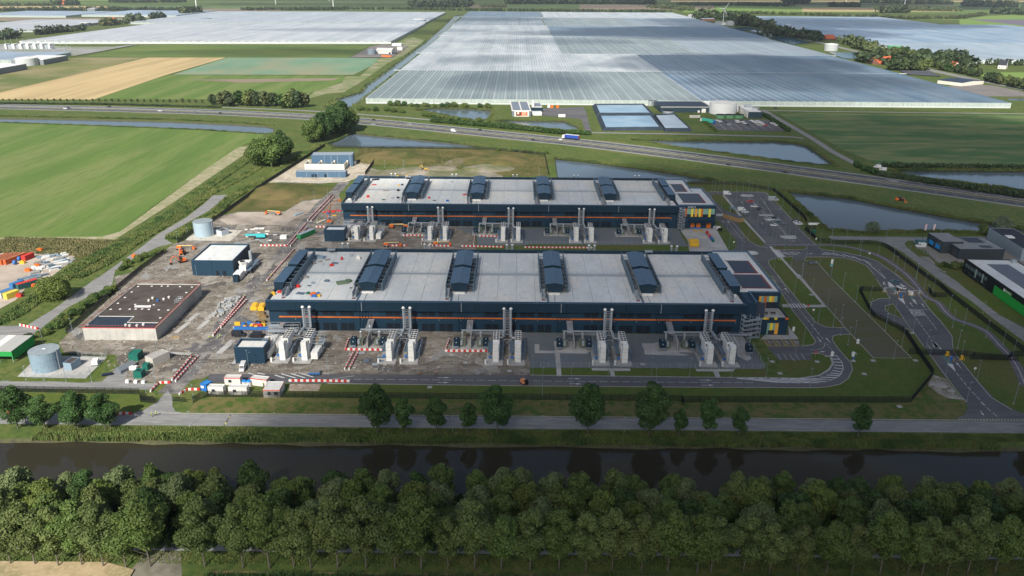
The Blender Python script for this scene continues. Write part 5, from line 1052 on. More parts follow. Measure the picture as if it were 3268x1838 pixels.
for i, (a, b_) in enumerate(((2185, 915), (2330, 920), (2460, 925))): tag(MB().prism([(-.6, -.5), (.6, -.5), (.6, .5), (-.6, .5)], 0, .9).box(-.45, .45, -.35, .35, .9, 1.05).build('utility_box', OFFW, loc=(*q(a, b_), 0)), 'low white box in the grass by the inner road, %s from the left' % nth(i + 1), 'utility box', 'low white boxes by the road')
t = thing('compressor_unit', 'white skid unit on the slab right of the large tank', 'compressor', (*q(1640, 600), 0), .25); part('body', MB().box(-1.0, 1.0, -1.6, 1.6, .3, 1.8), t, OFFW); part('skid', MB().box(-1.1, 1.1, -1.8, 1.8, 0, .3), t, BLACK)
tag(MB().ob(0, 0, 3.6, 1.6, .3, .6, .3).box(-.1, .1, -.1, .1, 0, .3).build('solar_panel', SOLAR, loc=(*q(1840, 790), 0), rz=.1), 'dark tilted solar panel on the soil by the inner road', 'solar panel')
# green canopy building at the left edge
t = thing('canopy_building', 'green canopy hall with grey and white roof strips at the left edge', 'canopy', (-197.5, 262, 0)); x0 = 0
for k, m in enumerate((GALV, GALV, WHP, GALV, GALV)): part('roof_strip', MB().box(k * 3.2 - 4.5, k * 3.2 - 1.35, 0, 14, 4.6, 4.75), t, mat('strip_grey', (.36, .36, .34)) if m is GALV else WHP)
part('wall', MB().box(11.3, 11.5, 0, 14, 1.0, 4.55).box(-4.5, 11.3, .0, .2, 2.6, 4.55), t, mat('canopy_green', (.02, .27, .06)))
q2 = MB()
for x in (-4, 1, 6, 11): q2.box(x, x + .2, .3, .5, 0, 2.6)
part('column', q2, t, GALV)
# ---- beyond the motorway
R4, S4, T4, U4, V4 = ZM(1600, 300, 440), ZM(2100, 300, 440), ZM(2780, 120, 440), ZM(2180, 0, 440), ZM(0, 20, 600)
t = bldg('grower_building', 'grey roofed grower building with white frame and red billboard facing the motorway', 'building', R4(205, 420), R4(548, 420), 62, 5.6, mat('grey_cladding', (.15, .18, .21)), mat('slate_roof', (.14, .17, .21), (.17, .2, .24), .2)); L = t['_L']
part('roof_frame', MB().box(-.5, .6, 0, 62, 5.6, 6.3).box(L - .6, L + .5, 0, 62, 5.6, 6.3).box(L / 2 - .6, L / 2 + .6, 0, 62, 5.7, 6.2).box(0, L, -.4, .5, 5.5, 6.2), t, WHP)
part('front_frame', MB().box(2.2, L - 2.0, -.5, -.02, 0, 5.5), t, WHP); bb = part('billboard', MB().box(3.6, L - 3.4, -.75, -.52, .8, 4.8), t, mat('billboard_red', (.5, .04, .03), (.6, .12, .03), .15))
part('billboard_photo', MB().box(3.7, 9.2, -.82, -.76, .9, 4.7), bb, mat('billboard_dark', (.03, .025, .025), (.4, .1, .03), .25)); part('emblem_disc', MB().tube([(5.9, -.86, 3.6), (5.9, -.83, 3.6)], 1.0, 16), bb, WHP)
for k in range(5): part('billboard_line', MB().box(L - 9, L - 4.2 - (k % 2) * 1.0, -.82, -.77, 4.0 - k * .7 - (.3 if k > 2 else 0), 4.4 - k * .7 - (.3 if k > 2 else 0)), bb, mat('billboard_cream', (.7, .5, .35)))
bldg('loading_building', 'low white loading building right of the grower building', 'building', R4(560, 400), R4(755, 400), 8, 3.0, WHP, GUT); bldg('loading_building', 'white block behind the loading building, dark roof', 'building', R4(615, 302), R4(757, 302), 26, 3.6, WHP, MATS['slate_roof'])
tag(MB().cyl(0, 0, 1.6, 0, 8, 20).cyl(0, 0, 1.6, 8, 8.6, 20, .5).build('silo', WHP, loc=(*R4(592, 275), 0)), 'tall white silo beside the grower building', 'silo')
tag(MB().box(-8, 8, -1.5, 1.5, 1, 4.2).box(-8, -5, -1.4, 1.4, .2, 4).build('parked_lorry', NAVY2, loc=(*R4(630, 328), 0)), 'dark parked lorry by the white loading building', 'lorry')
for i, (a, b_, m) in enumerate(((885, 255, WHP), (945, 260, OR2), (1050, 260, OR2))): tag(MB().box(-1.4, 1.4, -1.2, 1.2, .2, 2.8).build('skip', m, loc=(*R4(a, b_), 0)), '%s skip before the glasshouse wall, %s from the left' % ('white' if m is WHP else 'orange', nth(i + 1)), 'skip', 'skips before the glasshouse')
tag(MB().box(-3.5, 3.5, -1.2, 1.2, .2, 2.8).build('parked_trailer', WHP, loc=(*R4(1130, 430), 0)), 'white trailer parked at the lower edge of the grower yard', 'trailer')
# covered basins
LIN = mat('basin_liner', (.02, .03, .045), (.03, .045, .06), .1); COV = mat('basin_cover', (.2, .32, .42), (.28, .4, .5), .05, rough=.3, spec=.5)
def basin(label, P, rim=3.0, z=3.0, cover=COV):
    t = thing('storage_basin', label, 'basin', (0, 0, 0), 0, 'covered water basins'); a = sum(P[i][0] * P[(i + 1) % 4][1] - P[(i + 1) % 4][0] * P[i][1] for i in range(4))
    if a < 0: P = P[::-1]
    c = Vector((sum(p[0] for p in P) / 4, sum(p[1] for p in P) / 4)); I = [tuple(Vector(p) + (c - Vector(p)).normalized() * rim * 1.3) for p in P]; J = [tuple(Vector(p) + (c - Vector(p)).normalized() * rim * 2.3) for p in P]
    b = MB().add([(*p, 0) for p in P] + [(*p, z) for p in I] + [(*p, z - 1) for p in J], [(i, (i + 1) % 4, 4 + (i + 1) % 4, 4 + i) for i in range(4)] + [(4 + i, 4 + (i + 1) % 4, 8 + (i + 1) % 4, 8 + i) for i in range(4)])
    part('liner', b, t, LIN); part('cover', MB().add([(*p, z - 1) for p in J], [(0, 1, 2, 3)]), t, cover); return t
basin('blue covered basin nearest the glasshouse wall', [R4(1660, 215), S4(-420 + 0, 395), S4(215, 395), R4(2440 + 380, 225)][:0] or [R4(1770, 410), G(1600 + 1690 / 5.8545, 300 + 225 / 5.8545), G(2060, 338), G(2092, 370)])
basin('blue covered basin nearer the motorway, left', [R4(1890, 690), R4(1775, 425), G(2085, 372), G(2122, 416)])
basin('pale covered basin nearer the motorway, right', [S4(120, 705), S4(-90, 415), S4(310, 402), S4(640, 705)], cover=mat('basin_pale', (.4, .47, .53), (.33, .4, .46), .05, rough=.4))
t = bldg('packing_hall', 'long dark packing hall with rows of solar panels beside the white tank', 'building', S4(45, 345), S4(968, 347), 40, 5.7, mat('dark_slate', (.03, .055, .075), rough=.5), mat('black_roof', (.05, .06, .075))); L = t['_L']
for k in range(11): part('solar_row', MB().box(1, L - 1, 2 + k * 3.4, 4.4 + k * 3.4, 6.0, 6.15), t, SOLAR)
part('eave', MB().box(0, L, -.3, 0, 5.5, 6.1), t, WHP); part('roller_door', MB().box(L * .83, L * .83 + 4.5, -.1, 0, 0, 4.0), t, OFFW); part('door', MB().box(L * .75, L * .75 + 2.4, -.1, 0, 0, 2.2), t, OFFW)
bldg('packing_hall', 'white flat roofed packing hall behind the big white tank', 'building', S4(975, 330), S4(1560, 335), 40, 5, WHP, OFFW)
x, y = S4(1265, 395); tank('big white cylindrical heat buffer tank with domed roof', x, y + 14, 14.2, 11.2, mat('tank_white', (.76, .77, .76), (.7, .71, .71), .1, rough=.5), WHP, 1.6, 1, n=48)
for i, a in enumerate((1190, 1360, 1530)): x, y = S4(a, 458); tank('green round tank with black cover before the white tank, %s from the left' % nth(i + 1), x, y + 5, 5.0, 3.2, mat('tank_green', (.12, .27, .14), (.1, .24, .13), .5), BLACK, .3, 0, group='green tanks')
t = bldg('ribbed_building', 'ribbed dark building with a white roof right of the green tanks', 'building', S4(1680, 448), S4(1940, 450), 41, 5.9, MATS['dark_slate'], OFFW)
for k in range(7): part('rib', MB().box(-.6, 0, 1 + k * 5, 2 + k * 5, 0, 6.1), t, OFFW)
for k, (a, b_) in enumerate(((4, 30), (10, 22), (7, 40))): part('roof_plant', MB().box(a, a + 7, b_, b_ + 3, 6.1, 7.2), t, GALV)
x, y = S4(185, 400); tank('small grey tank with black lid at the basins', x, y, 5.5, 5, GALV, BLACK, .2)
for i in range(2): x, y = G(2075 + i * 15, 337); tank('small metal tank by the glasshouse wall, %s of two' % ('left' if i == 0 else 'right'), x, y, 2.4, 5.5, GALV, BLACK, .2)
for i in range(10):
    x, y = S4(620 + (i % 5) * 34, 412 + (i // 5) * 26); tag(MB().box(-1.6, 1.6, -1, 1, 0, .8).build('white_bale', WHP, loc=(x, y, 0), rz=.4), 'white wrapped bale on the lawn before the packing hall, %s in the %s row' % (nth(i % 5 + 1), 'back' if i < 5 else 'front'), 'bale', 'white wrapped bales')
# far right: white shed, village houses, tanks, turbine
t = bldg('white_shed', 'big white shed with a dark solar roof by the glasshouse edge', 'shed', T4(1235, 855), T4(1690, 910), 50, 4.6, mat('shed_white', (.68, .65, .56), rough=.6), SOLAR, gable=1.2)
x, y = T4(480, 275); tank('green cylindrical tank among the village trees', x, y + 12, 14, 11, mat('tank_green_b', (.08, .26, .14), (.07, .23, .12), .2), mat('tank_green_roof', (.16, .4, .2)), 1.0, n=40)
x, y = C0(1145, 382); tank('grey cylindrical tank beside the glasshouse edge', x, y + 10, 13, 12.5, mat('tank_grey', (.4, .42, .43), rough=.4), OFFW, 1.6, n=36)
x, y = U4(900, 475); tank('grey domed tank below the wind turbine', x, y + 10, 13.5, 10.5, MATS['tank_grey'], MATS['tank_grey'], 2.5, n=36)
x, y = U4(1400, 385); tank('low white round tank beyond the village trees', x, y + 10, 14, 6, WHP, WHP, 1.5, n=32)
x, y = U4(1975, 505); tank('white domed tank on the village edge', x, y + 8, 12, 5, WHP, WHP, 3, n=32)
x, y = V4(1140, 270); tank('dark sided round tank by the left glasshouse', x, y + 10, 15, 8, mat('tank_slate', (.2, .25, .29)), WHP, 1.5, n=32)
x, y = V4(110, 380); tank('slate round tank at the far left edge', x, y + 10, 17, 7, MATS['tank_slate'], MATS['tank_slate'], 5, n=32)
x, y = V4(310, 820); tank('white cylindrical tank among the grey halls at the left edge', x, y + 14, 16, 11, mat('tank_white_b', (.5, .52, .52)), WHP, 2, n=32)
bldg('grey_hall', 'grey hall right of the white tank at the left edge', 'building', V4(605, 805), V4(935, 740), 50, 7.6, mat('hall_grey', (.2, .22, .24)), OFFW)
bldg('grey_hall', 'grey hall left of the white tank at the left edge', 'building', V4(-200, 970), V4(375, 865), 40, 8, MATS['hall_grey'], OFFW)
bldg('white_hall', 'low white hall between the grey halls at the left edge', 'building', V4(440, 800), V4(600, 800), 50, 8, OFFW, OFFW)
x, y = V4(1250, 75); x2, y2 = V4(1200, 78); x3, y3 = V4(1305, 78); bldg('far_hall', 'teal grey hall in front of the far left tree line', 'building', (x2, y2), (x3, y3), 50, 12, MATS['hall_grey'], OFFW)
x, y = G(655, 67); tank('round dark basin on the left glasshouse field', x, y + 8, 17, 7.5, MATS['tank_slate'], MATS['tank_slate'], 1, n=28)
x, y = B0(602, 172); tank('white topped round basin at the end of the left glasshouse', x, y, 22, 10.5, MATS['tank_slate'], WHP, 2, n=28)
BRICK = mat('red_brick', (.2, .09, .06)); TILE = mat('orange_roof_tiles', (.5, .13, .05), (.42, .1, .04), .3)
def house(label, pL, pR, dp, h, g, wall=BRICK, roof=TILE):
    t = bldg('farmhouse', label, 'house', pL, pR, dp, h, wall, roof, gable=g); L = t['_L']
    for k in range(3): part('window', MB().box(L * (.2 + .27 * k), L * (.2 + .27 * k) + L * .1, -.1, 0, 1.2, 2.8), t, GLASS)
    part('chimney', MB().box(L * .3, L * .3 + 1.2, dp / 2 - .6, dp / 2 + .6, h + g - 1, h + g + 1.6), t, BRICK)
house('big farmhouse with a steep orange roof left of the village trees', T4(150, 510), T4(480, 480), 24, 2.2, 9); house('farmhouse with an orange roof right of the village trees', T4(1250, 470), T4(1440, 500), 15, 3, 7); house('cottage with an orange roof and pale gable below the farmhouse', T4(1400, 545), T4(1545, 570), 10, 4, 5, wall=OFFW)
house('dark roofed white house at the right edge beyond the field', T4(2360, 580), T4(2510, 590), 14, 6, 7, WHP, MATS['dark_roof']); house('orange roofed house among the trees left of the grey tank', C0(1100, 300), C0(1170, 298), 20, 3, 8)
house('farmhouse with an orange roof on the far left road', V4(1450, 240), V4(1560, 240), 26, 5, 12); house('orange roofed house behind the far left fields', A0(420, 38), A0(480, 38), 30, 6, 14)
# white house cluster beside the straight canal
t = bldg('white_house', 'white gabled building in the yard beside the straight canal', 'building', B0(280, 405), B0(398, 407), 26, 6.5, WHP, OFFW, gable=3.5); fins(t, (24, 30, 36), 0, 0, 3.6, 3.5, 'door', GLASS)
x, y = B0(250, 408); tank('small silo tank left of the white gabled building', x, y, 7.5, 9, MATS['tank_slate'], GALV, 1, n=20)
bldg('annex_building', 'low white annex behind the white gabled building', 'building', B0(400, 345), B0(470, 346), 14, 5, OFFW, OFFW); bldg('annex_building', 'small white annex right of the white gabled building', 'building', B0(440, 378), B0(478, 378), 10, 6, OFFW, OFFW)
for i, (a, b_) in enumerate(((345, 425), (372, 428))): tag(MB().box(-5, 5, -1.6, 1.6, 0, 3).build('farm_machine', OR2, loc=(*B0(a, b_), 0)), 'orange farm machine before the white gabled building, %s one' % ('left' if i == 0 else 'right'), 'farm machine')
flat('yard', pts(B0, (90, 432), (240, 350), (330, 335), (525, 345), (400, 432)), .75, MATS['far_yard'])
# village sheds along the road
for i, (f, a, b_, dp, h, m, lab) in enumerate(((U4, (90, 325), (250, 345), 40, 9, WHP, 'white hall left of the wind turbine'), (U4, (350, 390), (590, 392), 40, 6, BRICK, 'low reddish sheds below the glasshouse corner'), (U4, (590, 445), (720, 468), 20, 6, OFFW, 'pale shed at the foot of the wind turbine'), (U4, (1130, 420), (1230, 420), 26, 10, WHP, 'white house behind the domed grey tank'), (U4, (1780, 540), (2170, 565), 22, 7, OFFW, 'long white shed before the white domed tank'), (U4, (1640, 625), (1840, 628), 30, 6, MATS['tank_grey'], 'grey low shed before the village trees'), (U4, (1250, 620), (1520, 680), 18, 6, MATS['hall_grey'], 'grey shed touching the glasshouse edge'), (C0, (1500, 385), (1570, 388), 20, 6, WHP, 'white machinery shed left of the green tank'), (C0, (1365, 365), (1415, 370), 20, 12, BRICK, 'brick block in the village trees'), (C0, (1440, 480), (1530, 478), 30, 8, MATS['dark_slate'], 'blue grey barn beside the big farmhouse'), (C0, (1100, 160 + 40), (1100 + 1, 200), 5, 5, WHP, ''))):
    if lab: bldg('village_shed', lab, 'shed', f(*a), f(*b_), dp, h, m, MATS['tank_grey'] if m is not WHP else OFFW, gable=2.0)
def wbasin(label, P, m=LIN): tag(flat('water_basin', P, .9, m), label, 'basin', 'open water basins by the glasshouse edge')
BLW = mat('basin_blue_water', (.03, .08, .14), rough=.15)
wbasin('dark water basin below the domed grey tank', pts(U4, (880, 515), (1250, 515), (1500, 575), (1070, 570)), BLW); wbasin('dark basin with a pale rim by the glasshouse edge', pts(U4, (1540, 690), (1900, 690), (2400, 800), (2050, 835)), BLW); wbasin('blue water basin left of the big farmhouse', pts(C0, (1115, 395), (1340, 395), (1365, 445), (1230, 440)), BLW); wbasin('dark asphalt yard basin beside the white shed', pts(C0, (1640, 530), (1860, 532), (1960, 575), (1700, 560)), mat('dark_yard', (.08, .09, .1), (.06, .065, .075), .03))
# wind turbines
def turbine(label, x, y, hub, bl, rot=0.35):
    t = thing('wind_turbine', label, 'wind turbine', (x, y, 0), 0, 'wind turbines'); part('tower', MB().tube([(0, 0, 0), (0, 0, hub)], hub * .035, 12, hub * .018), t, WHP); part('nacelle', MB().box(-1.4, 1.4, -3, 5, hub - 1.2, hub + 1.8), t, WHP); part('hub', MB().tube([(0, -5, hub), (0, -3, hub)], 1.5, 10), t, WHP)
    for k in range(3):
        a = rot + k * 2 * PI / 3; d = Vector((math.sin(a), 0, math.cos(a))); n = Vector((d.z, 0, -d.x)); c = Vector((0, -4.2, hub)); v = []
        for s, w_, th in ((1.0, .9, .5), (bl * .2, 1.9, .35), (bl * .6, 1.1, .2), (bl, .25, .08)): v += [c + d * s - n * w_ * .4 + Vector((0, -th, 0)), c + d * s + n * w_ * .9, c + d * s - n * w_ * .4 + Vector((0, th, 0))]
        part('blade', MB().add(v, [(i * 3 + j, i * 3 + (j + 1) % 3, i * 3 + 3 + (j + 1) % 3, i * 3 + 3 + j) for i in range(3) for j in range(3)] + [(0, 2, 1), (9, 10, 11)]), t, WHP)
WHP = mat('turbine_white', (.85, .85, .84), rough=.4); turbine('white three-bladed wind turbine beside the glasshouse village', 639.9, 2620, 41, 26, .62)
for i, (px, py, h) in enumerate(((627, 23, 40), (880, 14, 36), (1064, 25, 28), (2887, 14, 40), (2700, 5, 30))):
    x, y = G(px, py); turbine('distant white wind turbine, %s from the left of those on the skyline' % nth(i + 1), x, y, h * 1.6, h * .9, .9 * i)
WHP = MATS['white_plastic']
# high-voltage yard at the left
flat('switchyard_gravel', pts(V4, (-100, 520), (950, 560), (1560, 560), (1900, 525), (1400, 620), (1000, 690), (760, 660), (-100, 665)), 1.0, mat('switchyard_gravel', (.3, .3, .29), (.24, .24, .235), .02, c3=(.2, .22, .14), sc3=.01))
for i in range(6):
    x, y = V4(150 + i * 97, 590); t = thing('transformer_block', 'pale transformer block in the far left switchyard, %s from the left' % nth(i + 1), 'transformer', (x, y, 1.0), 0, 'switchyard transformer blocks'); part('wall', MB().box(-9, -6, -3, 12, 0, 9), t, OFFW); part('wall', MB().box(6, 9, -3, 12, 0, 9), t, OFFW); part('body', MB().box(-5, 5, 0, 9, 0, 7), t, GALV)
for i in range(12):
    x, y = V4(20 + i * 82, 640 - (i % 2) * 20); t = thing('switchyard_mast', 'thin steel mast in the far left switchyard, %s from the left' % nth(i + 1), 'mast', (x, y, 1.0), 0, 'switchyard masts'); part('pole', MB().tube([(0, 0, 0), (0, 0, 24)], .45, 5, .2), t, GALV); part('crossarm', MB().box(-8, 8, -.3, .3, 7, 7.5).box(-7, -6.6, -.2, .2, 0, 7).box(6.6, 7, -.2, .2, 0, 7), t, GALV)
# ================================================================== vehicles
CARC = {'white': (.62, .62, .62), 'silver': (.3, .32, .34), 'grey': (.1, .12, .14), 'dark': (.015, .018, .025), 'red': (.4, .02, .02), 'teal': (.05, .13, .15), 'beige': (.5, .46, .38)}
TYRE = mat('tyre', (.015, .015, .016), rough=.9); CGL = mat('car_glass', (.015, .02, .025), rough=.08, spec=.7)
_w = MB().tube([(0, -.1, 0), (0, .1, 0)], .33, 12).mesh('wheel', TYRE); _rim = MB().tube([(0, -.12, 0), (0, .12, 0)], .19, 8).mesh('rim', GALV); _hl = MB().box(-.03, .03, -.16, .16, -.07, .07).mesh('headlight', mat('lamp_glass', (.7, .7, .65), rough=.2)); _tl = MB().box(-.03, .03, -.14, .14, -.1, .1).mesh('tail_light', RED)
def lens(b, st):     # stations: (x, half width, z0, z1, top half width)
    v = []; 
    for x, w_, z0, z1, tw in st: v += [(x, -w_, z0), (x, -w_, (z0 * .45 + z1 * .55)), (x, -tw, z1), (x, tw, z1), (x, w_, (z0 * .45 + z1 * .55)), (x, w_, z0)]
    n = len(st); f = [(i * 6 + j, i * 6 + 6 + j, i * 6 + 6 + (j + 1) % 6, i * 6 + (j + 1) % 6) for i in range(n - 1) for j in range(6)]
    return b.add(v, [q[::-1] for q in f] + [tuple(range(6))[::-1][::-1], tuple(range((n - 1) * 6, n * 6))[::-1]])
def vehicle(kind, col):
    m = mat('car_paint_' + col, CARC[col], rough=.25, spec=.6); t = thing('car' if kind != 'van' else 'van', 'x', 'car' if kind != 'van' else 'van')
    if kind == 'van':
        part('body', lens(MB(), [(-2.6, .9, .3, 2.2, .8), (-2.5, .97, .28, 2.4, .86), (.9, .97, .28, 2.4, .86), (1.3, .97, .28, 2.2, .8), (1.85, .96, .28, 1.3, .85), (2.5, .93, .3, 1.1, .8), (2.65, .8, .35, .8, .7)]), t, m)
        part('windscreen', MB().add([(1.33, -.74, 2.13), (1.33, .74, 2.13), (1.88, .8, 1.34), (1.88, -.8, 1.34)], [(0, 3, 2, 1)]).add([(1.36, -.74, 2.15), (1.36, .74, 2.15), (1.91, .8, 1.36), (1.91, -.8, 1.36)], [(0, 3, 2, 1)]), t, CGL)
        for s in (-1, 1): part('side_window', MB().box(.5, 1.35, s * .93 - .04, s * .93 + .04, 1.35, 1.95), t, CGL)
        xs, zz, L2 = (-1.7, 1.75), .33, 2.62
    else:
        e = .25 if kind == 'estate' else 0
        part('body', lens(MB(), [(-2.2, .75, .35, .8, .65), (-2.12, .86, .25, .95, .78), (-1.2, .9, .22, 1.0, .82), (.8, .9, .22, .98, .82), (1.5, .88, .22, .86, .76), (2.1, .8, .28, .7, .66), (2.2, .65, .32, .58, .55)]), t, m)
        part('window_band', lens(MB(), [(-1.95 - e * .5, .74, .9, 1.0, .7), (-1.45 - e, .78, .9, 1.36, .6), (.1, .78, .9, 1.4, .6), (.95, .76, .88, .98, .7)]), t, CGL)
        part('roof', MB().add([(-1.5 - e, -.6, 1.37), (.15, -.6, 1.41), (.15, .6, 1.41), (-1.5 - e, .6, 1.37), (-1.4 - e, -.5, 1.43), (.05, -.5, 1.46), (.05, .5, 1.46), (-1.4 - e, .5, 1.43)], [(4, 5, 6, 7), (0, 1, 5, 4), (1, 2, 6, 5), (2, 3, 7, 6), (3, 0, 4, 7)]), t, m)
        xs, zz, L2 = (-1.35, 1.35), .33, 2.16
    for x in xs:
        for s in (-1, 1): w_ = part('wheel', _w, t, loc=(x, s * .84, zz)); part('rim', _rim, w_)
    for s in (-1, 1): part('headlight', _hl, t, loc=(L2 - .05, s * .62, .66)); part('tail_light', _tl, t, loc=(-L2, s * .66, .78))
    return t
_veh = {}
_vl = set()
def veh(kind, col, p, rz, label, group=None, z=.05):
    k = (kind, col)
    if k not in _veh: _veh[k] = vehicle(kind, col)
    assert label not in _vl, label
    _vl.add(label); return put(_veh[k], (p[0], p[1], z), rz, label, group)
def hdg(x):            # direction of the motorway near x
    P = min(range(1, len(HWN) - 1), key=lambda i: abs(HWN[i].x - x)); d = HWN[P + 1] - HWN[P - 1]; return math.atan2(d.y, d.x)
for f, x, y, k, c, back, lab in ((A0, 490, 815, 'car', 'white', 0, 'white car on the motorway at far left, beside a dark one'), (A0, 516, 811, 'estate', 'dark', 0, 'dark car on the motorway at far left, just ahead of a white one'), (A0, 815, 799, 'car', 'dark', 1, 'dark car alone on the far carriageway above the left canal'), (A0, 1197, 832, 'car', 'white', 0, 'white car on the motorway in the middle of the left canal stretch'), (A0, 1458, 844, 'car', 'grey', 0, 'grey car on the motorway, followed by a larger dark one'), (A0, 1650, 850, 'estate', 'dark', 0, 'dark estate car on the motorway left of the clump of trees'),
        (B0, 262, 932, 'car', 'silver', 0, 'silver car on the near carriageway just right of the big trees'), (B0, 260, 900, 'car', 'dark', 1, 'dark car on the far carriageway just right of the big trees'), (B0, 534, 931, 'car', 'silver', 1, 'silver car on the far carriageway before the first pond'), (B0, 862, 984, 'van', 'white', 0, 'white van on the near carriageway below the long hedge'), (B0, 1055, 975, 'car', 'dark', 1, 'dark car on the far carriageway below the long hedge'), (B0, 1457, 1050, 'car', 'dark', 0, 'dark car on the near carriageway left of the lorry'), (B0, 1660, 1046, 'car', 'white', 1, 'white car beside the cab of the blue lorry'),
        (C1, 372, 206, 'car', 'dark', 0, 'dark car on the near carriageway above the office car park'), (C1, 797, 263, 'car', 'dark', 0, 'dark car on the near carriageway right of the office car park'), (C1, 2205, 409, 'estate', 'dark', 1, 'dark estate car on the motorway near the right edge')):
    p = f(x, y); veh(k, c, p, hdg(p[0]) + (PI if back else 0), lab, 'vehicles on the motorway', .08)
q = P4
for x, y, k, c, lab in ((965, 328, 'van', 'white', 'white van at the back left corner of the office car park'), (1355, 455, 'car', 'red', 'red car in the middle rows of the office car park'), (1430, 540, 'car', 'white', 'white car below the red one in the office car park'), (1497, 585, 'car', 'dark', 'dark car just right of the middle row white car, office car park'), (1215, 608, 'van', 'white', 'white van beside the footpath in the office car park'), (1275, 638, 'car', 'white', 'white car directly before the van by the footpath, office car park'), (1312, 682, 'car', 'grey', 'grey car last of the three by the footpath, office car park'), (1655, 748, 'car', 'silver', 'silver car left of centre line, office car park'), (1685, 772, 'car', 'white', 'white car before the silver one, left of centre line'),
        (1795, 746, 'car', 'dark', 'dark car right of centre line, behind a silver one, office car park'), (1815, 771, 'car', 'silver', 'silver car right of centre line, office car park'), (1865, 816, 'car', 'teal', 'dark teal car right of centre line, behind a grey one'), (1890, 843, 'car', 'grey', 'grey car right of centre line, nearest the road'), (1770, 864, 'car', 'white', 'small white car alone left of centre line, nearest the road'), (2130, 792, 'car', 'dark', 'dark car hindmost of the three at the right kerb, office car park'), (2162, 815, 'car', 'white', 'white car second of the three at the right kerb, office car park'), (2195, 843, 'estate', 'white', 'white estate car foremost of the three at the right kerb, office car park')):
    veh(k, c, q(x, y), 0 if (x + y) % 2 else PI, lab, 'vehicles in the office car park')
v_ = veh('van', 'silver', q(2600, 2000), 0, 'x')
v_.location = (*q(1755, 432), .05); v_.scale = (1.35, 1.2, 1.15); v_['label'] = 'large pale delivery van at the right edge of the office car park'; v_['group'] = 'vehicles in the office car park'
veh('estate', 'grey', D4(900, 1062), 0, 'dark grey car parked on the grass paving by the entrance road')
veh('estate', 'teal', E4(415, 228), 2.2, 'dark teal car waiting before the barrier lanes'); veh('estate', 'white', E4(510, 325), 2.2, 'white car at the barrier of the entrance lanes')
veh('van', 'teal', F4(600, 455), 2.7, 'teal van with a roof box left of the workshop', 'vans by the workshop'); veh('van', 'teal', F4(750, 470), 0.1, 'teal van parked lengthwise behind the white one', 'vans by the workshop'); veh('van', 'white', F4(640, 520), PI, 'white van in the workshop forecourt', 'vans by the workshop'); veh('van', 'dark', F4(915, 478), 1.4, 'dark van against the workshop wall', 'vans by the workshop')
veh('van', 'dark', A2(1785, 452), 0, 'dark blue van parked behind the small navy building'); veh('van', 'dark', A2(1912, 460), PI, 'second dark van hidden behind the small navy building'); veh('van', 'white', A2(1816, 700), -1.45, 'small white van on the soil above the site cabins')
veh('van', 'white', C1(1480, 224), 2.55, 'white van by the country road, left of two', z=.1); veh('van', 'white', C1(1520, 244), 2.55, 'white van by the country road, right of two', z=.1); veh('estate', 'dark', C0(722, 812), 0, 'dark car on the lane before the glasshouse wall', z=.12)
for i, (x, y, c) in enumerate(((1105, 503, 'white'), (1205, 498, 'dark'), (1160, 520, 'white'), (1172, 545, 'grey'), (1270, 536, 'dark'), (1330, 574, 'silver'), (1475, 508, 'white'), (1545, 503, 'dark'), (1490, 534, 'white'), (1575, 530, 'white'), (1625, 557, 'white'), (1655, 584, 'dark'), (1750, 507, 'white'), (1790, 523, 'white'), (1825, 544, 'white'), (1855, 512, 'white'), (1895, 530, 'white'), (1925, 548, 'white'), (1865, 573, 'beige'), (1955, 573, 'white'), (1910, 603, 'silver'), (2000, 598, 'red'), (2100, 537, 'dark'), (2130, 552, 'white'), (2162, 564, 'white'), (2215, 592, 'white'))):
    veh('car' if i % 3 else 'estate', c, S4(x, y), -.05 + PI * (i % 2), '%s car in the car park below the white tank, %s from the left' % (c, nth(i + 1)), 'cars below the white tank', .1)
# lorry, trailers, machines
p = B0(1735, 1040); h_ = hdg(p[0]) + PI
t = thing('lorry', 'articulated lorry with a blue trailer and white cab on the motorway', 'lorry', (*p, .08), h_)
part('trailer', MB().box(-8, 5.2, -1.25, 1.25, 1.1, 3.9), t, mat('trailer_blue', (.02, .06, .3))); part('trailer_roof', MB().box(-8, 5.2, -1.27, 1.27, 3.91, 4.02), t, WHP); part('rear_door', MB().box(-8.1, -8.01, -1.2, 1.2, 1.2, 3.9), t, RED)
part('cab', lens(MB(), [(5.6, 1.2, .7, 3.5, 1.05), (7.4, 1.2, .6, 3.3, 1.05), (7.9, 1.15, .6, 2.4, 1.0)]), t, WHP); part('windscreen', MB().box(7.75, 7.95, -1.0, 1.0, 1.9, 2.7), t, CGL)
for x in (-6.8, -5.6, -4.4, 4.2, 6.9):
    for s in (-1, 1): part('wheel', MB().tube([(x, s * 1.0 - .15, .5), (x, s * 1.0 + .15, .5)], .5, 10), t, TYRE)
t = thing('trailer', 'teal covered long trailer in the car park below the white tank', 'trailer', (*S4(955, 545), .1), -1.0); part('body', MB().box(-9, 6, -1.4, 1.4, .8, 3.8), t, mat('teal_tarp', (.06, .42, .32))); part('cab', MB().box(-11.5, -9.4, -1.2, 1.2, .5, 3.2), t, WHP); part('end', MB().box(6, 7, -1.4, 1.4, .8, 3.6), t, BLUEP)
p = C1(1650, 468); t = thing('tractor', 'dark tractor with orange mowing arm on the bank by the big pond', 'tractor', (*p, .03), .1)
part('body', lens(MB(), [(-1.2, .5, .6, 1.5, .45), (1.9, .45, .7, 1.4, .35)]), t, mat('tractor_dark', (.03, .04, .07))); part('cab', MB().box(-1.2, .3, -.65, .65, 1.5, 2.6), t, CGL); part('mower_unit', MB().box(-3.2, -1.4, -.9, .9, .4, 1.6), t, OR2)
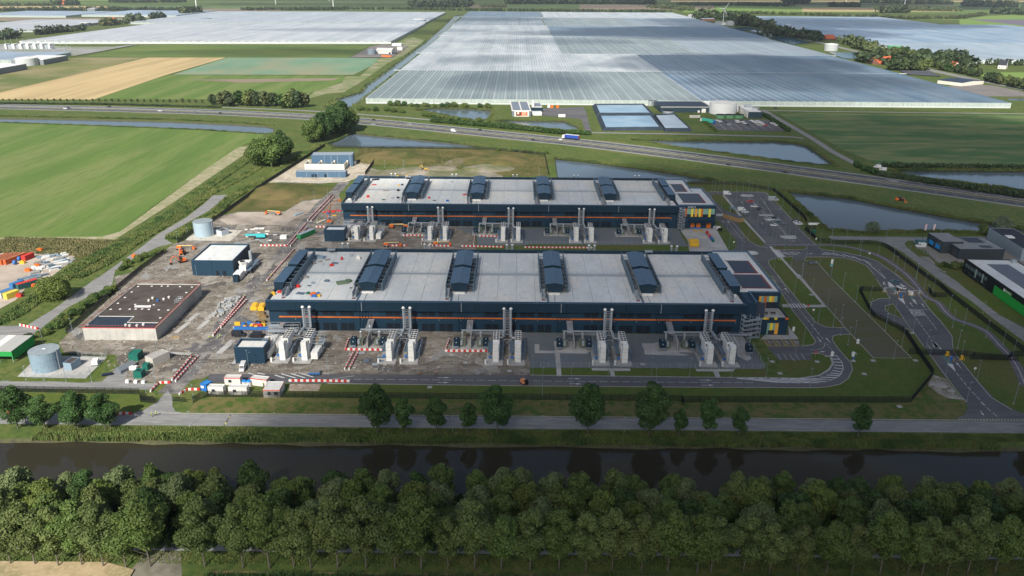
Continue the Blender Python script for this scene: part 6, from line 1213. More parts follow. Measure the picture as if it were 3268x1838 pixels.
for x, r in ((-.8, .75), (1.4, .5)):
    for s in (-1, 1): part('wheel', MB().tube([(x, s * .8 - .2, r), (x, s * .8 + .2, r)], r, 12), t, TYRE)
part('mowing_arm', MB().tube([(-.3, -1, 1.4), (.6, -2.4, 2.4), (.9, -4.8, .2)], .16, 5).box(.2, 1.8, -5.4, -4.6, 0, .4), t, OR2)
def boom_lift(label, p, rz, fold=True):
    t = thing('boom_lift', label, 'boom lift', (*p, .03), rz, 'orange boom lifts'); part('chassis', MB().box(-1.3, 1.3, -.9, .9, .4, .9), t, GALV); part('turret', MB().box(-1.5, 1.0, -.8, .8, 1.0, 1.9), t, OR2)
    for x in (-1, 1):
        for s in (-1, 1): part('wheel', MB().tube([(x, s * 1.0 - .17, .45), (x, s * 1.0 + .17, .45)], .45, 10), t, TYRE)
    if fold: part('boom', MB().tube([(-1.2, 0, 2.1), (6.5, 0, 2.4)], .22, 5), t, mat('boom_cream', (.6, .45, .2))); part('jib', MB().tube([(6.5, 0, 2.4), (7.2, 0, 1.2)], .16, 5), t, OR2); part('basket', MB().box(7, 8.1, -.8, .8, .5, 1.5), t, OR2)
    else:
        part('boom', MB().tube([(-.6, 0, 1.9), (-1.8, -.6, 7.2), (-1.2, -.4, 8.2), (7.5, 8.0, 11.5)], .22, 5, .14), t, OR2); part('jib', MB().tube([(7.5, 8, 11.5), (9.2, 9.5, 10.6)], .12, 5), t, OR2); part('basket', MB().box(8.8, 10, 9, 10, 9.9, 10.9), t, OR2); part('second_boom', MB().tube([(.3, .3, 1.9), (2.0, 3.4, 9.0), (3.8, 7.2, 15.2)], .17, 5, .1), t, BLACK)
    return t
boom_lift('orange boom lift parked on the sand beside the grass mound', A1(2080, 575), PI - .1); boom_lift('orange boom lift reaching up at the left end of the farther hall', A1(2465, 640), .5, False)
boom_lift('folded orange boom lift before the farther hall, left one', B1(400, 672), 0); boom_lift('folded orange boom lift before the farther hall, right one', B1(500, 676), PI); boom_lift('folded orange lift by the red white barriers behind the nearer hall', B1(360, 812), 0); boom_lift('folded orange lift behind the nearer hall, beside the second flues', B1(730, 805), 0); boom_lift('orange boom lift by the west fence gate', A1(1345, 835), 0)
def excavator(label, p, rz, m):
    t = thing('excavator', label, 'excavator', (*p, .03), rz, 'excavators on the site')
    for s in (-1, 1): part('track', MB().box(-1.6, 1.6, s * .95 - .25, s * .95 + .25, 0, .75), t, BLACK)
    part('house', MB().box(-1.7, 1.0, -1.2, 1.2, .85, 1.9), t, m); part('cab', MB().box(.1, 1.3, .3, 1.2, .85, 2.7), t, CGL); part('boom', MB().tube([(1, -.3, 1.4), (3.0, -.3, 4.0), (5.0, -.3, 3.2)], .22, 5), t, m); part('arm', MB().tube([(5, -.3, 3.2), (5.6, -.3, .8)], .17, 5), t, m); part('bucket', MB().box(5.0, 5.9, -.8, .2, .1, .9), t, BLACK)
excavator('yellow excavator on the soil heap behind the farther hall', B1(620, 265), .1, YEL); excavator('second yellow digger just right of the first behind the farther hall', B1(645, 250), 2.5, YEL); excavator('small orange excavator on the soil left of the navy building', A1(1362, 930), -2.4, OR2); excavator('orange excavator by the gate of the west fence', A1(1368, 870), -1.4, OR2)
t = thing('piling_rig', 'long teal piling rig lying on the pale yard beyond the navy building', 'piling rig', (*A1(1905, 750), .03), .03); part('mast', MB().box(-5, 4.6, -.5, .5, 1.6, 2.4), t, mat('rig_teal', (.05, .42, .45))); part('body', MB().box(1, 6, -1.2, 1.2, .9, 2.3), t, MATS['rig_teal']); part('track', MB().box(0, 5.5, -1.5, -.9, 0, .9).box(0, 5.5, .9, 1.5, 0, .9), t, BLACK); part('lattice_jib', MB().tube([(6, 0, 1.8), (14, 0, 1.4)], .2, 4), t, BLACK); part('auger_stack', MB().box(14, 17.5, -1.4, 1.6, 0, 1.6), t, OFFW)
def contr(label, p, rz, L, m, top=None, h=2.6, z=.03, name='container'):
    t = thing(name, label, 'container', (*p, z), rz); q = MB().box(-L / 2, L / 2, -1.22, 1.22, .05, h)
    for k in range(int(L / .6)): q.box(-L / 2 + .15 + k * .6, -L / 2 + .4 + k * .6, -1.26, -1.22, .2, h - .15).box(-L / 2 + .15 + k * .6, -L / 2 + .4 + k * .6, 1.22, 1.26, .2, h - .15)
    part('body', q, t, m); part('roof', MB().box(-L / 2 + .05, L / 2 - .05, -1.18, 1.18, h, h + .06), t, top or m); part('door', MB().box(-L / 2 - .05, -L / 2, -1.1, 1.1, .15, h - .1), t, m); return t
K0 = ZM(0, 780, 440)
CO = mat('container_orange', (.55, .13, .04), (.45, .1, .03), .5); CR = mat('container_red', (.5, .04, .03)); CB = mat('container_blue', (.04, .16, .36)); CY = mat('container_yellow', (.62, .5, .08))
for i in range(5): contr('orange shipping container in the storage yard, %s from the left of the block' % nth(i + 1), (K0(-150 + i * 75, 385)[0], K0(0, 385)[1] + 5 + i * .3), 1.25, 12.2, CO, mat('rust_orange', (.42, .15, .07), (.36, .12, .06), .3))
contr('red shipping container right of the orange block', K0(530, 275), 1.35, 6, CR); contr('blue shipping container in the storage yard', K0(330, 800), 1.2, 6, CB); contr('red topped dark container beside the blue one', K0(520, 790), 1.0, 9, mat('container_dark', (.03, .1, .1)), CR); contr('blue and white container at the lower end of the storage yard', K0(110, 960), 1.2, 6, WHP, CB); contr('yellow container at the lower end of the storage yard', K0(225, 985), 1.15, 6, CY)
for i, (a, b_, c) in enumerate(((285, 375, BLUEP), (370, 305, BLUEP), (425, 355, YEL), (700, 415, OR2), (365, 975, RED), (655, 790, OR2), (748, 120, OR2), (2520, 235, OR2), (525, 500, OR2))):
    x, y = K0(a, b_); q_ = MB().tube([(-.6, 0, 1.1), (.6, 0, 1.1)], 1.1, 14) if i < 2 else MB().prism([(-1.2, -.7), (1.2, -.7), (1.5, .7), (-1.5, .7)], 0, 1.2).box(-.5, .5, -.3, .3, 1.2, 1.6)
    tag(q_.build('cable_drum' if i < 2 else 'site_skip', c, loc=(x, y, .03)), ('blue cable drum at the open end of the orange containers, %s one' % ('nearer' if i == 0 else 'farther')) if i < 2 else '%s skip in the west storage area, %s of the small ones' % ({id(YEL): 'yellow', id(RED): 'red'}.get(id(c), 'orange'), nth(i - 1)), 'cable drum' if i < 2 else 'skip')
# stacked materials
def stacks(label, group, f, P, n, size, m, cat, name, zh=(.3, 1.2), seed=3, rz=0.0, z=.03):
    r = random.Random(seed); A = [f(*p) for p in P]; xs = [a[0] for a in A]; ys = [a[1] for a in A]; k = 0; tries = 0
    while k < n and tries < 4000:
        tries += 1; x, y = r.uniform(min(xs), max(xs)), r.uniform(min(ys), max(ys))
        if not inpoly(x, y, A): continue
        w_, l_ = size[0] * r.uniform(.6, 1.3), size[1] * r.uniform(.6, 1.3); h = r.uniform(*zh); b = MB(); nn = r.randint(1, 3)
        for j in range(nn): b.ob(r.uniform(-.1, .1), r.uniform(-.1, .1), l_ * r.uniform(.8, 1), w_, j * h / nn + .02 * (j > 0), (j + 1) * h / nn)
        k += 1; o = b.build(name, r.choice(m), loc=(x, y, z), rz=rz + r.uniform(-.15, .15)); tag(o, label % nth(k), cat, group)
WD = mat('weathered_board', (.3, .27, .23), (.24, .22, .19), 2.0)
stacks('loose building material in the west storage yard, bundle %s of the heap', 'material bundles in the storage yard', K0, ((730, 220), (1450, 180), (1380, 280), (900, 560), (560, 600), (640, 420)), 70, (1.1, 4.2), [WHP, OFFW, GALV, STEELB, WD, PAVE, TBLUE], 'material stack', 'material_bundle', rz=.75, seed=5)
stacks('long steel bundle at the yard edge by the big bush, %s from the heap', 'steel bundles by the bush', K0, ((440, 640), (560, 590), (820, 590), (640, 700)), 12, (.8, 7), [STEELB, GALV, TBLUE], 'material stack', 'steel_bundle', rz=.8, seed=8)
stacks('pale material left of the red container, bundle %s', 'bundles behind the containers', K0, ((30, 200), (420, 170), (420, 240), (60, 250)), 10, (1.5, 3), [WHP, OFFW, GALV], 'material stack', 'material_bundle', rz=.2, seed=9)
stacks('pallet of grey paving blocks in the double row by the site road, number %s', 'pallets of paving blocks', A2, ((1650, 180), (1800, 150), (1810, 175), (1650, 310), (1590, 310)), 75, (.95, 1.1), [GALV, PAVE, mat('block_grey', (.3, .3, .28))], 'pallet', 'paving_pallet', zh=(.5, 1.0), seed=11)
stacks('material left on the pale ground by the teal rig, piece %s', 'materials by the teal rig', A1, ((1800, 670), (2150, 670), (2130, 760), (1800, 790)), 22, (1.2, 2.8), [OFFW, GALV, WHP, WD, PAVE], 'material stack', 'material_bundle', zh=(.1, .6), seed=13)
stacks('clutter on the ground between site road and farther hall, piece %s', 'clutter by the farther hall', A1, ((2400, 560), (2560, 520), (2570, 640), (2350, 650)), 18, (.9, 2.2), [RED, BLUEP, GALV, WD, YEL, STEELB], 'material stack', 'site_clutter', zh=(.2, 1.2), seed=14)
stacks('stored goods before the left end of the nearer hall, piece %s', 'stored goods at the nearer hall', A2, ((1760, 360), (1960, 350), (1980, 400), (1760, 405)), 20, (1.1, 2.2), [BLUEP, YEL, RED, GALV, BLACK], 'material stack', 'stored_goods', zh=(.4, 1.6), seed=15)
stacks('item left on the soil before the nearer hall yard, piece %s', 'items on the soil by the inner road', B2, ((160, 570), (300, 570), (420, 720), (150, 725)), 9, (1.2, 2.4), [GALV, TBLUE, STEELB, WD], 'material stack', 'site_item', zh=(.1, .5), seed=17)
stacks('timber and board scrap on the soil by the concrete building, piece %s', 'scrap by the concrete building', A2, ((1260, 440), (1340, 440), (1340, 480), (1260, 480)), 6, (.8, 2.4), [TIMB, WHP, WD], 'material stack', 'board_scrap', zh=(.1, .3), seed=18)
for i, (a, b_, c, d) in enumerate(((1365, 385, 2, 11), (1520, 365, 2, 9), (1445, 310, 2, 8), (1575, 300, 2, 8), (1690, 530, 2.5, 12), (1290, 577, 12, 1.6))):
    x, y = A2(a, b_); MB().ob(0, 0, c, d, 0, .06).build('concrete_plate', PAVE, kind='structure', loc=(x, y, .02), rz=-.12)
for i, (a, b_) in enumerate(((1905, 245), (1958, 248))): tag(MB().yprism([(-1.2, .1), (1.2, .1), (1.4, 1.5), (.8, 2.0), (-.8, 2.0), (-1.4, 1.5)], -2.4, 2.4).build('closed_skip', YEL, loc=(*A2(a, b_), .03), rz=.1), 'closed yellow skip left of the nearer hall, %s one' % ('left' if i == 0 else 'right'), 'skip', 'closed yellow skips')
tag(MB().box(-7, 7, -.7, .7, .3, 1.2).build('pipe_crate', BLUEP, loc=(*A2(1880, 405), .03)), 'long blue sheeted pile behind the barriers, left of the nearer hall', 'sheeted pile')
for i, (a, b_) in enumerate(((1950, 290), (1965, 315), (1955, 352))): tag(MB().ob(0, 0, 3.5, 1.6, 0, .9).ob(.2, 0, 2.6, 1.4, .92, 1.3).build('timber_crate', mat('ochre_timber', (.25, .17, .07), (.16, .11, .05), 1), loc=(*A2(a, b_), .03)), 'ochre timber crate stack by the nearer hall, %s from the back' % nth(i + 1), 'crate', 'ochre crate stacks')
t = thing('roll_off_container', 'long green roll-off container with a grey cover by the site road', 'container', (*A1(2290, 735), .03), 1.12); part('body', MB().box(-6.2, 6.2, -1.3, 1.3, .3, 2.6), t, mat('skip_green', (.02, .2, .07))); part('cover', MB().box(-6.1, 6.2, -1.25, 1.25, 2.61, 2.75), t, GALV)
tag(MB().box(-3.5, 3.5, -.9, .9, 0, .5).build('boat_form', TBLUE, loc=(*A1(2230, 572), .03), rz=1.1), 'blue grey long trough on the soil by the site road', 'trough'); tag(MB().box(-3.6, 3.6, -.5, .5, .2, .8).build('white_beam', WHP, loc=(*A1(2402, 630), .03), rz=1.1), 'white beam on stands beside the orange boom lift', 'beam')
t = thing('flat_trailer', 'small blue frame trailer on the hatched road by the cabins', 'trailer', (*G(1005, 1195), .05), 0); part('deck', MB().box(-2, 2, -1, 1, .9, 1.3), t, mat('trailer_deck', (.16, .15, .14))); part('side', MB().box(-2.02, 2.02, -1.08, -1.0, .5, 1.1), t, BLUEP)
for x in (-1.2, 0, 1.2): part('wheel', MB().tube([(x, -1.1, .35), (x, 1.1, .35)], .33, 8), t, TYRE)
t = thing('road_sweeper', 'small orange machine on the inner road before the nearer hall', 'machine', (*B2(1388, 810), .05), -.9); part('body', MB().box(-1.4, 1.2, -.8, .8, .4, 1.7), t, mat('salmon_orange', (.6, .25, .12))); part('cab', MB().box(.6, 1.5, -.7, .7, .5, 2.0), t, BLACK); part('wheel', MB().tube([(-.8, -.9, .35), (-.8, .9, .35)], .33, 8).tube([(.9, -.9, .35), (.9, .9, .35)], .33, 8), t, TYRE)
# loading yard
for i, (a, b_) in enumerate(((105, 790), (108, 812))): tag(MB().yprism([(-2.2, .3), (2.2, .3), (2.6, 2.2), (-2.6, 2.2)], -1.2, 1.2).box(-2.3, 2.3, -1, 1, 2.2, 2.4).build('yellow_skip', YEL, loc=(*C1(a, b_), .05)), 'yellow skip in the loading yard, %s of two' % ('farther' if i == 0 else 'nearer'), 'skip', 'yellow skips in the loading yard')
for i in range(10):
    a, b_ = 205 + i * 5.2, 708 + i * 7; tag(MB().box(-.6, .6, -.55, .55, 0, 1.3).box(-.5, .5, -.45, .45, 1.3, 1.5).build('roll_cage', (RED, RED, RED, GALV, RED, RED, BLUEP, BLUEP, BLUEP, GREENP)[i], loc=(*C1(a, b_ + 6), .05)), '%s roll cage in the line across the loading yard, %s from the dock' % (('red', 'red', 'red', 'grey', 'red', 'red', 'blue', 'blue', 'blue', 'green')[i], nth(i + 1)), 'roll cage', 'roll cages in the loading yard')
for i, (a, b_) in enumerate(((118, 697), (160, 697))): tag(MB().box(-.25, .25, -2.2, 2.2, 0, .5).build('wheel_guide', YEL, loc=(*C1(a, b_), .05), rz=.3), 'yellow wheel guide rail below the %s loading door' % ('left' if i == 0 else 'middle'), 'wheel guide', 'yellow wheel guides')
for i, (a, b_) in enumerate(((265, 672), (290, 676), (305, 690))): tag(MB().box(-1.1, 1.1, -.7, .7, 0, 1.4).build('waste_bin', (GALV, WHP, BLACK)[i], loc=(*C1(a, b_ + 4), .05)), '%s waste bin at the right corner of the loading yard' % ('grey', 'white', 'black')[i], 'bin')
# bicycle shelter in the car park strip
t = thing('bicycle_shelter', 'grey roofed shelter with timber ends beside the footpath of the car park', 'shelter', (*C1(402, 610), .05), -.95); part('roof', MB().box(-6.5, 6.5, -2, 2, 2.6, 2.8), t, mat('shelter_roof', (.09, .11, .13))); part('end_wall', MB().box(5.9, 6.4, -1.8, 1.8, 0, 2.6), t, TIMB); part('end_wall', MB().box(-6.4, -5.9, -1.8, 1.8, 0, 2.6), t, TIMB); part('back_wall', MB().box(-5.9, 5.9, -1.9, -1.7, 0, 2.5), t, TIMB)
t = thing('smoking_shelter', 'small teal roofed shelter behind the bicycle shelter', 'shelter', (*C1(398, 552), .05)); part('roof', MB().box(-2, 2, -1.4, 1.4, 2.4, 2.6), t, mat('teal_grey', (.12, .2, .22))); part('post', MB().box(-1.9, -1.8, -1.3, -1.2, 0, 2.4).box(1.8, 1.9, -1.3, -1.2, 0, 2.4), t, GALV)
# site cabins
q = Q6 = ZM(600, 1150, 440)
CABR = mat('cabin_roof', (.56, .56, .53), (.48, .49, .46), .8)
def cabin(label, a, b_, dp, h=2.6, trim=True, n=1):
    t = bldg('site_cabin', label, 'site cabin', q(*a), q(*b_), dp, h, WHP, CABR, group='white site cabins'); L = t['_L']
    if trim: part('red_trim', MB().box(-.05, L + .05, -.08, 0, h - .05, h + .28).box(L, L + .08, 0, dp, h - .05, h + .28).box(-.08, 0, 0, dp, h - .05, h + .28), t, mat('trim_red', (.55, .07, .04)))
    for k in range(n): part('window', MB().box(L * (.25 + .4 * k), L * (.25 + .4 * k) + 1.1, -.06, 0, 1.0, 2.0), t, GLASS)
    return t
cabin('white cabin with red trim at the back left of the cabin group', (690, 458), (985, 460), 2.5); cabin('white cabin with red trim and open door, back right', (1178, 462), (1478, 498), 2.5, n=0); cabin('plain white cabin next to the blue guard box', (382, 632), (668, 640), 2.4, trim=False); cabin('plain white cabin in the middle of the front row', (762, 640), (1108, 646), 2.4, trim=False); cabin('deep double cabin with red trim at the right end', (1415, 690), (1722, 690), 6.2, n=2)
t = bldg('guard_box', 'blue guard box at the site gate', 'guard box', q(240, 560), q(352, 590), 3.0, 2.5, mat('guard_blue', (.02, .14, .42)), mat('guard_roof', (.03, .2, .5))); part('window', MB().box(.3, 1.6, -.06, 0, 1.1, 2.0), t, OFFW); part('window', MB().box(t['_L'], t['_L'] + .06, .5, 2.5, 1.1, 2.0), t, mat('window_yellow', (.5, .55, .35)))
for i, (a, b_) in enumerate(((1060, 472), (1145, 474))): t = thing('water_tank', 'white round water tank with a blue lid between the cabins, %s one' % ('left' if i == 0 else 'right'), 'tank', (*q(a, b_), .03), 0, 'water tanks between the cabins'); part('barrel', MB().cyl(0, 0, .85, 0, 1.7, 14), t, WHP); part('lid', MB().cyl(0, 0, .88, 1.7, 2.2, 14, .5), t, mat('lid_blue', (.02, .22, .6)))
# roof clutter on the halls
_n = 0
for z0, L in ((12.62, (ZM(840, 780, 440), ((1470, 285, RED, 'red bin', .7, 1.4), (1280, 400, RED, 'red canister', 1.2, 1.0), (1780, 275, OFFW, 'wire cage', 1.2, 1.8), (1345, 350, STEELB, 'grey sheet', 2, .1), (650, 800, RED, 'red trolley', 1.2, 1.2), (185, 940, YEL, 'yellow bin', 1.1, 1.3), (845, 925, GREENP, 'green bin', 1.0, .9), (935, 940, OR2, 'orange crate', 1.7, .9), (960, 975, BLUEP, 'blue crate', 1.6, .8), (1040, 970, YEL, 'ochre crate', 1.1, .9), (1030, 925, BLUEP, 'small blue box', .8, .8), (1480, 725, mat('green_tarp', (.13, .18, .12)), 'green sheeted heap', 3.2, .9), (1590, 695, mat('green_tarp_b', (.1, .16, .1)), 'dark green heap', 1.8, 1.0), (930, 730, TBLUE, 'long grey duct', 1.0, .7), (1190, 690, STEELB, 'steel trestle', 1.4, .7), (795, 620, WD, 'board stack', 1.6, .6), (950, 360, WD, 'timber pile', 1.2, .5), (1065, 325, WD, 'brown pile', 1.2, .5), (1200, 290, WD, 'long timber pile', 1.6, .4), (1060, 250, TBLUE, 'blue grey duct heap', 3.2, .8), (1000, 230, GALV, 'metal duct heap', 2.0, .8), (1120, 375, GALV, 'small duct piece', .9, .4), (700, 915, STEELB, 'leaning plank', 2.4, .1), (310, 900, RED, 'red and black cart', 1.2, .9), (1645, 220, GALV, 'white frame', 1.2, .8), (860, 775, STEELB, 'small pallet', 1.0, .3), (1640, 815, BLACK, 'black plate', .8, .1)))),
              (12.62, (ZM(1060, 540, 440), ((670, 525, RED, 'red drum', 1.1, 1.3), (1812, 545, RED, 'red funnel', .9, 1.0), (605, 360, mat('violet', (.07, .06, .2)), 'violet box', 1.6, .9), (1235, 405, BLACK, 'black box', 1.0, 1.0), (1230, 540, BLACK, 'dark crate', 1.0, .8), (1245, 300, YEL, 'yellow pile', 1.2, .5), (1310, 298, BLACK, 'dark bin', .8, .9), (960, 572, GREENP, 'green plate', 1.3, .3), (2155, 600, BLUEP, 'blue bag', 1.0, 1.0), (1915, 585, BLACK, 'black puddle sheet', 1.2, .1), (2480, 478, RED, 'reddish stack', 1.6, .5), (785, 292, RED, 'red boards', 2.0, .2), (650, 305, BLACK, 'dark stand', .7, .8), (815, 195, BLACK, 'dark tool row', 3.0, .3), (1220, 150, YEL, 'yellow cube at the back parapet', 1.1, 1.2), (1400, 150, YEL, 'pale yellow cube at the back parapet', 1.1, 1.2), (1125, 545, GALV, 'grey frame', 1, .5), (1010, 400, WD, 'laid boards', 2.4, .1), (2235, 238, GALV, 'grey hoop', 1.4, .4))))):
    f, IT = L
    for a, b_, m, nm, s, h in IT:
        x, y = f(a, b_, z0); rr = random.Random(a); b = MB(); b.ob(0, 0, s * 1.5, s, 0, h * .7, rr.uniform(-.4, .4)); b.ob(.1 * s, .05, s * .9, s * .7, h * .7 + .004, h, rr.uniform(-.4, .4))
        tag(b.build('roof_item', m, loc=(x, y, z0 + .06)), '%s on the roof of the %s hall' % (nm, 'nearer' if f(0, 0)[1] < 400 else 'farther'), 'roof item')
# barriers
B_R = MB().yprism([(-.5, 0), (.5, 0), (.5, .75), (-.5, .75)], -.22, .22); B_R.box(-.5, .5, -.09, .09, .75, .85)
_br, _bw = B_R.mesh('barrier_red', RED), B_R.mesh('barrier_white', WHP)
def barrier_row(desc, group, f, P, left=None):
    R = resamp([f(*p) for p in P], 1.03)
    for k in range(len(R) - 1):
        c = (R[k] + R[k + 1]) / 2; d = R[k + 1] - R[k]; o = bpy.data.objects.new('road_barrier', _br if k % 2 else _bw); COL.objects.link(o); o.location = (c.x, c.y, .035); o.rotation_euler = (0, 0, math.atan2(d.y, d.x))
        tag(o, '%s block %s, %s from %s' % ('red' if k % 2 else 'white', desc, nth(k + 1), left or 'the left'), 'barrier', group)
def barrier_mass(rows):
    for col, me, off_ in (('red', B_R, 1), ('white', B_R, 0)):
        b = MB()
        for f, P in rows:
            R = resamp([f(*p) for p in P], 1.03)
            for k in range(off_, len(R) - 1, 2):
                c = (R[k] + R[k + 1]) / 2; d = R[k + 1] - R[k]; b.ob(c.x, c.y, 1.0, .42, .03, .82, math.atan2(d.y, d.x))
        tag(b.build('road_barrier', RED if col == 'red' else WHP), 'many small %s barrier blocks along the farther site roads' % col, 'barriers', kind='stuff')
barrier_row('in the left barrier line at the gate', 'barriers left line at the gate', A2, ((1285, 785), (1442, 602))); barrier_row('in the right barrier line at the gate', 'barriers right line at the gate', A2, ((1312, 795), (1482, 608)))
barrier_row('of the row before the cabins', 'barriers right of the cabins', Q6, ((1885, 395), (2576, 398), (3050, 405)))
barrier_row('by the inner gate', 'barriers by the inner gate', A2, ((1125, 872), (1190, 806), (1280, 803))); barrier_row('between gate and guard box', 'barriers by the guard box', A2, ((1340, 893), (1400, 856), (1500, 855)))
barrier_row('round the second transformer bay', 'barriers at the second transformer bay', B2, ((78, 478), (50, 556), (360, 560))); barrier_row('round the third transformer bay', 'barriers at the third transformer bay', B2, ((828, 480), (798, 567), (1120, 568)))
barrier_row('in the left line across the soil', 'barriers left line over the soil', B2, ((120, 567), (42, 715))); barrier_row('in the right line across the soil', 'barriers right line over the soil', B2, ((152, 567), (75, 715)))
barrier_row('by the west road bend', 'barriers at the west road bend', A2, ((148, 372), (292, 402)))
barrier_row('behind the street trees', 'barriers behind the street trees', A2, ((-300, 1028), (92, 1028))); barrier_row('by the canal road trees', 'barriers by the canal road', A2, ((470, 1034), (740, 1036), (1000, 1036)))
barrier_mass([(A2, ((1592, 455), (1838, 150))), (A2, ((1650, 395), (1845, 185))), (A1, ((1995, 1070), (2205, 830))), (A1, ((2150, 806), (2290, 640))), (A1, ((2300, 620), (2480, 430))), (A1, ((2325, 625), (2500, 440))), (A1, ((2170, 812), (2300, 668))), (A1, ((1945, 808), (2150, 808))), (B1, ((340, 808), (525, 808))), (B1, ((640, 740), (620, 800))), (B1, ((670, 808), (850, 812))), (B1, ((920, 812), (1250, 820))), (B1, ((1390, 822), (1900, 825))), (B1, ((1020, 732), (1010, 800))), (B1, ((480, 732), (640, 734))), (B1, ((1050, 738), (1190, 740))), (A1, ((2360, 668), (2440, 668))), (A2, ((1745, 395), (2000, 408)))])
# ================================================================== fences
_bar = MB()
for k in range(21): x = k * .1425; _bar.box(x, x + .055, -.02, .02, .1, 2.35)
_bar.box(0, 2.9, -.03, .03, .12, .18).box(0, 2.9, -.03, .03, 2.25, 2.31).box(0, 2.9, -.03, .03, 1.1, 1.14)
M_FP = _bar.mesh('fence_panel', FENCE); M_PO = MB().box(-.05, .05, -.05, .05, 0, 2.5).mesh('post', FENCE); M_PW = MB().box(-.045, .045, -.045, .045, 0, 2.1).mesh('post_steel', GALV)
_wire = MB()
for k in range(6): _wire.box(0, 2.95, -.012, .012, .2 + k * .36, .235 + k * .36)
M_WP = _wire.mesh('wire_panel', GALV)
def fence(label, segs, wire=False):
    t = thing('fence', label, 'fence', (0, 0, 0), 0, 'site fences')
    R = resamp(segs, 3.0)
    for k in range(len(R) - 1):
        d = R[k + 1] - R[k]; a = math.atan2(d.y, d.x); part('fence_panel', M_WP if wire else M_FP, t, loc=(R[k].x + .05 * math.cos(a), R[k].y + .05 * math.sin(a), .02), rz=a); part('post', M_PW if wire else M_PO, t, loc=(R[k].x, R[k].y, 0))
    return t
fence('long black bar fence along the lawn above the canal road', pts(A2, (1445, 950), (1520, 905)) + pts(B2, (0, 913), (2576, 938)) + pts(C2, (0, 945), (1728, 948)))
fence('black bar fence zigzagging round the right lawn to the barrier lanes', pts(C2, (1728, 948), (1898, 745), (1790, 590), (1685, 430), (1640, 400), (1440, 302), (1395, 215), (1340, 112), (1522, 118)))
fence('black bar fence left of the site gate by the street trees', pts(A2, (-300, 860), (1050, 886), (1052, 945), (1172, 957)))
fence('black fence with gate across the entrance road', pts(C2, (1716, 582), (1870, 592), (2160, 602), (2165, 608), (2450, 632), (2485, 600), (2700, 605)))
fence('black bar fence along the cycle path and business road', pts(D4, (992, 650), (1250, 682), (1400, 692), (1950, 697), (2150, 722), (2270, 765), (2500, 930)) + pts(F4, (200, 690), (350, 790), (700, 1060), (1000, 1260)) + pts(C2, (2035, 162), (2300, 365), (2700, 665)))
fence('short black fence return beside the cycle path', pts(C2, (1858, 112), (1888, 160), (2035, 162)))
fence('black fence behind the office car park beside the pond', pts(P4, (290, 152), (1000, 155), (1250, 175), (1750, 262), (1850, 335), (2290, 735), (2330, 820)))
fence('black fence round the corner enclosure of the office car park', pts(D4, (960, 418), (735, 418), (990, 650)))
fence('dark fence along the overgrown west ditch', pts(A1, (2430, 62), (2000, 335), (1640, 595), (1470, 700), (1322, 792))); fence('dark fence beside the bushes of the west road', pts(A1, (1228, 862), (1055, 985)) + pts(A2, (868, 112), (650, 300), (470, 455)))
fence('grey wire fence along the front of the substation yard', pts(A1, (2060, 338), (2400, 345), (2576, 322)) + pts(B1, (60, 318), (200, 275)), True); fence('dark fence at the right side of the substation yard', pts(B1, (200, 275), (285, 158))); fence('dark fence along the pond behind the soil mounds', pts(B1, (-50, 78), (600, 80), (1150, 90), (1540, 130), (1572, 285)))
fence('thin wire fence along the gravel yard before the nearer hall', pts(B2, (1510, 682), (2576, 692)) + pts(C2, (0, 694), (642, 698), (535, 510)), True); fence('thin wire fence before the farther gravel yard', pts(B1, (1400, 797), (2500, 805)), True); fence('wire fence around the large tank slab', pts(A2, (210, 770), (640, 770), (800, 612), (480, 605)), True); fence('grey mesh fence of the workshop forecourt', pts(F4, (590, 560), (820, 700), (985, 810), (1240, 890)), True)
_sw = MB().box(0, 18, -.06, .06, .2, .5).box(0, 18, -.06, .06, 2.2, 2.4)
for k in range(60): _sw.box(k * .3, k * .3 + .08, -.04, .04, .5, 2.2)
tag(_sw.build('sliding_gate', FENCE, loc=(*C2(2170, 625), 0), rz=-.05), 'long black sliding gate standing open right of the entrance road', 'gate')['kind'] = 'stuff'
for i, (a, b_) in enumerate(((1050, 930), (1288, 940))):
    t = thing('swing_gate', 'dark swing gate leaf at the site entrance, %s one' % ('left' if i == 0 else 'right'), 'gate', (*A2(a, b_), 0), -.1); part('leaf', MB().box(0, 5, -.05, .05, .3, .5).box(0, 5, -.05, .05, 1.7, 1.85), t, FENCE); qq = MB()
    for k in range(20): qq.box(k * .25, k * .25 + .07, -.03, .03, .5, 1.7)
    part('bars', qq, t, FENCE)['kind'] = 'stuff'
# ================================================================== lamp posts, signs, barriers of the lanes
def lamp(h):
    t = thing('lamp_post', 'x', 'lamp post'); part('pole', MB().tube([(0, 0, 0), (0, 0, h)], .075, 6, .045), t, mat('pole_steel', (.2, .27, .29), rough=.5)); part('lamp_head', MB().box(-.08, .55, -.12, .12, h, h + .1), t, GALV); part('foot', MB().cyl(0, 0, .3, 0, .06, 8), t, PAVE); return t
L8, L5, L10 = lamp(7.6), lamp(5.3), lamp(10.5)
def lamps(area, proto, L):
    P = [f(a, b_) for f, a, b_ in L]; P.sort(key=lambda p: (p[0] / (p[1] + 40)))
    for i, p in enumerate(P): put(proto, p, (i * 2.4) % 6.28, 'slim grey lamp post %s, %s from the left' % (area, nth(i + 1)), 'lamp posts ' + area)
Q3 = ZM(2400, 850, 480)
lamps('on the lawns beside the office wing', L8, [(Q3, a, b_) for a, b_ in ((722, 462), (1018, 490), (1285, 690), (842, 240), (1128, 945), (1385, 1025), (1515, 945), (1515, 1180), (1015, 1185), (875, 1335), (1748, 1230), (1640, 1340))])
lamps('along the barrier lanes', L8, [(Q3, a, b_) for a, b_ in ((1555, 375), (1775, 600), (2015, 610), (2010, 835), (2275, 1100))] + [(E4, a, b_) for a, b_ in ((385, 880), (290, 690), (240, 1050), (520, 1320), (945, 1330), (720, 1050))])
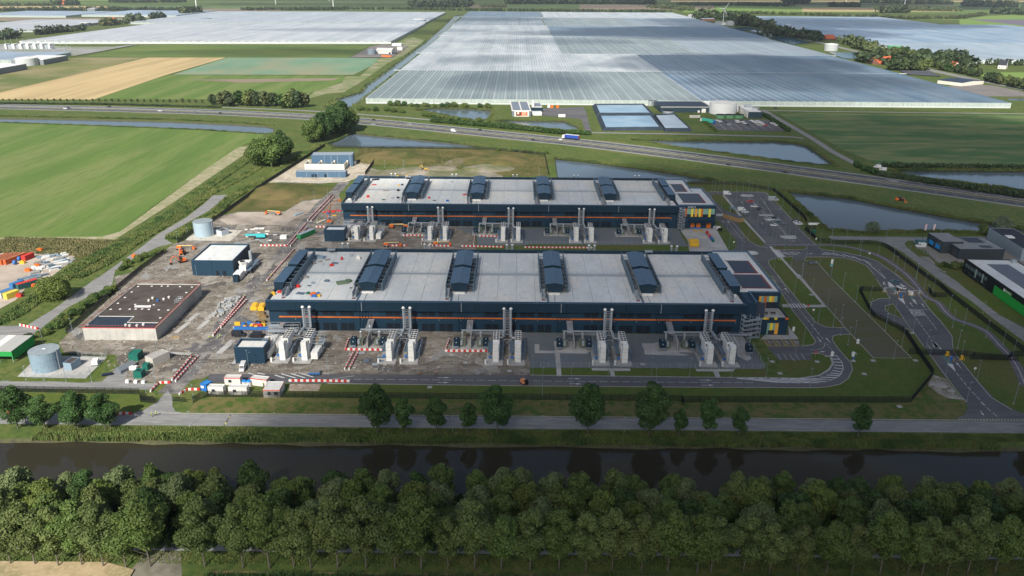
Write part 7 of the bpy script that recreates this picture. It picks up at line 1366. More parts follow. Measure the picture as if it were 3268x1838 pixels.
lamps('by the cycle path', L8, [(E4, a, b_) for a, b_ in ((765, 158), (908, 325), (1055, 390), (945, 540), (1328, 720), (1585, 960), (1390, 985), (1965, 1165), (1480, 1340), (2255, 1280))] + [(F4, a, b_) for a, b_ in ((125, 775), (180, 975), (330, 930), (558, 1110))])
lamps('along the business road', L5, [(F4, a, b_) for a, b_ in ((425, 680), (1060, 1180), (1010, 270), (10, 300))] + [(E4, 1230, 220), (E4, 1920, 735), (D4, 1260, 540), (D4, 2280, 535)])
lamps('on the lawn at lower right', L8, [(H4, a, b_) for a, b_ in ((185, 385), (865, 320), (1155, 690), (1742, 770), (1375, 185), (1440, 390), (2430, 1220), (1550, 1180), (2400, 380))])
lamps('round the junction above the office wing', L8, [(D4, a, b_) for a, b_ in ((845, 580), (1025, 745), (1240, 685), (1510, 720), (1775, 770), (1785, 905), (2125, 880), (2400, 1010), (2455, 1195), (1030, 1095), (175, 1170), (190, 790), (360, 830), (775, 950), (1285, 815), (500, 1095), (695, 1340))])
lamps('in the office car park', L8, [(P4, a, b_) for a, b_ in ((705, 270), (760, 275), (815, 300), (910, 290), (1025, 320), (1125, 270), (1235, 320), (1335, 270), (1385, 320), (1485, 270), (1665, 310), (1795, 370), (1915, 530), (2050, 650), (2190, 770), (870, 560), (1020, 660), (1490, 480), (1595, 600), (1700, 660), (1850, 780), (1330, 1105), (1000, 1240), (1950, 1020), (2030, 1020), (2140, 1030), (1740, 1090), (1625, 980), (1480, 920), (1365, 720), (1240, 560), (1125, 440), (1215, 1300), (970, 910))])
lamps('in the lower left yard', L5, [(A2, a, b_) for a, b_ in ((195, 775), (495, 795), (685, 790), (328, 780), (540, 410), (795, 585), (580, 600), (1170, 550), (1090, 875), (1445, 920), (320, 500), (1158, 800))])
lamps('along the inner road before the nearer hall', L8, [(A2, 1635, 685), (A2, 1860, 700), (A2, 2240, 722), (A2, 2455, 735)] + [(B2, a, b_) for a, b_ in ((868, 735), (1135, 738), (1453, 742), (1737, 824), (2015, 752), (2340, 752))] + [(C2, a, b_) for a, b_ in ((75, 755), (388, 757), (648, 757), (975, 838), (860, 630))])
lamps('on the soil around the navy building', L5, [(A1, a, b_) for a, b_ in ((1470, 1030), (1405, 740), (1325, 772), (1880, 1060), (1640, 960), (1700, 950), (1560, 1025), (2205, 546), (2255, 515), (2350, 462), (2450, 442), (2525, 350))])
lamps('behind the farther hall', L5, [(B1, a, b_) for a, b_ in ((347, 220), (490, 216), (622, 216), (485, 225), (1500, 282))])
lamps('along the canal road', L5, [(ZM(1400, 1180, 600), a, b_) for a, b_ in ((190, 838), (1410, 840), (2545, 857))] + [(Q6, 1650, 1258), (Q6, 30, 1225)])
lamps('before the nearer hall fence, tall ones', L10, [(B2, 1524, 890), (B2, 2365, 895)])
for i, (f, a, b_, c) in enumerate(((C1, 1815, 745, 'left'), (C1, 1878, 745, 'right'))): t = thing('flag', 'dark pole with a red and white flag by the business road, %s one' % c, 'flag', (*f(a, b_ + 15), 0)); part('pole', MB().tube([(0, 0, 0), (0, 0, 9)], .07, 6), t, BLACK); part('cloth', MB().box(.05, 1.2, -.03, .03, 5.5, 9), t, mat('flag_cloth', (.6, .3, .35), (.65, .6, .6), .5, stretch=(1, 1, 1.5)))
t = thing('banner_sign', 'tall pole with a white and teal banner on the lawn', 'banner', (*D4(1240, 1300), 0)); part('pole', MB().tube([(0, 0, 0), (0, 0, 10)], .1, 6), t, mat('pole_steel', ())); part('banner', MB().box(-1.1, -.1, -.04, .04, 5.2, 8.8), t, OFFW); part('teal_band', MB().box(-1.1, -.1, -.06, -.05, 5.3, 6.6), t, mat('banner_teal', (.1, .4, .4)))
for i, (f, a, b_) in enumerate(((E4, 405, 430), (E4, 500, 480), (E4, 665, 440), (E4, 695, 445), (E4, 820, 420), (E4, 445, 385), (H4, 1250, 420), (H4, 1450, 405), (H4, 1180, 330), (E4, 225, 390))):
    t = thing('lane_terminal', 'dark lane terminal with yellow bollards at the entrance, %s in order' % nth(i + 1), 'terminal', (*f(a, b_), .05), 0, 'lane terminals'); part('cabinet', MB().box(-.4, .4, -.3, .3, .1, 1.7).box(-.5, .5, -.4, .4, 1.7, 1.85), t, (GALV, BLUEP, OFFW, OFFW, GALV, BLACK, BLUEP, YEL, YEL, GALV)[i])
    for s in (-.9, .9): part('bollard', MB().cyl(s, -.4, .12, 0, 1.1, 8), t, YEL)
for i, (a, b_, c, d) in enumerate(((230, 350, 370, 350), (450, 415, 600, 420), (640, 395, 800, 400), (215, 255, 245, 300))):
    p, p2 = E4(a, b_), E4(c, d); x = Vector(p2) - Vector(p); tag(MB().box(0, x.length, -.05, .05, 1.0, 1.1).box(-.2, .2, -.2, .2, 0, 1.15).build('lift_barrier', WHP, loc=(*p, .05), rz=math.atan2(x.y, x.x)), 'white lifting barrier across the entrance lanes, %s from the left' % nth(i + 1), 'lift barrier')
for f, a, b_, lab, m in ((H4, 1690, 650, 'round white sign on the lawn right of the entrance road', WHP), (D4, 1950, 935, 'white square sign beside the curved road', WHP), (Q3, 1045, 815, 'white square sign on the lawn by the junction', WHP), (D4, 955, 660, 'round sign before the black fence corner', OFFW), (D4, 400, 790, 'small green sign on the grass island', GREENP), (C2, 1297, 650, 'blue direction sign by the hatched bend', BLUEP), (C2, 1015, 605, 'red striped sign on the grass of the bend', RED), (P4, 1078, 1200, 'white sign at the loading yard corner', WHP), (Q3, 955, 740, 'small red white sign by the crossing', RED)):
    t = thing('traffic_sign', lab, 'sign', (*f(a, b_), 0)); part('post', MB().cyl(0, 0, .05, 0, 1.7, 6), t, GALV); part('plate', MB().box(-.5, .5, -.04, .04, 1.5, 2.4) if 'square' in lab else MB().tube([(0, -.04, 2.0), (0, .04, 2.0)], .5, 12), t, m)
for i, (f, a, b_) in enumerate(((C2, 852, 412), (C2, 1332, 505), (C2, 1140, 598), (C2, 1297, 600))): tag(MB().cyl(0, 0, .55, 0, 1.6, 12).cyl(0, 0, .4, 1.6, 1.9, 12, .2).build('vent_pillar', OFFW, loc=(*f(a, b_), 0)), 'white cylindrical pillar on the lawn, %s from the left' % nth(i + 1), 'pillar')
tag(MB().yprism([(-.9, 0), (.9, 0), (.7, .9), (-.7, .9)], -3.2, 3.2).build('boat_shell', OFFW, loc=(*D4(920, 330), 0), rz=PI / 2 + .05), 'pale upturned boat-like container on the bank by the pond', 'boat')
tag(MB().box(-.9, .9, -.6, .6, 0, 1.5).build('utility_cabinet', GREENP, loc=(*D4(925, 485), 0)), 'green utility cabinet behind the black corner fence', 'cabinet')
tag(MB().box(-3, 3, -.4, .4, 0, .5).box(-1.4, 2.6, -1.4, -.6, 0, .3).build('rubble_patch', PAVE, loc=(*H4(1010, 880), 0), rz=-.2), 'broken paving and planks beside the fence corner at lower right', 'rubble')
flat('bare_patch', pts(H4, (930, 680), (1180, 760), (1350, 1000), (1500, 1150), (1200, 1120), (960, 990), (830, 880), (860, 810)), .02, mat('rubble_soil', (.26, .22, .17), (.12, .11, .06), .4, c3=(.36, .34, .31), sc3=.5))
flat('bare_patch', pts(Q6, (1900, 440), (2490, 440), (2440, 572), (1880, 570)), .025, mat('wood_litter', (.3, .22, .15), (.36, .33, .29), .6, c3=(.22, .15, .1), sc3=.4))
# ================================================================== people
def skinmesh(V, E, R, m):
    me = bpy.data.meshes.new('figure'); me.from_pydata(V, E, []); o = bpy.data.objects.new('figure', me); COL.objects.link(o); sk = o.modifiers.new('s', 'SKIN'); ss = o.modifiers.new('b', 'SUBSURF'); ss.levels = 1; ss.render_levels = 1
    for i, r in enumerate(R): me.skin_vertices[0].data[i].radius = (r, r)
    me.skin_vertices[0].data[0].use_root = True; dg = bpy.context.evaluated_depsgraph_get(); n = bpy.data.meshes.new_from_object(o.evaluated_get(dg)); bpy.data.objects.remove(o); n.materials.clear(); n.materials.append(m); return n
def person(stride, vestc, trou):
    t = thing('person', 'x', 'person'); s = stride
    V = [(0, 0, .95), (0, 0, 1.2), (0, .01, 1.42), (0, 0, 1.52), (0, .02, 1.66), (.1, 0, .9), (.11, s * .12, .5), (.11, -s * .05, .08), (.11, s * .1, .04), (-.1, 0, .9), (-.11, -s * .12, .5), (-.11, -s * .28, .1), (-.11, -s * .15, .05), (.2, 0, 1.4), (.27, -s * .06, 1.14), (.25, s * .14, .9), (-.2, 0, 1.4), (-.27, s * .06, 1.14), (-.25, s * .2, .92)]
    E = [(0, 1), (1, 2), (2, 3), (3, 4), (0, 5), (5, 6), (6, 7), (7, 8), (0, 9), (9, 10), (10, 11), (11, 12), (2, 13), (13, 14), (14, 15), (2, 16), (16, 17), (17, 18)]
    part('body', skinmesh(V, E, [.14, .14, .15, .06, .1, .1, .075, .05, .045, .1, .075, .05, .045, .075, .055, .04, .075, .055, .04], trou), t)
    part('hi_vis_vest', MB().cyl(0, 0, .2, .92, 1.15, 10, .19).cyl(0, 0, .19, 1.15, 1.47, 10, .2).cyl(0, 0, .2, 1.47, 1.5, 10, .1), t, vestc); part('helmet', MB().cyl(0, .02, .13, 1.68, 1.74, 10, .12).cyl(0, .02, .12, 1.74, 1.84, 10, .05), t, WHP); return t
HV = mat('hi_vis_yellow', (.45, .62, .05)); HO = mat('hi_vis_orange', (.7, .2, .03)); TR = mat('dark_trousers', (.03, .035, .06))
pp = [person(1, HV, TR), person(.2, HV, TR), person(.6, HO, TR)]
for i, (f, a, b_, k, lab) in enumerate(((A2, 1566, 475, 0, 'worker in a yellow vest at the barrier row, left of four'), (A2, 1589, 476, 1, 'worker in a yellow vest at the barrier row, second of four'), (A2, 1632, 474, 0, 'worker in a yellow vest on the site road, third of four'), (A2, 1646, 466, 1, 'worker in a yellow vest on the site road, right of four'), (A2, 1137, 1055, 0, 'worker in pale clothes and yellow vest walking out of the gate, left'), (A2, 1170, 1048, 0, 'worker in dark clothes and yellow vest walking out of the gate, right'), (Q6, 1412, 500, 1, 'worker in a yellow vest at the open cabin door'), (D4, 258, 1030, 1, 'person in a yellow top by the zebra path, left of two'), (D4, 295, 1032, 0, 'person in a yellow top by the zebra path, right of two'), (A1, 2365, 645, 1, 'worker in a yellow vest by the white beam'), (A1, 2372, 622, 0, 'worker in a yellow vest beside the yellow post'), (A2, 1828, 165, 0, 'worker in a yellow vest at the pallets of paving blocks'), (B2, 605, 748, 2, 'person walking on the verge of the inner road'), (A2, 2030, 8, 1, 'worker in a yellow vest by the barriers left of the nearer hall'), (B2, 725, 748, 2, 'worker in orange near the inner road marking'))):
    put(pp[k], (*f(a, b_), .04), i * 1.9, lab, 'people on the site')
# ================================================================== vegetation
def fol(n, c1, c2, rnd=.13, sc=.35): return mat(n, c1, c2, sc, rough=.6, spec=.2, rnd=rnd, obj=True)
FO1 = fol('foliage_maple', (.098, .145, .036), (.066, .108, .024)); FO2 = fol('foliage_olive', (.118, .148, .046), (.076, .108, .03)); FO3 = fol('foliage_dark', (.048, .09, .024), (.032, .064, .016)); FO4 = fol('foliage_pale', (.14, .175, .075), (.095, .13, .045)); FO5 = fol('foliage_yellow', (.12, .155, .032), (.08, .115, .026)); FW = fol('foliage_willow', (.16, .2, .13), (.09, .12, .07)); FS = fol('foliage_street', (.055, .11, .028), (.038, .08, .02), rnd=.12)
FAR1 = fol('foliage_far', (.05, .075, .03), (.035, .055, .025), sc=.05); FAR2 = fol('foliage_far_light', (.09, .11, .04), (.055, .075, .03), sc=.05)
def qmesh(name, C, U, V, m):
    n = len(C); v = np.empty((n, 4, 3), np.float32); v[:, 0] = C - U - V; v[:, 1] = C + U - V; v[:, 2] = C + U + V; v[:, 3] = C - U + V
    me = bpy.data.meshes.new(name); me.vertices.add(n * 4); me.vertices.foreach_set('co', v.reshape(-1)); me.loops.add(n * 4); me.loops.foreach_set('vertex_index', np.arange(n * 4, dtype=np.int32)); me.polygons.add(n); me.polygons.foreach_set('loop_start', np.arange(0, n * 4, 4, dtype=np.int32)); me.polygons.foreach_set('loop_total', np.full(n, 4, np.int32)); me.materials.append(m); me.update(); me.validate(); return me
def unit(a): return a / np.maximum(1e-6, np.linalg.norm(a, axis=1))[:, None]
def leaves(rs, P, Nrm, size):
    n = len(P); d = unit(Nrm + rs.normal(0, .55, (n, 3))); u = unit(np.cross(d, rs.normal(0, 1, (n, 3)))); w_ = np.cross(d, u); s = size * rs.uniform(.55, 1.25, n)[:, None]; return P, u * s / 2, w_ * s * .38
def crown(seed, wd, z0, z1, n, size, m, shape='egg', nl=22):
    rs = np.random.RandomState(seed); H = z1 - z0; L = []
    for k in range(nl):
        t = (k + .5) / nl; z = z0 + H * (.08 + .86 * t)
        if shape == 'avenue': r = wd / 2 * math.sin(PI * min(1, .06 + .88 * t)) ** 1.15 + .4
        elif shape == 'egg': r = wd / 2 * math.sin(PI * min(1, .18 + .78 * t)) ** .75
        elif shape == 'round': r = wd / 2 * math.sqrt(max(.05, 1 - (2 * t - 1) ** 2))
        else: r = wd / 2 * (1 - t * .75)
        a = rs.uniform(0, 2 * PI); q = rs.uniform(.35, .75) * r; lr = max(.16 * wd, r * rs.uniform(.38, .6)); L.append((q * math.cos(a), q * math.sin(a), z, lr))
    L = np.array(L); pr = L[:, 3] ** 2; k = rs.choice(nl, n, p=pr / pr.sum()); d = unit(rs.normal(0, 1, (n, 3))); d[:, 2] = np.abs(d[:, 2]) * np.where(rs.rand(n) < .72, 1, -1)
    P = L[k, :3] + d * L[k, 3][:, None] * rs.uniform(.72, 1.12, n)[:, None] * np.array([1, 1, .9])
    ok = np.ones(n, bool)
    for j in range(nl):
        dd = np.linalg.norm(P - L[j, :3], axis=1); ok &= ~((dd < L[j, 3] * .66) & (k != j))
    P, d = P[ok], d[ok]; return qmesh('crown', *leaves(rs, P, d, size), m)
def tree_proto(seed, wd, z0, z1, n, size, m, shape='egg', tr=.22, limbs=4, nm='tree'):
    t = thing(nm, 'x', nm); part('crown', crown(seed, wd, z0, z1, n, size, m, shape), t)
    b = MB(); zt = z0 + (z1 - z0) * .6; b.tube([(0, 0, -.1), (.05, 0, z0), (.1, .1, zt)], tr, 7, tr * .35); r = random.Random(seed)
    for k in range(limbs): a = k * 2 * PI / limbs + r.random(); z = z0 * .8 + (zt - z0) * k / limbs * .7; b.tube([(0, 0, z), (math.cos(a) * wd * .3, math.sin(a) * wd * .3, z + wd * .28)], tr * .45, 5, tr * .15)
    part('trunk', b, t, BARK); return t
r_ = random.Random(21)
TP = [tree_proto(100 + i, 9.4, 4.6, 20.5, 12500, .42, m, 'avenue') for i, m in enumerate((FO1, FO2, FO1, FO2))]
TM = [tree_proto(120 + i, 9.6, 1.0, 12.6, 10000, .44, m, 'egg' if i % 2 else 'round') for i, m in enumerate((FO1, FO1, FO4, FO2, FO5, FO3))]
TS = [tree_proto(140 + i, 8.6, 2.6, 14.6, 12000, .36, FS) for i in range(2)] + [tree_proto(143, 5.6, 2.4, 10.4, 6000, .36, FS)]
# avenue nearest the camera
x = -131.0; i = 0
xs = [-123, -117, -111, -105.5, -100, -94.5, -88.8, -75.5, -66, -59.5, -53.8, -49.5, -43, -36, -29, -22.5, -16, -9.5, -3, 4, 11, 17.5, 24, 31, 37.5, 44.5, 48, 56, 62, 69, 76, 82, 89, 95.6, 99, 105, 110.4, 117, 124, 131]
for i, x in enumerate(xs):
    s = r_.uniform(.8, 1.05) * (1.12 if x < -20 else .98); put(TP[r_.randrange(4)], (x, 154.6 + r_.uniform(-.5, .5), 0), r_.uniform(0, 6.28), 'tall leafy tree in the avenue along the farm path, %s from the left' % nth(i + 1), 'avenue trees along the farm path', (s, s, s * r_.uniform(.8, 1.0)))
k = 0
for row, (y, n) in enumerate(((167.5, 34), (174, 36), (180.0, 36))):
    for i in range(n):
        x = -136 + (i + r_.uniform(.1, .9)) * 272 / n
        if row == 2 and (69 < x < 72): continue
        s = r_.uniform(.88, 1.12) * (.94, .86, .76)[row]; put(TM[r_.randrange(6)], (x, y + r_.uniform(-1.8, 1.8), 0), r_.uniform(0, 6.28), '%s of the canal wood, %s from the left in the %s row' % (('bushy tree', 'broad tree')[row % 2], nth(i + 1), ('front', 'middle', 'canal side')[row]), 'trees of the canal wood, %s row' % ('front', 'middle', 'canal side')[row], (s, s, s * r_.uniform(.85, 1.15)))
q = ZM(1400, 1180, 600)
for i, (px, k, s) in enumerate(((1207, 0, 1.0), (1298, 2, 1.02), (1396, 2, 1.12), (1493, 2, .92), (1587, 1, 1.03), (1873, 0, 1.08), (2067, 1, 1.1), (2160, 2, .8), (2256, 2, 1.1), (2350, 2, .88), (2721, 2, 1.0), (3262, 2, 1.0))):
    x, y = G(px, 1372); put(TS[k], (x, 216.5, 0), i * 1.7, 'dark green street tree between canal road and canal, %s from the left' % nth(i + 1), 'street trees on the canal road', s * 1.13)
for i, (a, s) in enumerate(((180, 1.05), (385, .85), (625, .95), (830, .9))):
    x, y = A2(a, 1100); put(TS[i % 2], (x, 216.8, 0), i * 2.1, 'street tree at the left end of the canal road, %s from the left' % nth(i + 1), 'street trees at the left end', (s * 1.1, s * 1.1, s * .95))
# grass, reeds, crops: uncountable blades
def blades(name, label, cat, segs, n, width, h, wb, m, seed=1, z=0.0, lean=.15, obj=True):
    rs = np.random.RandomState(seed); S = [(np.array(a[:2], float), np.array(b[:2], float)) for a, b in zip(segs, segs[1:])]; L = np.array([np.linalg.norm(b - a) for a, b in S]); k = rs.choice(len(S), n, p=L / L.sum()); t = rs.rand(n)
    A = np.array([s[0] for s in S])[k]; B_ = np.array([s[1] for s in S])[k]; P = A + (B_ - A) * t[:, None]; d = unit(np.c_[B_ - A, np.zeros(n)])[:, :2]; o = rs.uniform(-.5, .5, n) * width; P = P + np.c_[-d[:, 1], d[:, 0]] * o[:, None]
    hh = h * rs.uniform(.45, 1.15, n) * (.75 + .5 * np.sin(P[:, 0] * .21 + 3 * np.sin(P[:, 1] * .13 + P[:, 0] * .05)) ** 2); a = rs.uniform(0, PI, n); U = np.c_[np.cos(a), np.sin(a), np.zeros(n)] * (wb / 2 * rs.uniform(.5, 1.3, n))[:, None]
    V = np.c_[rs.normal(0, lean, n), rs.normal(0, lean, n), np.ones(n)] * (hh / 2)[:, None]; C = np.c_[P, np.full(n, z)] + V
    o_ = bpy.data.objects.new(name, qmesh(name, C, U, V, m)); COL.objects.link(o_); return tag(o_, label, cat, kind='stuff')
REED = mat('reed', (.12, .18, .048), (.15, .17, .06), .35, c3=(.06, .11, .034), sc3=.12, rough=.7, spec=.1); REED2 = mat('reed_far', (.1, .15, .042), (.12, .125, .048), .08, c3=(.05, .08, .028), sc3=.03, rough=.7, spec=.1); TALLG = mat('tall_grass', (.125, .175, .045), (.17, .175, .065), .25, c3=(.06, .1, .03), sc3=.1, rough=.8, spec=.1)
blades('reeds', 'reed belt along the far bank of the canal', 'reeds', [(-150, 212.1), (0, 212.4), (150, 212.1)], 34000, 3.4, 1.5, .2, REED, 2, -.5)
blades('bank_grass', 'rough grass on the far canal bank', 'grass', [(-150, 216.3), (0, 216.3), (170, 216.5)], 26000, 4.4, .45, .2, TALLG, 3)
blades('undergrowth', 'dark undergrowth below the canal wood', 'undergrowth', [(-145, 172), (150, 172)], 26000, 22, 1.8, .5, FO3, 4)
blades('crop', 'tall dark green crop at the bottom edge', 'crop', [(-74, 148.5), (150, 148.5)], 30000, 7, 1.5, .16, mat('crop_green', (.035, .085, .02), (.05, .11, .03), .3), 5, lean=.25)
blades('path_verge', 'rough grass along the farm path', 'grass', [(-140, 157.8), (150, 157.8)], 16000, 4.5, .4, .2, TALLG, 6)
flat('field', [(-400, 100), (-90, 100), (-92, 153), (-100, 155.5), (-400, 155.5)], .02, mat('field_straw', (.32, .25, .14), (.4, .31, .18), .25, c3=(.2, .18, .09), sc3=.08, c4=(.45, .36, .22), sc4=.9)); flat('farm_track', [(-91, 100), (-78, 100), (-80, 152), (-84, 161), (-92, 161), (-93, 152)], .04, mat('track_grey', (.2, .185, .15), (.13, .125, .09), .3)); MB().strip([(-400, 161.8), (400, 161.8)], 2.9, .05).build('farm_path', mat('path_concrete', (.3, .31, .31), (.25, .26, .26), .3), kind='structure')
flat('stubble_strip', [(-74, 151.8), (300, 151.8), (300, 153.2), (-74, 153.2)], .03, mat('straw', (.28, .19, .1), (.12, .12, .05), .3))
def edge(P, closed=False): return list(P) + ([P[0]] if closed else [])
for nm, P, n, wd, h, sd in (('the left motorway canal', pts(A0, (0, 868), (1250, 894), (1700, 914), (2050, 938)), 7000, 3, 1.3, 11), ('the drainage canal by the green field', pts(A0, (0, 916), (700, 940), (1500, 970), (1980, 1003)), 5000, 3, 1.1, 12), ('the first pond', edge(WATERS['pond'], True), 4000, 3, 1.3, 13), ('the second pond', edge(WATERS['pond.a'], True), 5000, 3, 1.3, 14), ('the pond behind the mounds', edge(WATERS['pond.b'], True), 5000, 2.2, 1.0, 15), ('the pond behind the farther hall', WATERS['pond.c'][:7], 7000, 3, 1.3, 16), ('the pond above the motorway', edge(WATERS['pond.d'], True), 8000, 3, 1.2, 17), ('the right hand motorway pond', edge(WATERS['pond.e'], True), 8000, 4.5, 1.6, 18), ('the big pond by the office car park', edge(WATERS['pond.f'], True), 12000, 3.6, 1.4, 19), ('the canal by the glasshouses', edge(WATERS['greenhouse_canal'], True), 7000, 6, 1.4, 20)):
    blades('reeds', 'reeds and rough growth round ' + nm, 'reeds', P, n, wd, h, .45 if sd != 20 else 1.2, REED2, sd, -.2)
blades('reeds', 'broad reed belt down the overgrown west ditch', 'reeds', pts(A1, (1870, 150), (1700, 265), (1500, 400), (1320, 540), (1150, 650), (1000, 740), (830, 840), (560, 980)) + pts(A2, (350, 120), (100, 300), (-200, 420)), 26000, 8, 1.3, .3, REED, 31)
blades('reeds', 'rough growth right of the overgrown west ditch', 'reeds', pts(A1, (2080, 130), (1800, 300), (1560, 420), (1400, 545), (1180, 680), (1000, 790), (800, 930)) + pts(A2, (560, 20)), 20000, 7, 1.0, .35, TALLG, 32)
blades('rough_growth', 'rough grass between gate and west road', 'grass', pts(A1, (2380, 60), (2050, 270), (1700, 470), (1620, 560), (1400, 680), (1270, 760)), 16000, 7, 1.3, .35, TALLG, 33)
blades('rough_growth', 'dry tussocks above the storage yard', 'grass', pts(A1, (-60, 800), (500, 815), (820, 830)), 12000, 26, .8, .4, mat('dry_tussock', (.2, .18, .08), (.12, .13, .05), .15), 34)
blades('rough_growth', 'rough growth on the mounds behind the farther hall', 'grass', pts(B1, (100, 130), (700, 150), (1540, 220)), 16000, 60, .5, .5, mat('mound_growth', (.08, .085, .03), (.14, .12, .05), .05), 35)
blades('median_grass', 'dry grass along the motorway central reservation', 'grass', off(HWN, 14)[20:70], 9000, 4.5, .5, .5, MATS['reserve_grass'], 36)
# shrubs and single bushes
TB = [tree_proto(160 + i, 5, .1, 3.4, 1800, .38, m, 'round', .1, 2, 'shrub') for i, m in enumerate((FO1, FO3, FO2, FO5))]
def shrubs(area, P, n, s0, s1, wd, protos=None, seed=4, zs=1.0, cat=None):
    r = random.Random(seed); R = resamp(P, .5); A = []
    for k in range(n):
        p = R[int(len(R) * (k + r.random()) / n)]; A.append((p.x + r.uniform(-wd, wd) / 2, p.y + r.uniform(-wd, wd) / 2))
    A.sort(key=lambda p: p[0] / p[1])
    for k, p in enumerate(A):
        s = r.uniform(s0, s1); put(r.choice(protos or TB), (p[0], p[1], 0), r.uniform(0, 6), '%s %s, %s from the left' % ('shrub' if not protos else 'tree', area, nth(k + 1)), ('shrubs ' if not protos else 'trees ') + area, (s, s, s * zs))
shrubs('in the strip between west road and concrete building', pts(A2, (235, 490), (420, 390), (600, 260), (830, 100)), 30, .5, .9, 5)
shrubs('in the strip above the navy building fence', pts(A1, (880, 1000), (1000, 930), (1210, 850)), 14, .5, .85, 4, seed=5)
shrubs('along the pond bank behind the farther hall', pts(B1, (1150, 95), (1560, 120)), 8, .5, .9, 4, seed=6); shrubs('left of the pond by the green field corner', pts(A1, (1900, 130), (2060, 60), (2160, 10)), 9, .8, 1.4, 8, seed=7); shrubs('beside the workshop forecourt', pts(F4, (980, 850), (1200, 900), (1400, 900)), 8, .5, .8, 4, seed=8); shrubs('on the bank north of the first pond', pts(B0, (160, 820), (350, 830), (520, 845)), 14, .9, 1.5, 8, seed=9); shrubs('under the glasshouse wall', pts(B0, (370, 790), (600, 800), (700, 800), (1140, 805)), 18, .9, 1.6, 9, seed=10); shrubs('along the lane below the first pond', pts(B0, (620, 870), (900, 900), (1130, 915)), 16, .7, 1.2, 5, seed=11)
K0_ = ZM(0, 780, 440)
put(tree_proto(171, 15, .3, 9.5, 11000, .5, FO5, 'round', .3), (*K0_(1000, 1020), 0), 0, 'big yellowish green bush between storage yard and west road')
put(tree_proto(172, 8, .3, 6.4, 4500, .4, FW, 'round', .2), (*C1(1440, 712), 0), 0, 'round pale willow bush on the near bank of the big pond'); b1 = tree_proto(173, 6, .3, 6.0, 3500, .4, FO2, 'egg', .2); put(b1, (*F4(1800, 275), 0), 0, 'small olive tree on the pond bank behind the workshop'); put(tree_proto(174, 11, .4, 10, 7000, .45, FW, 'round', .25), (*F4(2140, 285), 0), 0, 'big grey green willow at the right end of the pond bank')
TC = [tree_proto(180 + i, 13, 1.2, 15, 7000, .7, m, 'round', .4) for i, m in enumerate((FO3, FO1, FO3, FO2))]
for i, (f, a, b_, s, k) in enumerate(((A0, 2335, 1065, 1.0, 1), (A0, 2420, 1045, 1.15, 0), (A0, 2490, 1015, 1.25, 2), (A0, 2560, 1000, 1.2, 0), (B0, 30, 985, 1.35, 2), (B0, 80, 975, 1.0, 1), (A0, 2520, 950, 1.2, 3), (A1, 1905, 200, .75, 3), (A1, 1960, 215, 1.05, 1), (A1, 2030, 215, 1.15, 1), (A1, 2090, 180, 1.0, 0), (A1, 2130, 140, .8, 2), (A0, 2100, 1080, .6, 0))):
    put(TC[k], (*f(a, b_), 0), i * 1.3, 'big tree in the clump left of the motorway crossing, %s of the clump' % nth(i + 1), 'big trees left of the ponds', s * 1.32)
FT = [tree_proto(200 + i, 9, 1.0, 11, 700, 1.5, m, 'round', .4, 0) for i, m in enumerate((FAR1, FAR2, FAR1, FO3, FO2))]
for i, (a, b_, s) in enumerate(((1590, 783, 1.0), (1665, 792, 1.35), (1730, 795, 1.2), (1790, 790, 1.4), (1860, 793, 1.45), (1920, 792, 1.4), (1985, 797, 1.45), (2050, 795, 1.3), (2110, 808, 1.3), (2160, 808, 1.5), (2215, 806, 1.6), (2270, 800, 1.4), (1700, 770, 1.2), (1880, 770, 1.3), (2190, 780, 1.5))):
    put(FT[i % 5], (*A0(a, b_), 0), i, 'dark tree of the clump above the motorway, %s of the clump' % nth(i + 1), 'trees above the motorway', s)
for i in range(32): put(FT[1], (*A0(22 + i * 48, 751 + i * .5), 0), i, 'young roadside tree below the stubble field, %s from the left' % nth(i + 1), 'young trees below the stubble field', (.2 + .005 * i * r_.uniform(.4, 1.5)))
def belt(name, label, cat, f, P, n, h, wd, m=FAR1, seed=1, z0=0.0, size=None):       # a far-off belt that reads as one mass
    rs = np.random.RandomState(seed); R = [np.array(f(*p)) for p in P]; L = [np.linalg.norm(b - a) for a, b in zip(R, R[1:])]; k = rs.choice(len(L), n, p=np.array(L) / sum(L)); t = rs.rand(n)
    A = np.array(R[:-1])[k]; B_ = np.array(R[1:])[k]; c = A + (B_ - A) * t[:, None] + rs.normal(0, wd / 3, (n, 2)); hh = h * rs.uniform(.6, 1.1, n); m_ = 26; Cc = np.repeat(np.c_[c, np.zeros(n)], m_, 0); H = np.repeat(hh, m_); d = unit(rs.normal(0, 1, (n * m_, 3)))
    P_ = Cc + d * (H * .42)[:, None] * np.array([1, 1, 1.1]) + np.c_[np.zeros((n * m_, 2)), H * .52]; o = bpy.data.objects.new(name, qmesh(name, *leaves(rs, P_, d, size or h * .3), m)); COL.objects.link(o); o.location = (0, 0, z0); return tag(o, label, cat, kind='stuff')
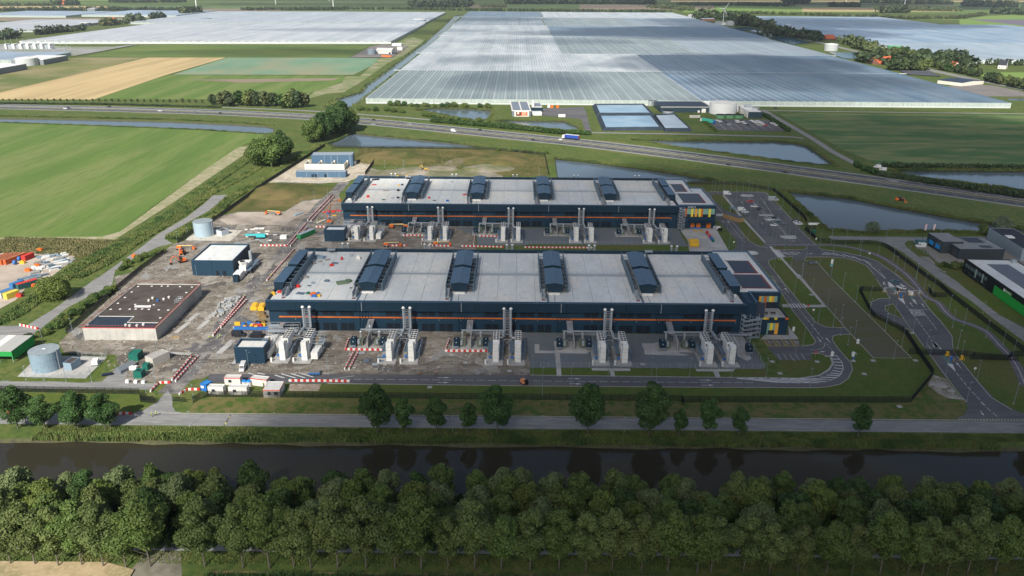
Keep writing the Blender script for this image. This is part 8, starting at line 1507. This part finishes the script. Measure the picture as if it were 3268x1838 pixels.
belt('hedge', 'long clipped hedge on the far side of the motorway, left part', 'hedge', A0, ((0, 777), (800, 783), (1650, 806)), 700, 2.2, 2.5, FAR1, 2); belt('hedge', 'long dark hedge between lane and motorway', 'hedge', B0, ((700, 912), (1200, 955), (1680, 1003)), 700, 4.0, 3, FO3, 3); belt('hedge', 'short hedge pieces left of the lane junction', 'hedge', B0, ((1700, 1002), (1770, 1003), (1835, 1006), (1885, 1008)), 90, 3.6, 2, FO3, 4); belt('hedge', 'dark hedge beside the country road before the motorway', 'hedge', C1, ((1310, 205), (1460, 272)), 120, 3.6, 3, FO3, 5); belt('hedge', 'long hedge along the motorway right of the country road', 'hedge', C1, ((1500, 285), (1800, 330), (2576, 445), (2800, 480)), 700, 3.4, 4, FAR1, 6); belt('hedge', 'hedge on the right side of the car park below the white tank', 'hedge', S4, ((1950, 375), (2120, 490), (2430, 700)), 200, 3, 3, FO3, 7); belt('hedge', 'low hedge left of the car park below the white tank', 'hedge', S4, ((850, 500), (1080, 700)), 90, 2.2, 2, FO1, 8); belt('reed_line', 'dark growth between field and right hand pond', 'reeds', C1, ((1500, 215), (2800, 240)), 500, 3.2, 5, FAR1, 9)
for i, (f, P, n, h, wd, m, lab) in enumerate(((A0, ((-100, 84), (700, 78), (1450, 84)), 260, 20, 30, FAR1, 'dark tree belt behind the far left glasshouses'), (A0, ((1820, 76), (2576, 73)), 150, 18, 25, FAR1, 'tree belt behind the left glasshouse block'), (B0, ((0, 70), (550, 72), (1000, 80), (2450, 95)), 420, 16, 25, FAR1, 'long tree belt behind the big glasshouse complex'), (A0, ((810, 20), (950, 20), (1380, 17)), 90, 24, 30, FAR1, 'far poplars on the left skyline'), (A0, ((0, 42), (410, 40)), 60, 18, 20, FAR2, 'pale orchard trees at far left'), (A0, ((415, 38), (580, 36)), 40, 30, 30, FAR1, 'trees round the far left farmhouse'),
        (B0, ((550, 52), (830, 54), (1000, 44)), 110, 40, 40, FAR1, 'tall dark wood behind the complex, left'), (B0, ((1040, 52), (1250, 55)), 50, 16, 30, FAR2, 'farm trees beyond the complex'), (B0, ((1280, 30), (1800, 30), (2350, 32)), 260, 42, 40, FAR1, 'long tall plantation on the skyline'), (B0, ((2340, 62), (2576, 68)), 60, 26, 50, FAR2, 'trees round the farms beyond the complex'), (C0, ((0, 42), (400, 42), (850, 48)), 170, 24, 30, FAR1, 'tree belt across the fields, upper right'), (C0, ((820, 25), (960, 28)), 40, 50, 40, FAR1, 'dark clump on the right skyline'), (C0, ((1130, 50), (1340, 52)), 60, 30, 30, FAR1, 'tree row beyond the tan field'), (C0, ((1510, 96), (1655, 96)), 60, 40, 60, FAR1, 'isolated round wood in the far fields'), (C0, ((1660, 78), (2070, 84)), 90, 24, 40, FAR2, 'tree belt right of the round wood'), (C0, ((1350, 20), (1700, 28), (2050, 34)), 110, 36, 30, FAR1, 'row of tall trees on the far right skyline'), (C0, ((2130, 48), (2500, 54)), 120, 40, 60, FAR1, 'dark wood on the far right skyline'), (C0, ((370, 100), (900, 112), (1400, 128), (1700, 142), (2100, 138), (2280, 110)), 330, 16, 20, FAR2, 'hedgerow behind the right glasshouses'), (C0, ((2370, 105), (2600, 108)), 80, 36, 40, FAR1, 'wood at the right edge'), (C0, ((0, 65), (60, 80), (160, 76)), 40, 22, 50, FAR2, 'trees left of the turbine beyond the glasshouse'), (A0, ((-100, 24), (-20, 24)), 10, 20, 20, FAR1, 'trees beyond the left edge'))):
    belt('tree_belt', lab, 'trees', f, P, n, h * .72, wd, m, 40 + i)
def vill(area, f, P, n, s0, s1, wd, seed):
    s0 *= .68; s1 *= .68
    if seed in (72, 74, 76, 77, 80) or seed < 72: belt('tree_group', 'trees ' + area, 'trees', f, P, n * 2, 12 * s1, wd * .6, FAR1 if seed % 3 else FAR2, seed)
    else: shrubs(area, pts(f, *P), n, s0, s1, wd * .7, FT, seed)
vill('in the far left roadside row', A0, ((270, 262), (430, 245), (610, 228)), 16, 1.6, 2.2, 30, 61); vill('at the far left edge by the slate tank', A0, ((-40, 300), (60, 290), (140, 280)), 9, 1.6, 2.4, 40, 62); vill('round the far left farmhouse', A0, ((755, 185), (790, 190), (880, 182), (935, 178)), 8, 1.6, 2.4, 40, 63); vill('in the first group on the left road', A0, ((980, 172), (1080, 170)), 7, 2.2, 3.0, 20, 64); vill('in the second group on the left road', A0, ((1140, 152), (1235, 145)), 7, 2.2, 3.0, 20, 65); vill('in the third group on the left road', A0, ((1370, 112), (1520, 102)), 9, 2.4, 3.4, 20, 66)
vill('near the foot of the wind turbine', U4, ((260, 350), (480, 350), (640, 360), (800, 370), (950, 375)), 22, 2.0, 3.4, 50, 67); vill('right of the domed grey tank', U4, ((990, 470), (1120, 480), (1300, 490)), 14, 2.6, 3.8, 40, 68); vill('below the low white tank', U4, ((1350, 500), (1480, 520), (1620, 545)), 12, 1.8, 2.8, 30, 69); vill('in the long row before the white domed tank', U4, ((1540, 680), (1800, 660), (2240, 720)), 18, 1.8, 2.8, 40, 70); vill('right of the long village row', U4, ((2260, 720), (2560, 780)), 14, 2.0, 2.6, 40, 71); vill('left of the green tank', C0, ((1190, 325), (1250, 330), (1360, 365), (1500, 400)), 18, 1.4, 2.4, 30, 72); vill('above the big farmhouse', C0, ((1480, 420), (1600, 425), (1760, 430), (1930, 470)), 24, 1.6, 2.4, 40, 73); vill('left of the big farmhouse', C0, ((1350, 462), (1470, 482)), 9, 1.2, 2.2, 20, 74); vill('in the dense wood right of the big farmhouse', C0, ((1560, 520), (1700, 525), (1850, 525)), 22, 1.7, 2.5, 30, 75); vill('behind the dense wood', C0, ((1620, 490), (1800, 495), (1960, 500)), 20, 1.7, 2.5, 40, 76); vill('above the cottages', C0, ((1930, 455), (2040, 460), (2150, 505)), 14, 1.6, 2.6, 40, 77); vill('in the row along the village road', C0, ((1950, 520), (2080, 545), (2240, 578)), 18, 1.2, 1.7, 10, 78); vill('in the dark row at the right edge', C0, ((2290, 605), (2420, 635), (2576, 670), (2700, 700)), 16, 1.3, 1.9, 10, 79); vill('before the white front of the right glasshouses', C0, ((2210, 485), (2576, 490)), 9, .9, 1.3, 10, 80)
# ================================================================== clouds and haze
def cloud(i, x, y, z, rx, ry, rz_, dens, rot=0.0):
    import bmesh
    bm = bmesh.new(); bmesh.ops.create_icosphere(bm, subdivisions=5, radius=1.0); from mathutils import noise
    for v in bm.verts:
        p = v.co.copy(); f = 1 + .28 * noise.noise(p * 1.6 + Vector((i * 7.1, 0, 0))) + .16 * noise.noise(p * 4 + Vector((0, i * 3.3, 0))) + .07 * noise.noise(p * 9)
        q = p * f; v.co = (q.x * rx, q.y * ry, q.z * rz_ * (1.0 if q.z > 0 else .45))
    me = bpy.data.meshes.new('cloud'); bm.to_mesh(me); bm.free()
    m = bpy.data.materials.new('cloud_vapour'); m.use_nodes = True; t = m.node_tree; t.nodes.clear(); v = t.nodes.new('ShaderNodeVolumePrincipled'); v.inputs['Color'].default_value = (1, 1, 1, 1); v.inputs['Density'].default_value = dens; v.inputs['Anisotropy'].default_value = .3; o_ = t.nodes.new('ShaderNodeOutputMaterial'); t.links.new(v.outputs[0], o_.inputs['Volume']); me.materials.append(m)
    o = bpy.data.objects.new('cloud', me); COL.objects.link(o); o.location = (x, y, z); o.rotation_euler = (0, 0, rot); tag(o, 'cumulus cloud drifting over the polder, out of the top of the frame', 'cloud', 'cumulus clouds', 'stuff')
CZ = 950.0
def shade(i, gx, gy, rx, ry, tau, th=90, rot=0.0):       # cloud whose shadow falls at ground point (gx, gy)
    k = CZ / -SUN_DIR.z; cloud(i, gx - SUN_DIR.x * k, gy - SUN_DIR.y * k, CZ, rx, ry, th, tau / (1.45 * th), rot)
shade(1, 160, 340, 250, 250, 1.55)
shade(2, 150, 165, 240, 120, 2.8)
shade(3, 420, 640, 330, 190, 1.5, rot=-.4)
shade(4, 330, 1300, 200, 150, 1.4)
shade(5, 500, 2050, 420, 260, 1.8)
shade(6, 60, 1720, 200, 60, .8)
shade(7, -350, 2050, 320, 70, .7)
shade(8, -420, 1500, 230, 55, .8)
shade(9, 900, 2500, 500, 300, 1.4)
shade(10, 300, 4700, 2200, 600, .4)
shade(11, -600, 3900, 1500, 300, .5)
shade(12, 0, 1060, 110, 80, 1.2)
shade(14, 380, 1080, 170, 90, .9)
shade(15, -60, 1330, 70, 45, 1.0)
shade(16, 90, 1980, 160, 60, 1.1)
shade(17, -100, 2600, 200, 120, 1.1)
shade(13, 1500, 4200, 900, 500, 1.6)
hz = bpy.data.materials.new('haze'); hz.use_nodes = True; t = hz.node_tree; t.nodes.clear(); v = t.nodes.new('ShaderNodeVolumePrincipled'); v.inputs['Color'].default_value = (.82, .9, 1, 1); v.inputs['Density'].default_value = .00005; v.inputs['Anisotropy'].default_value = .2; o_ = t.nodes.new('ShaderNodeOutputMaterial'); t.links.new(v.outputs[0], o_.inputs['Volume'])
o = MB().box(-9000, 9000, -300, 12000, -3, 165).build('haze', hz, kind='stuff'); tag(o, 'thin bluish haze over the whole polder', 'haze', kind='stuff')
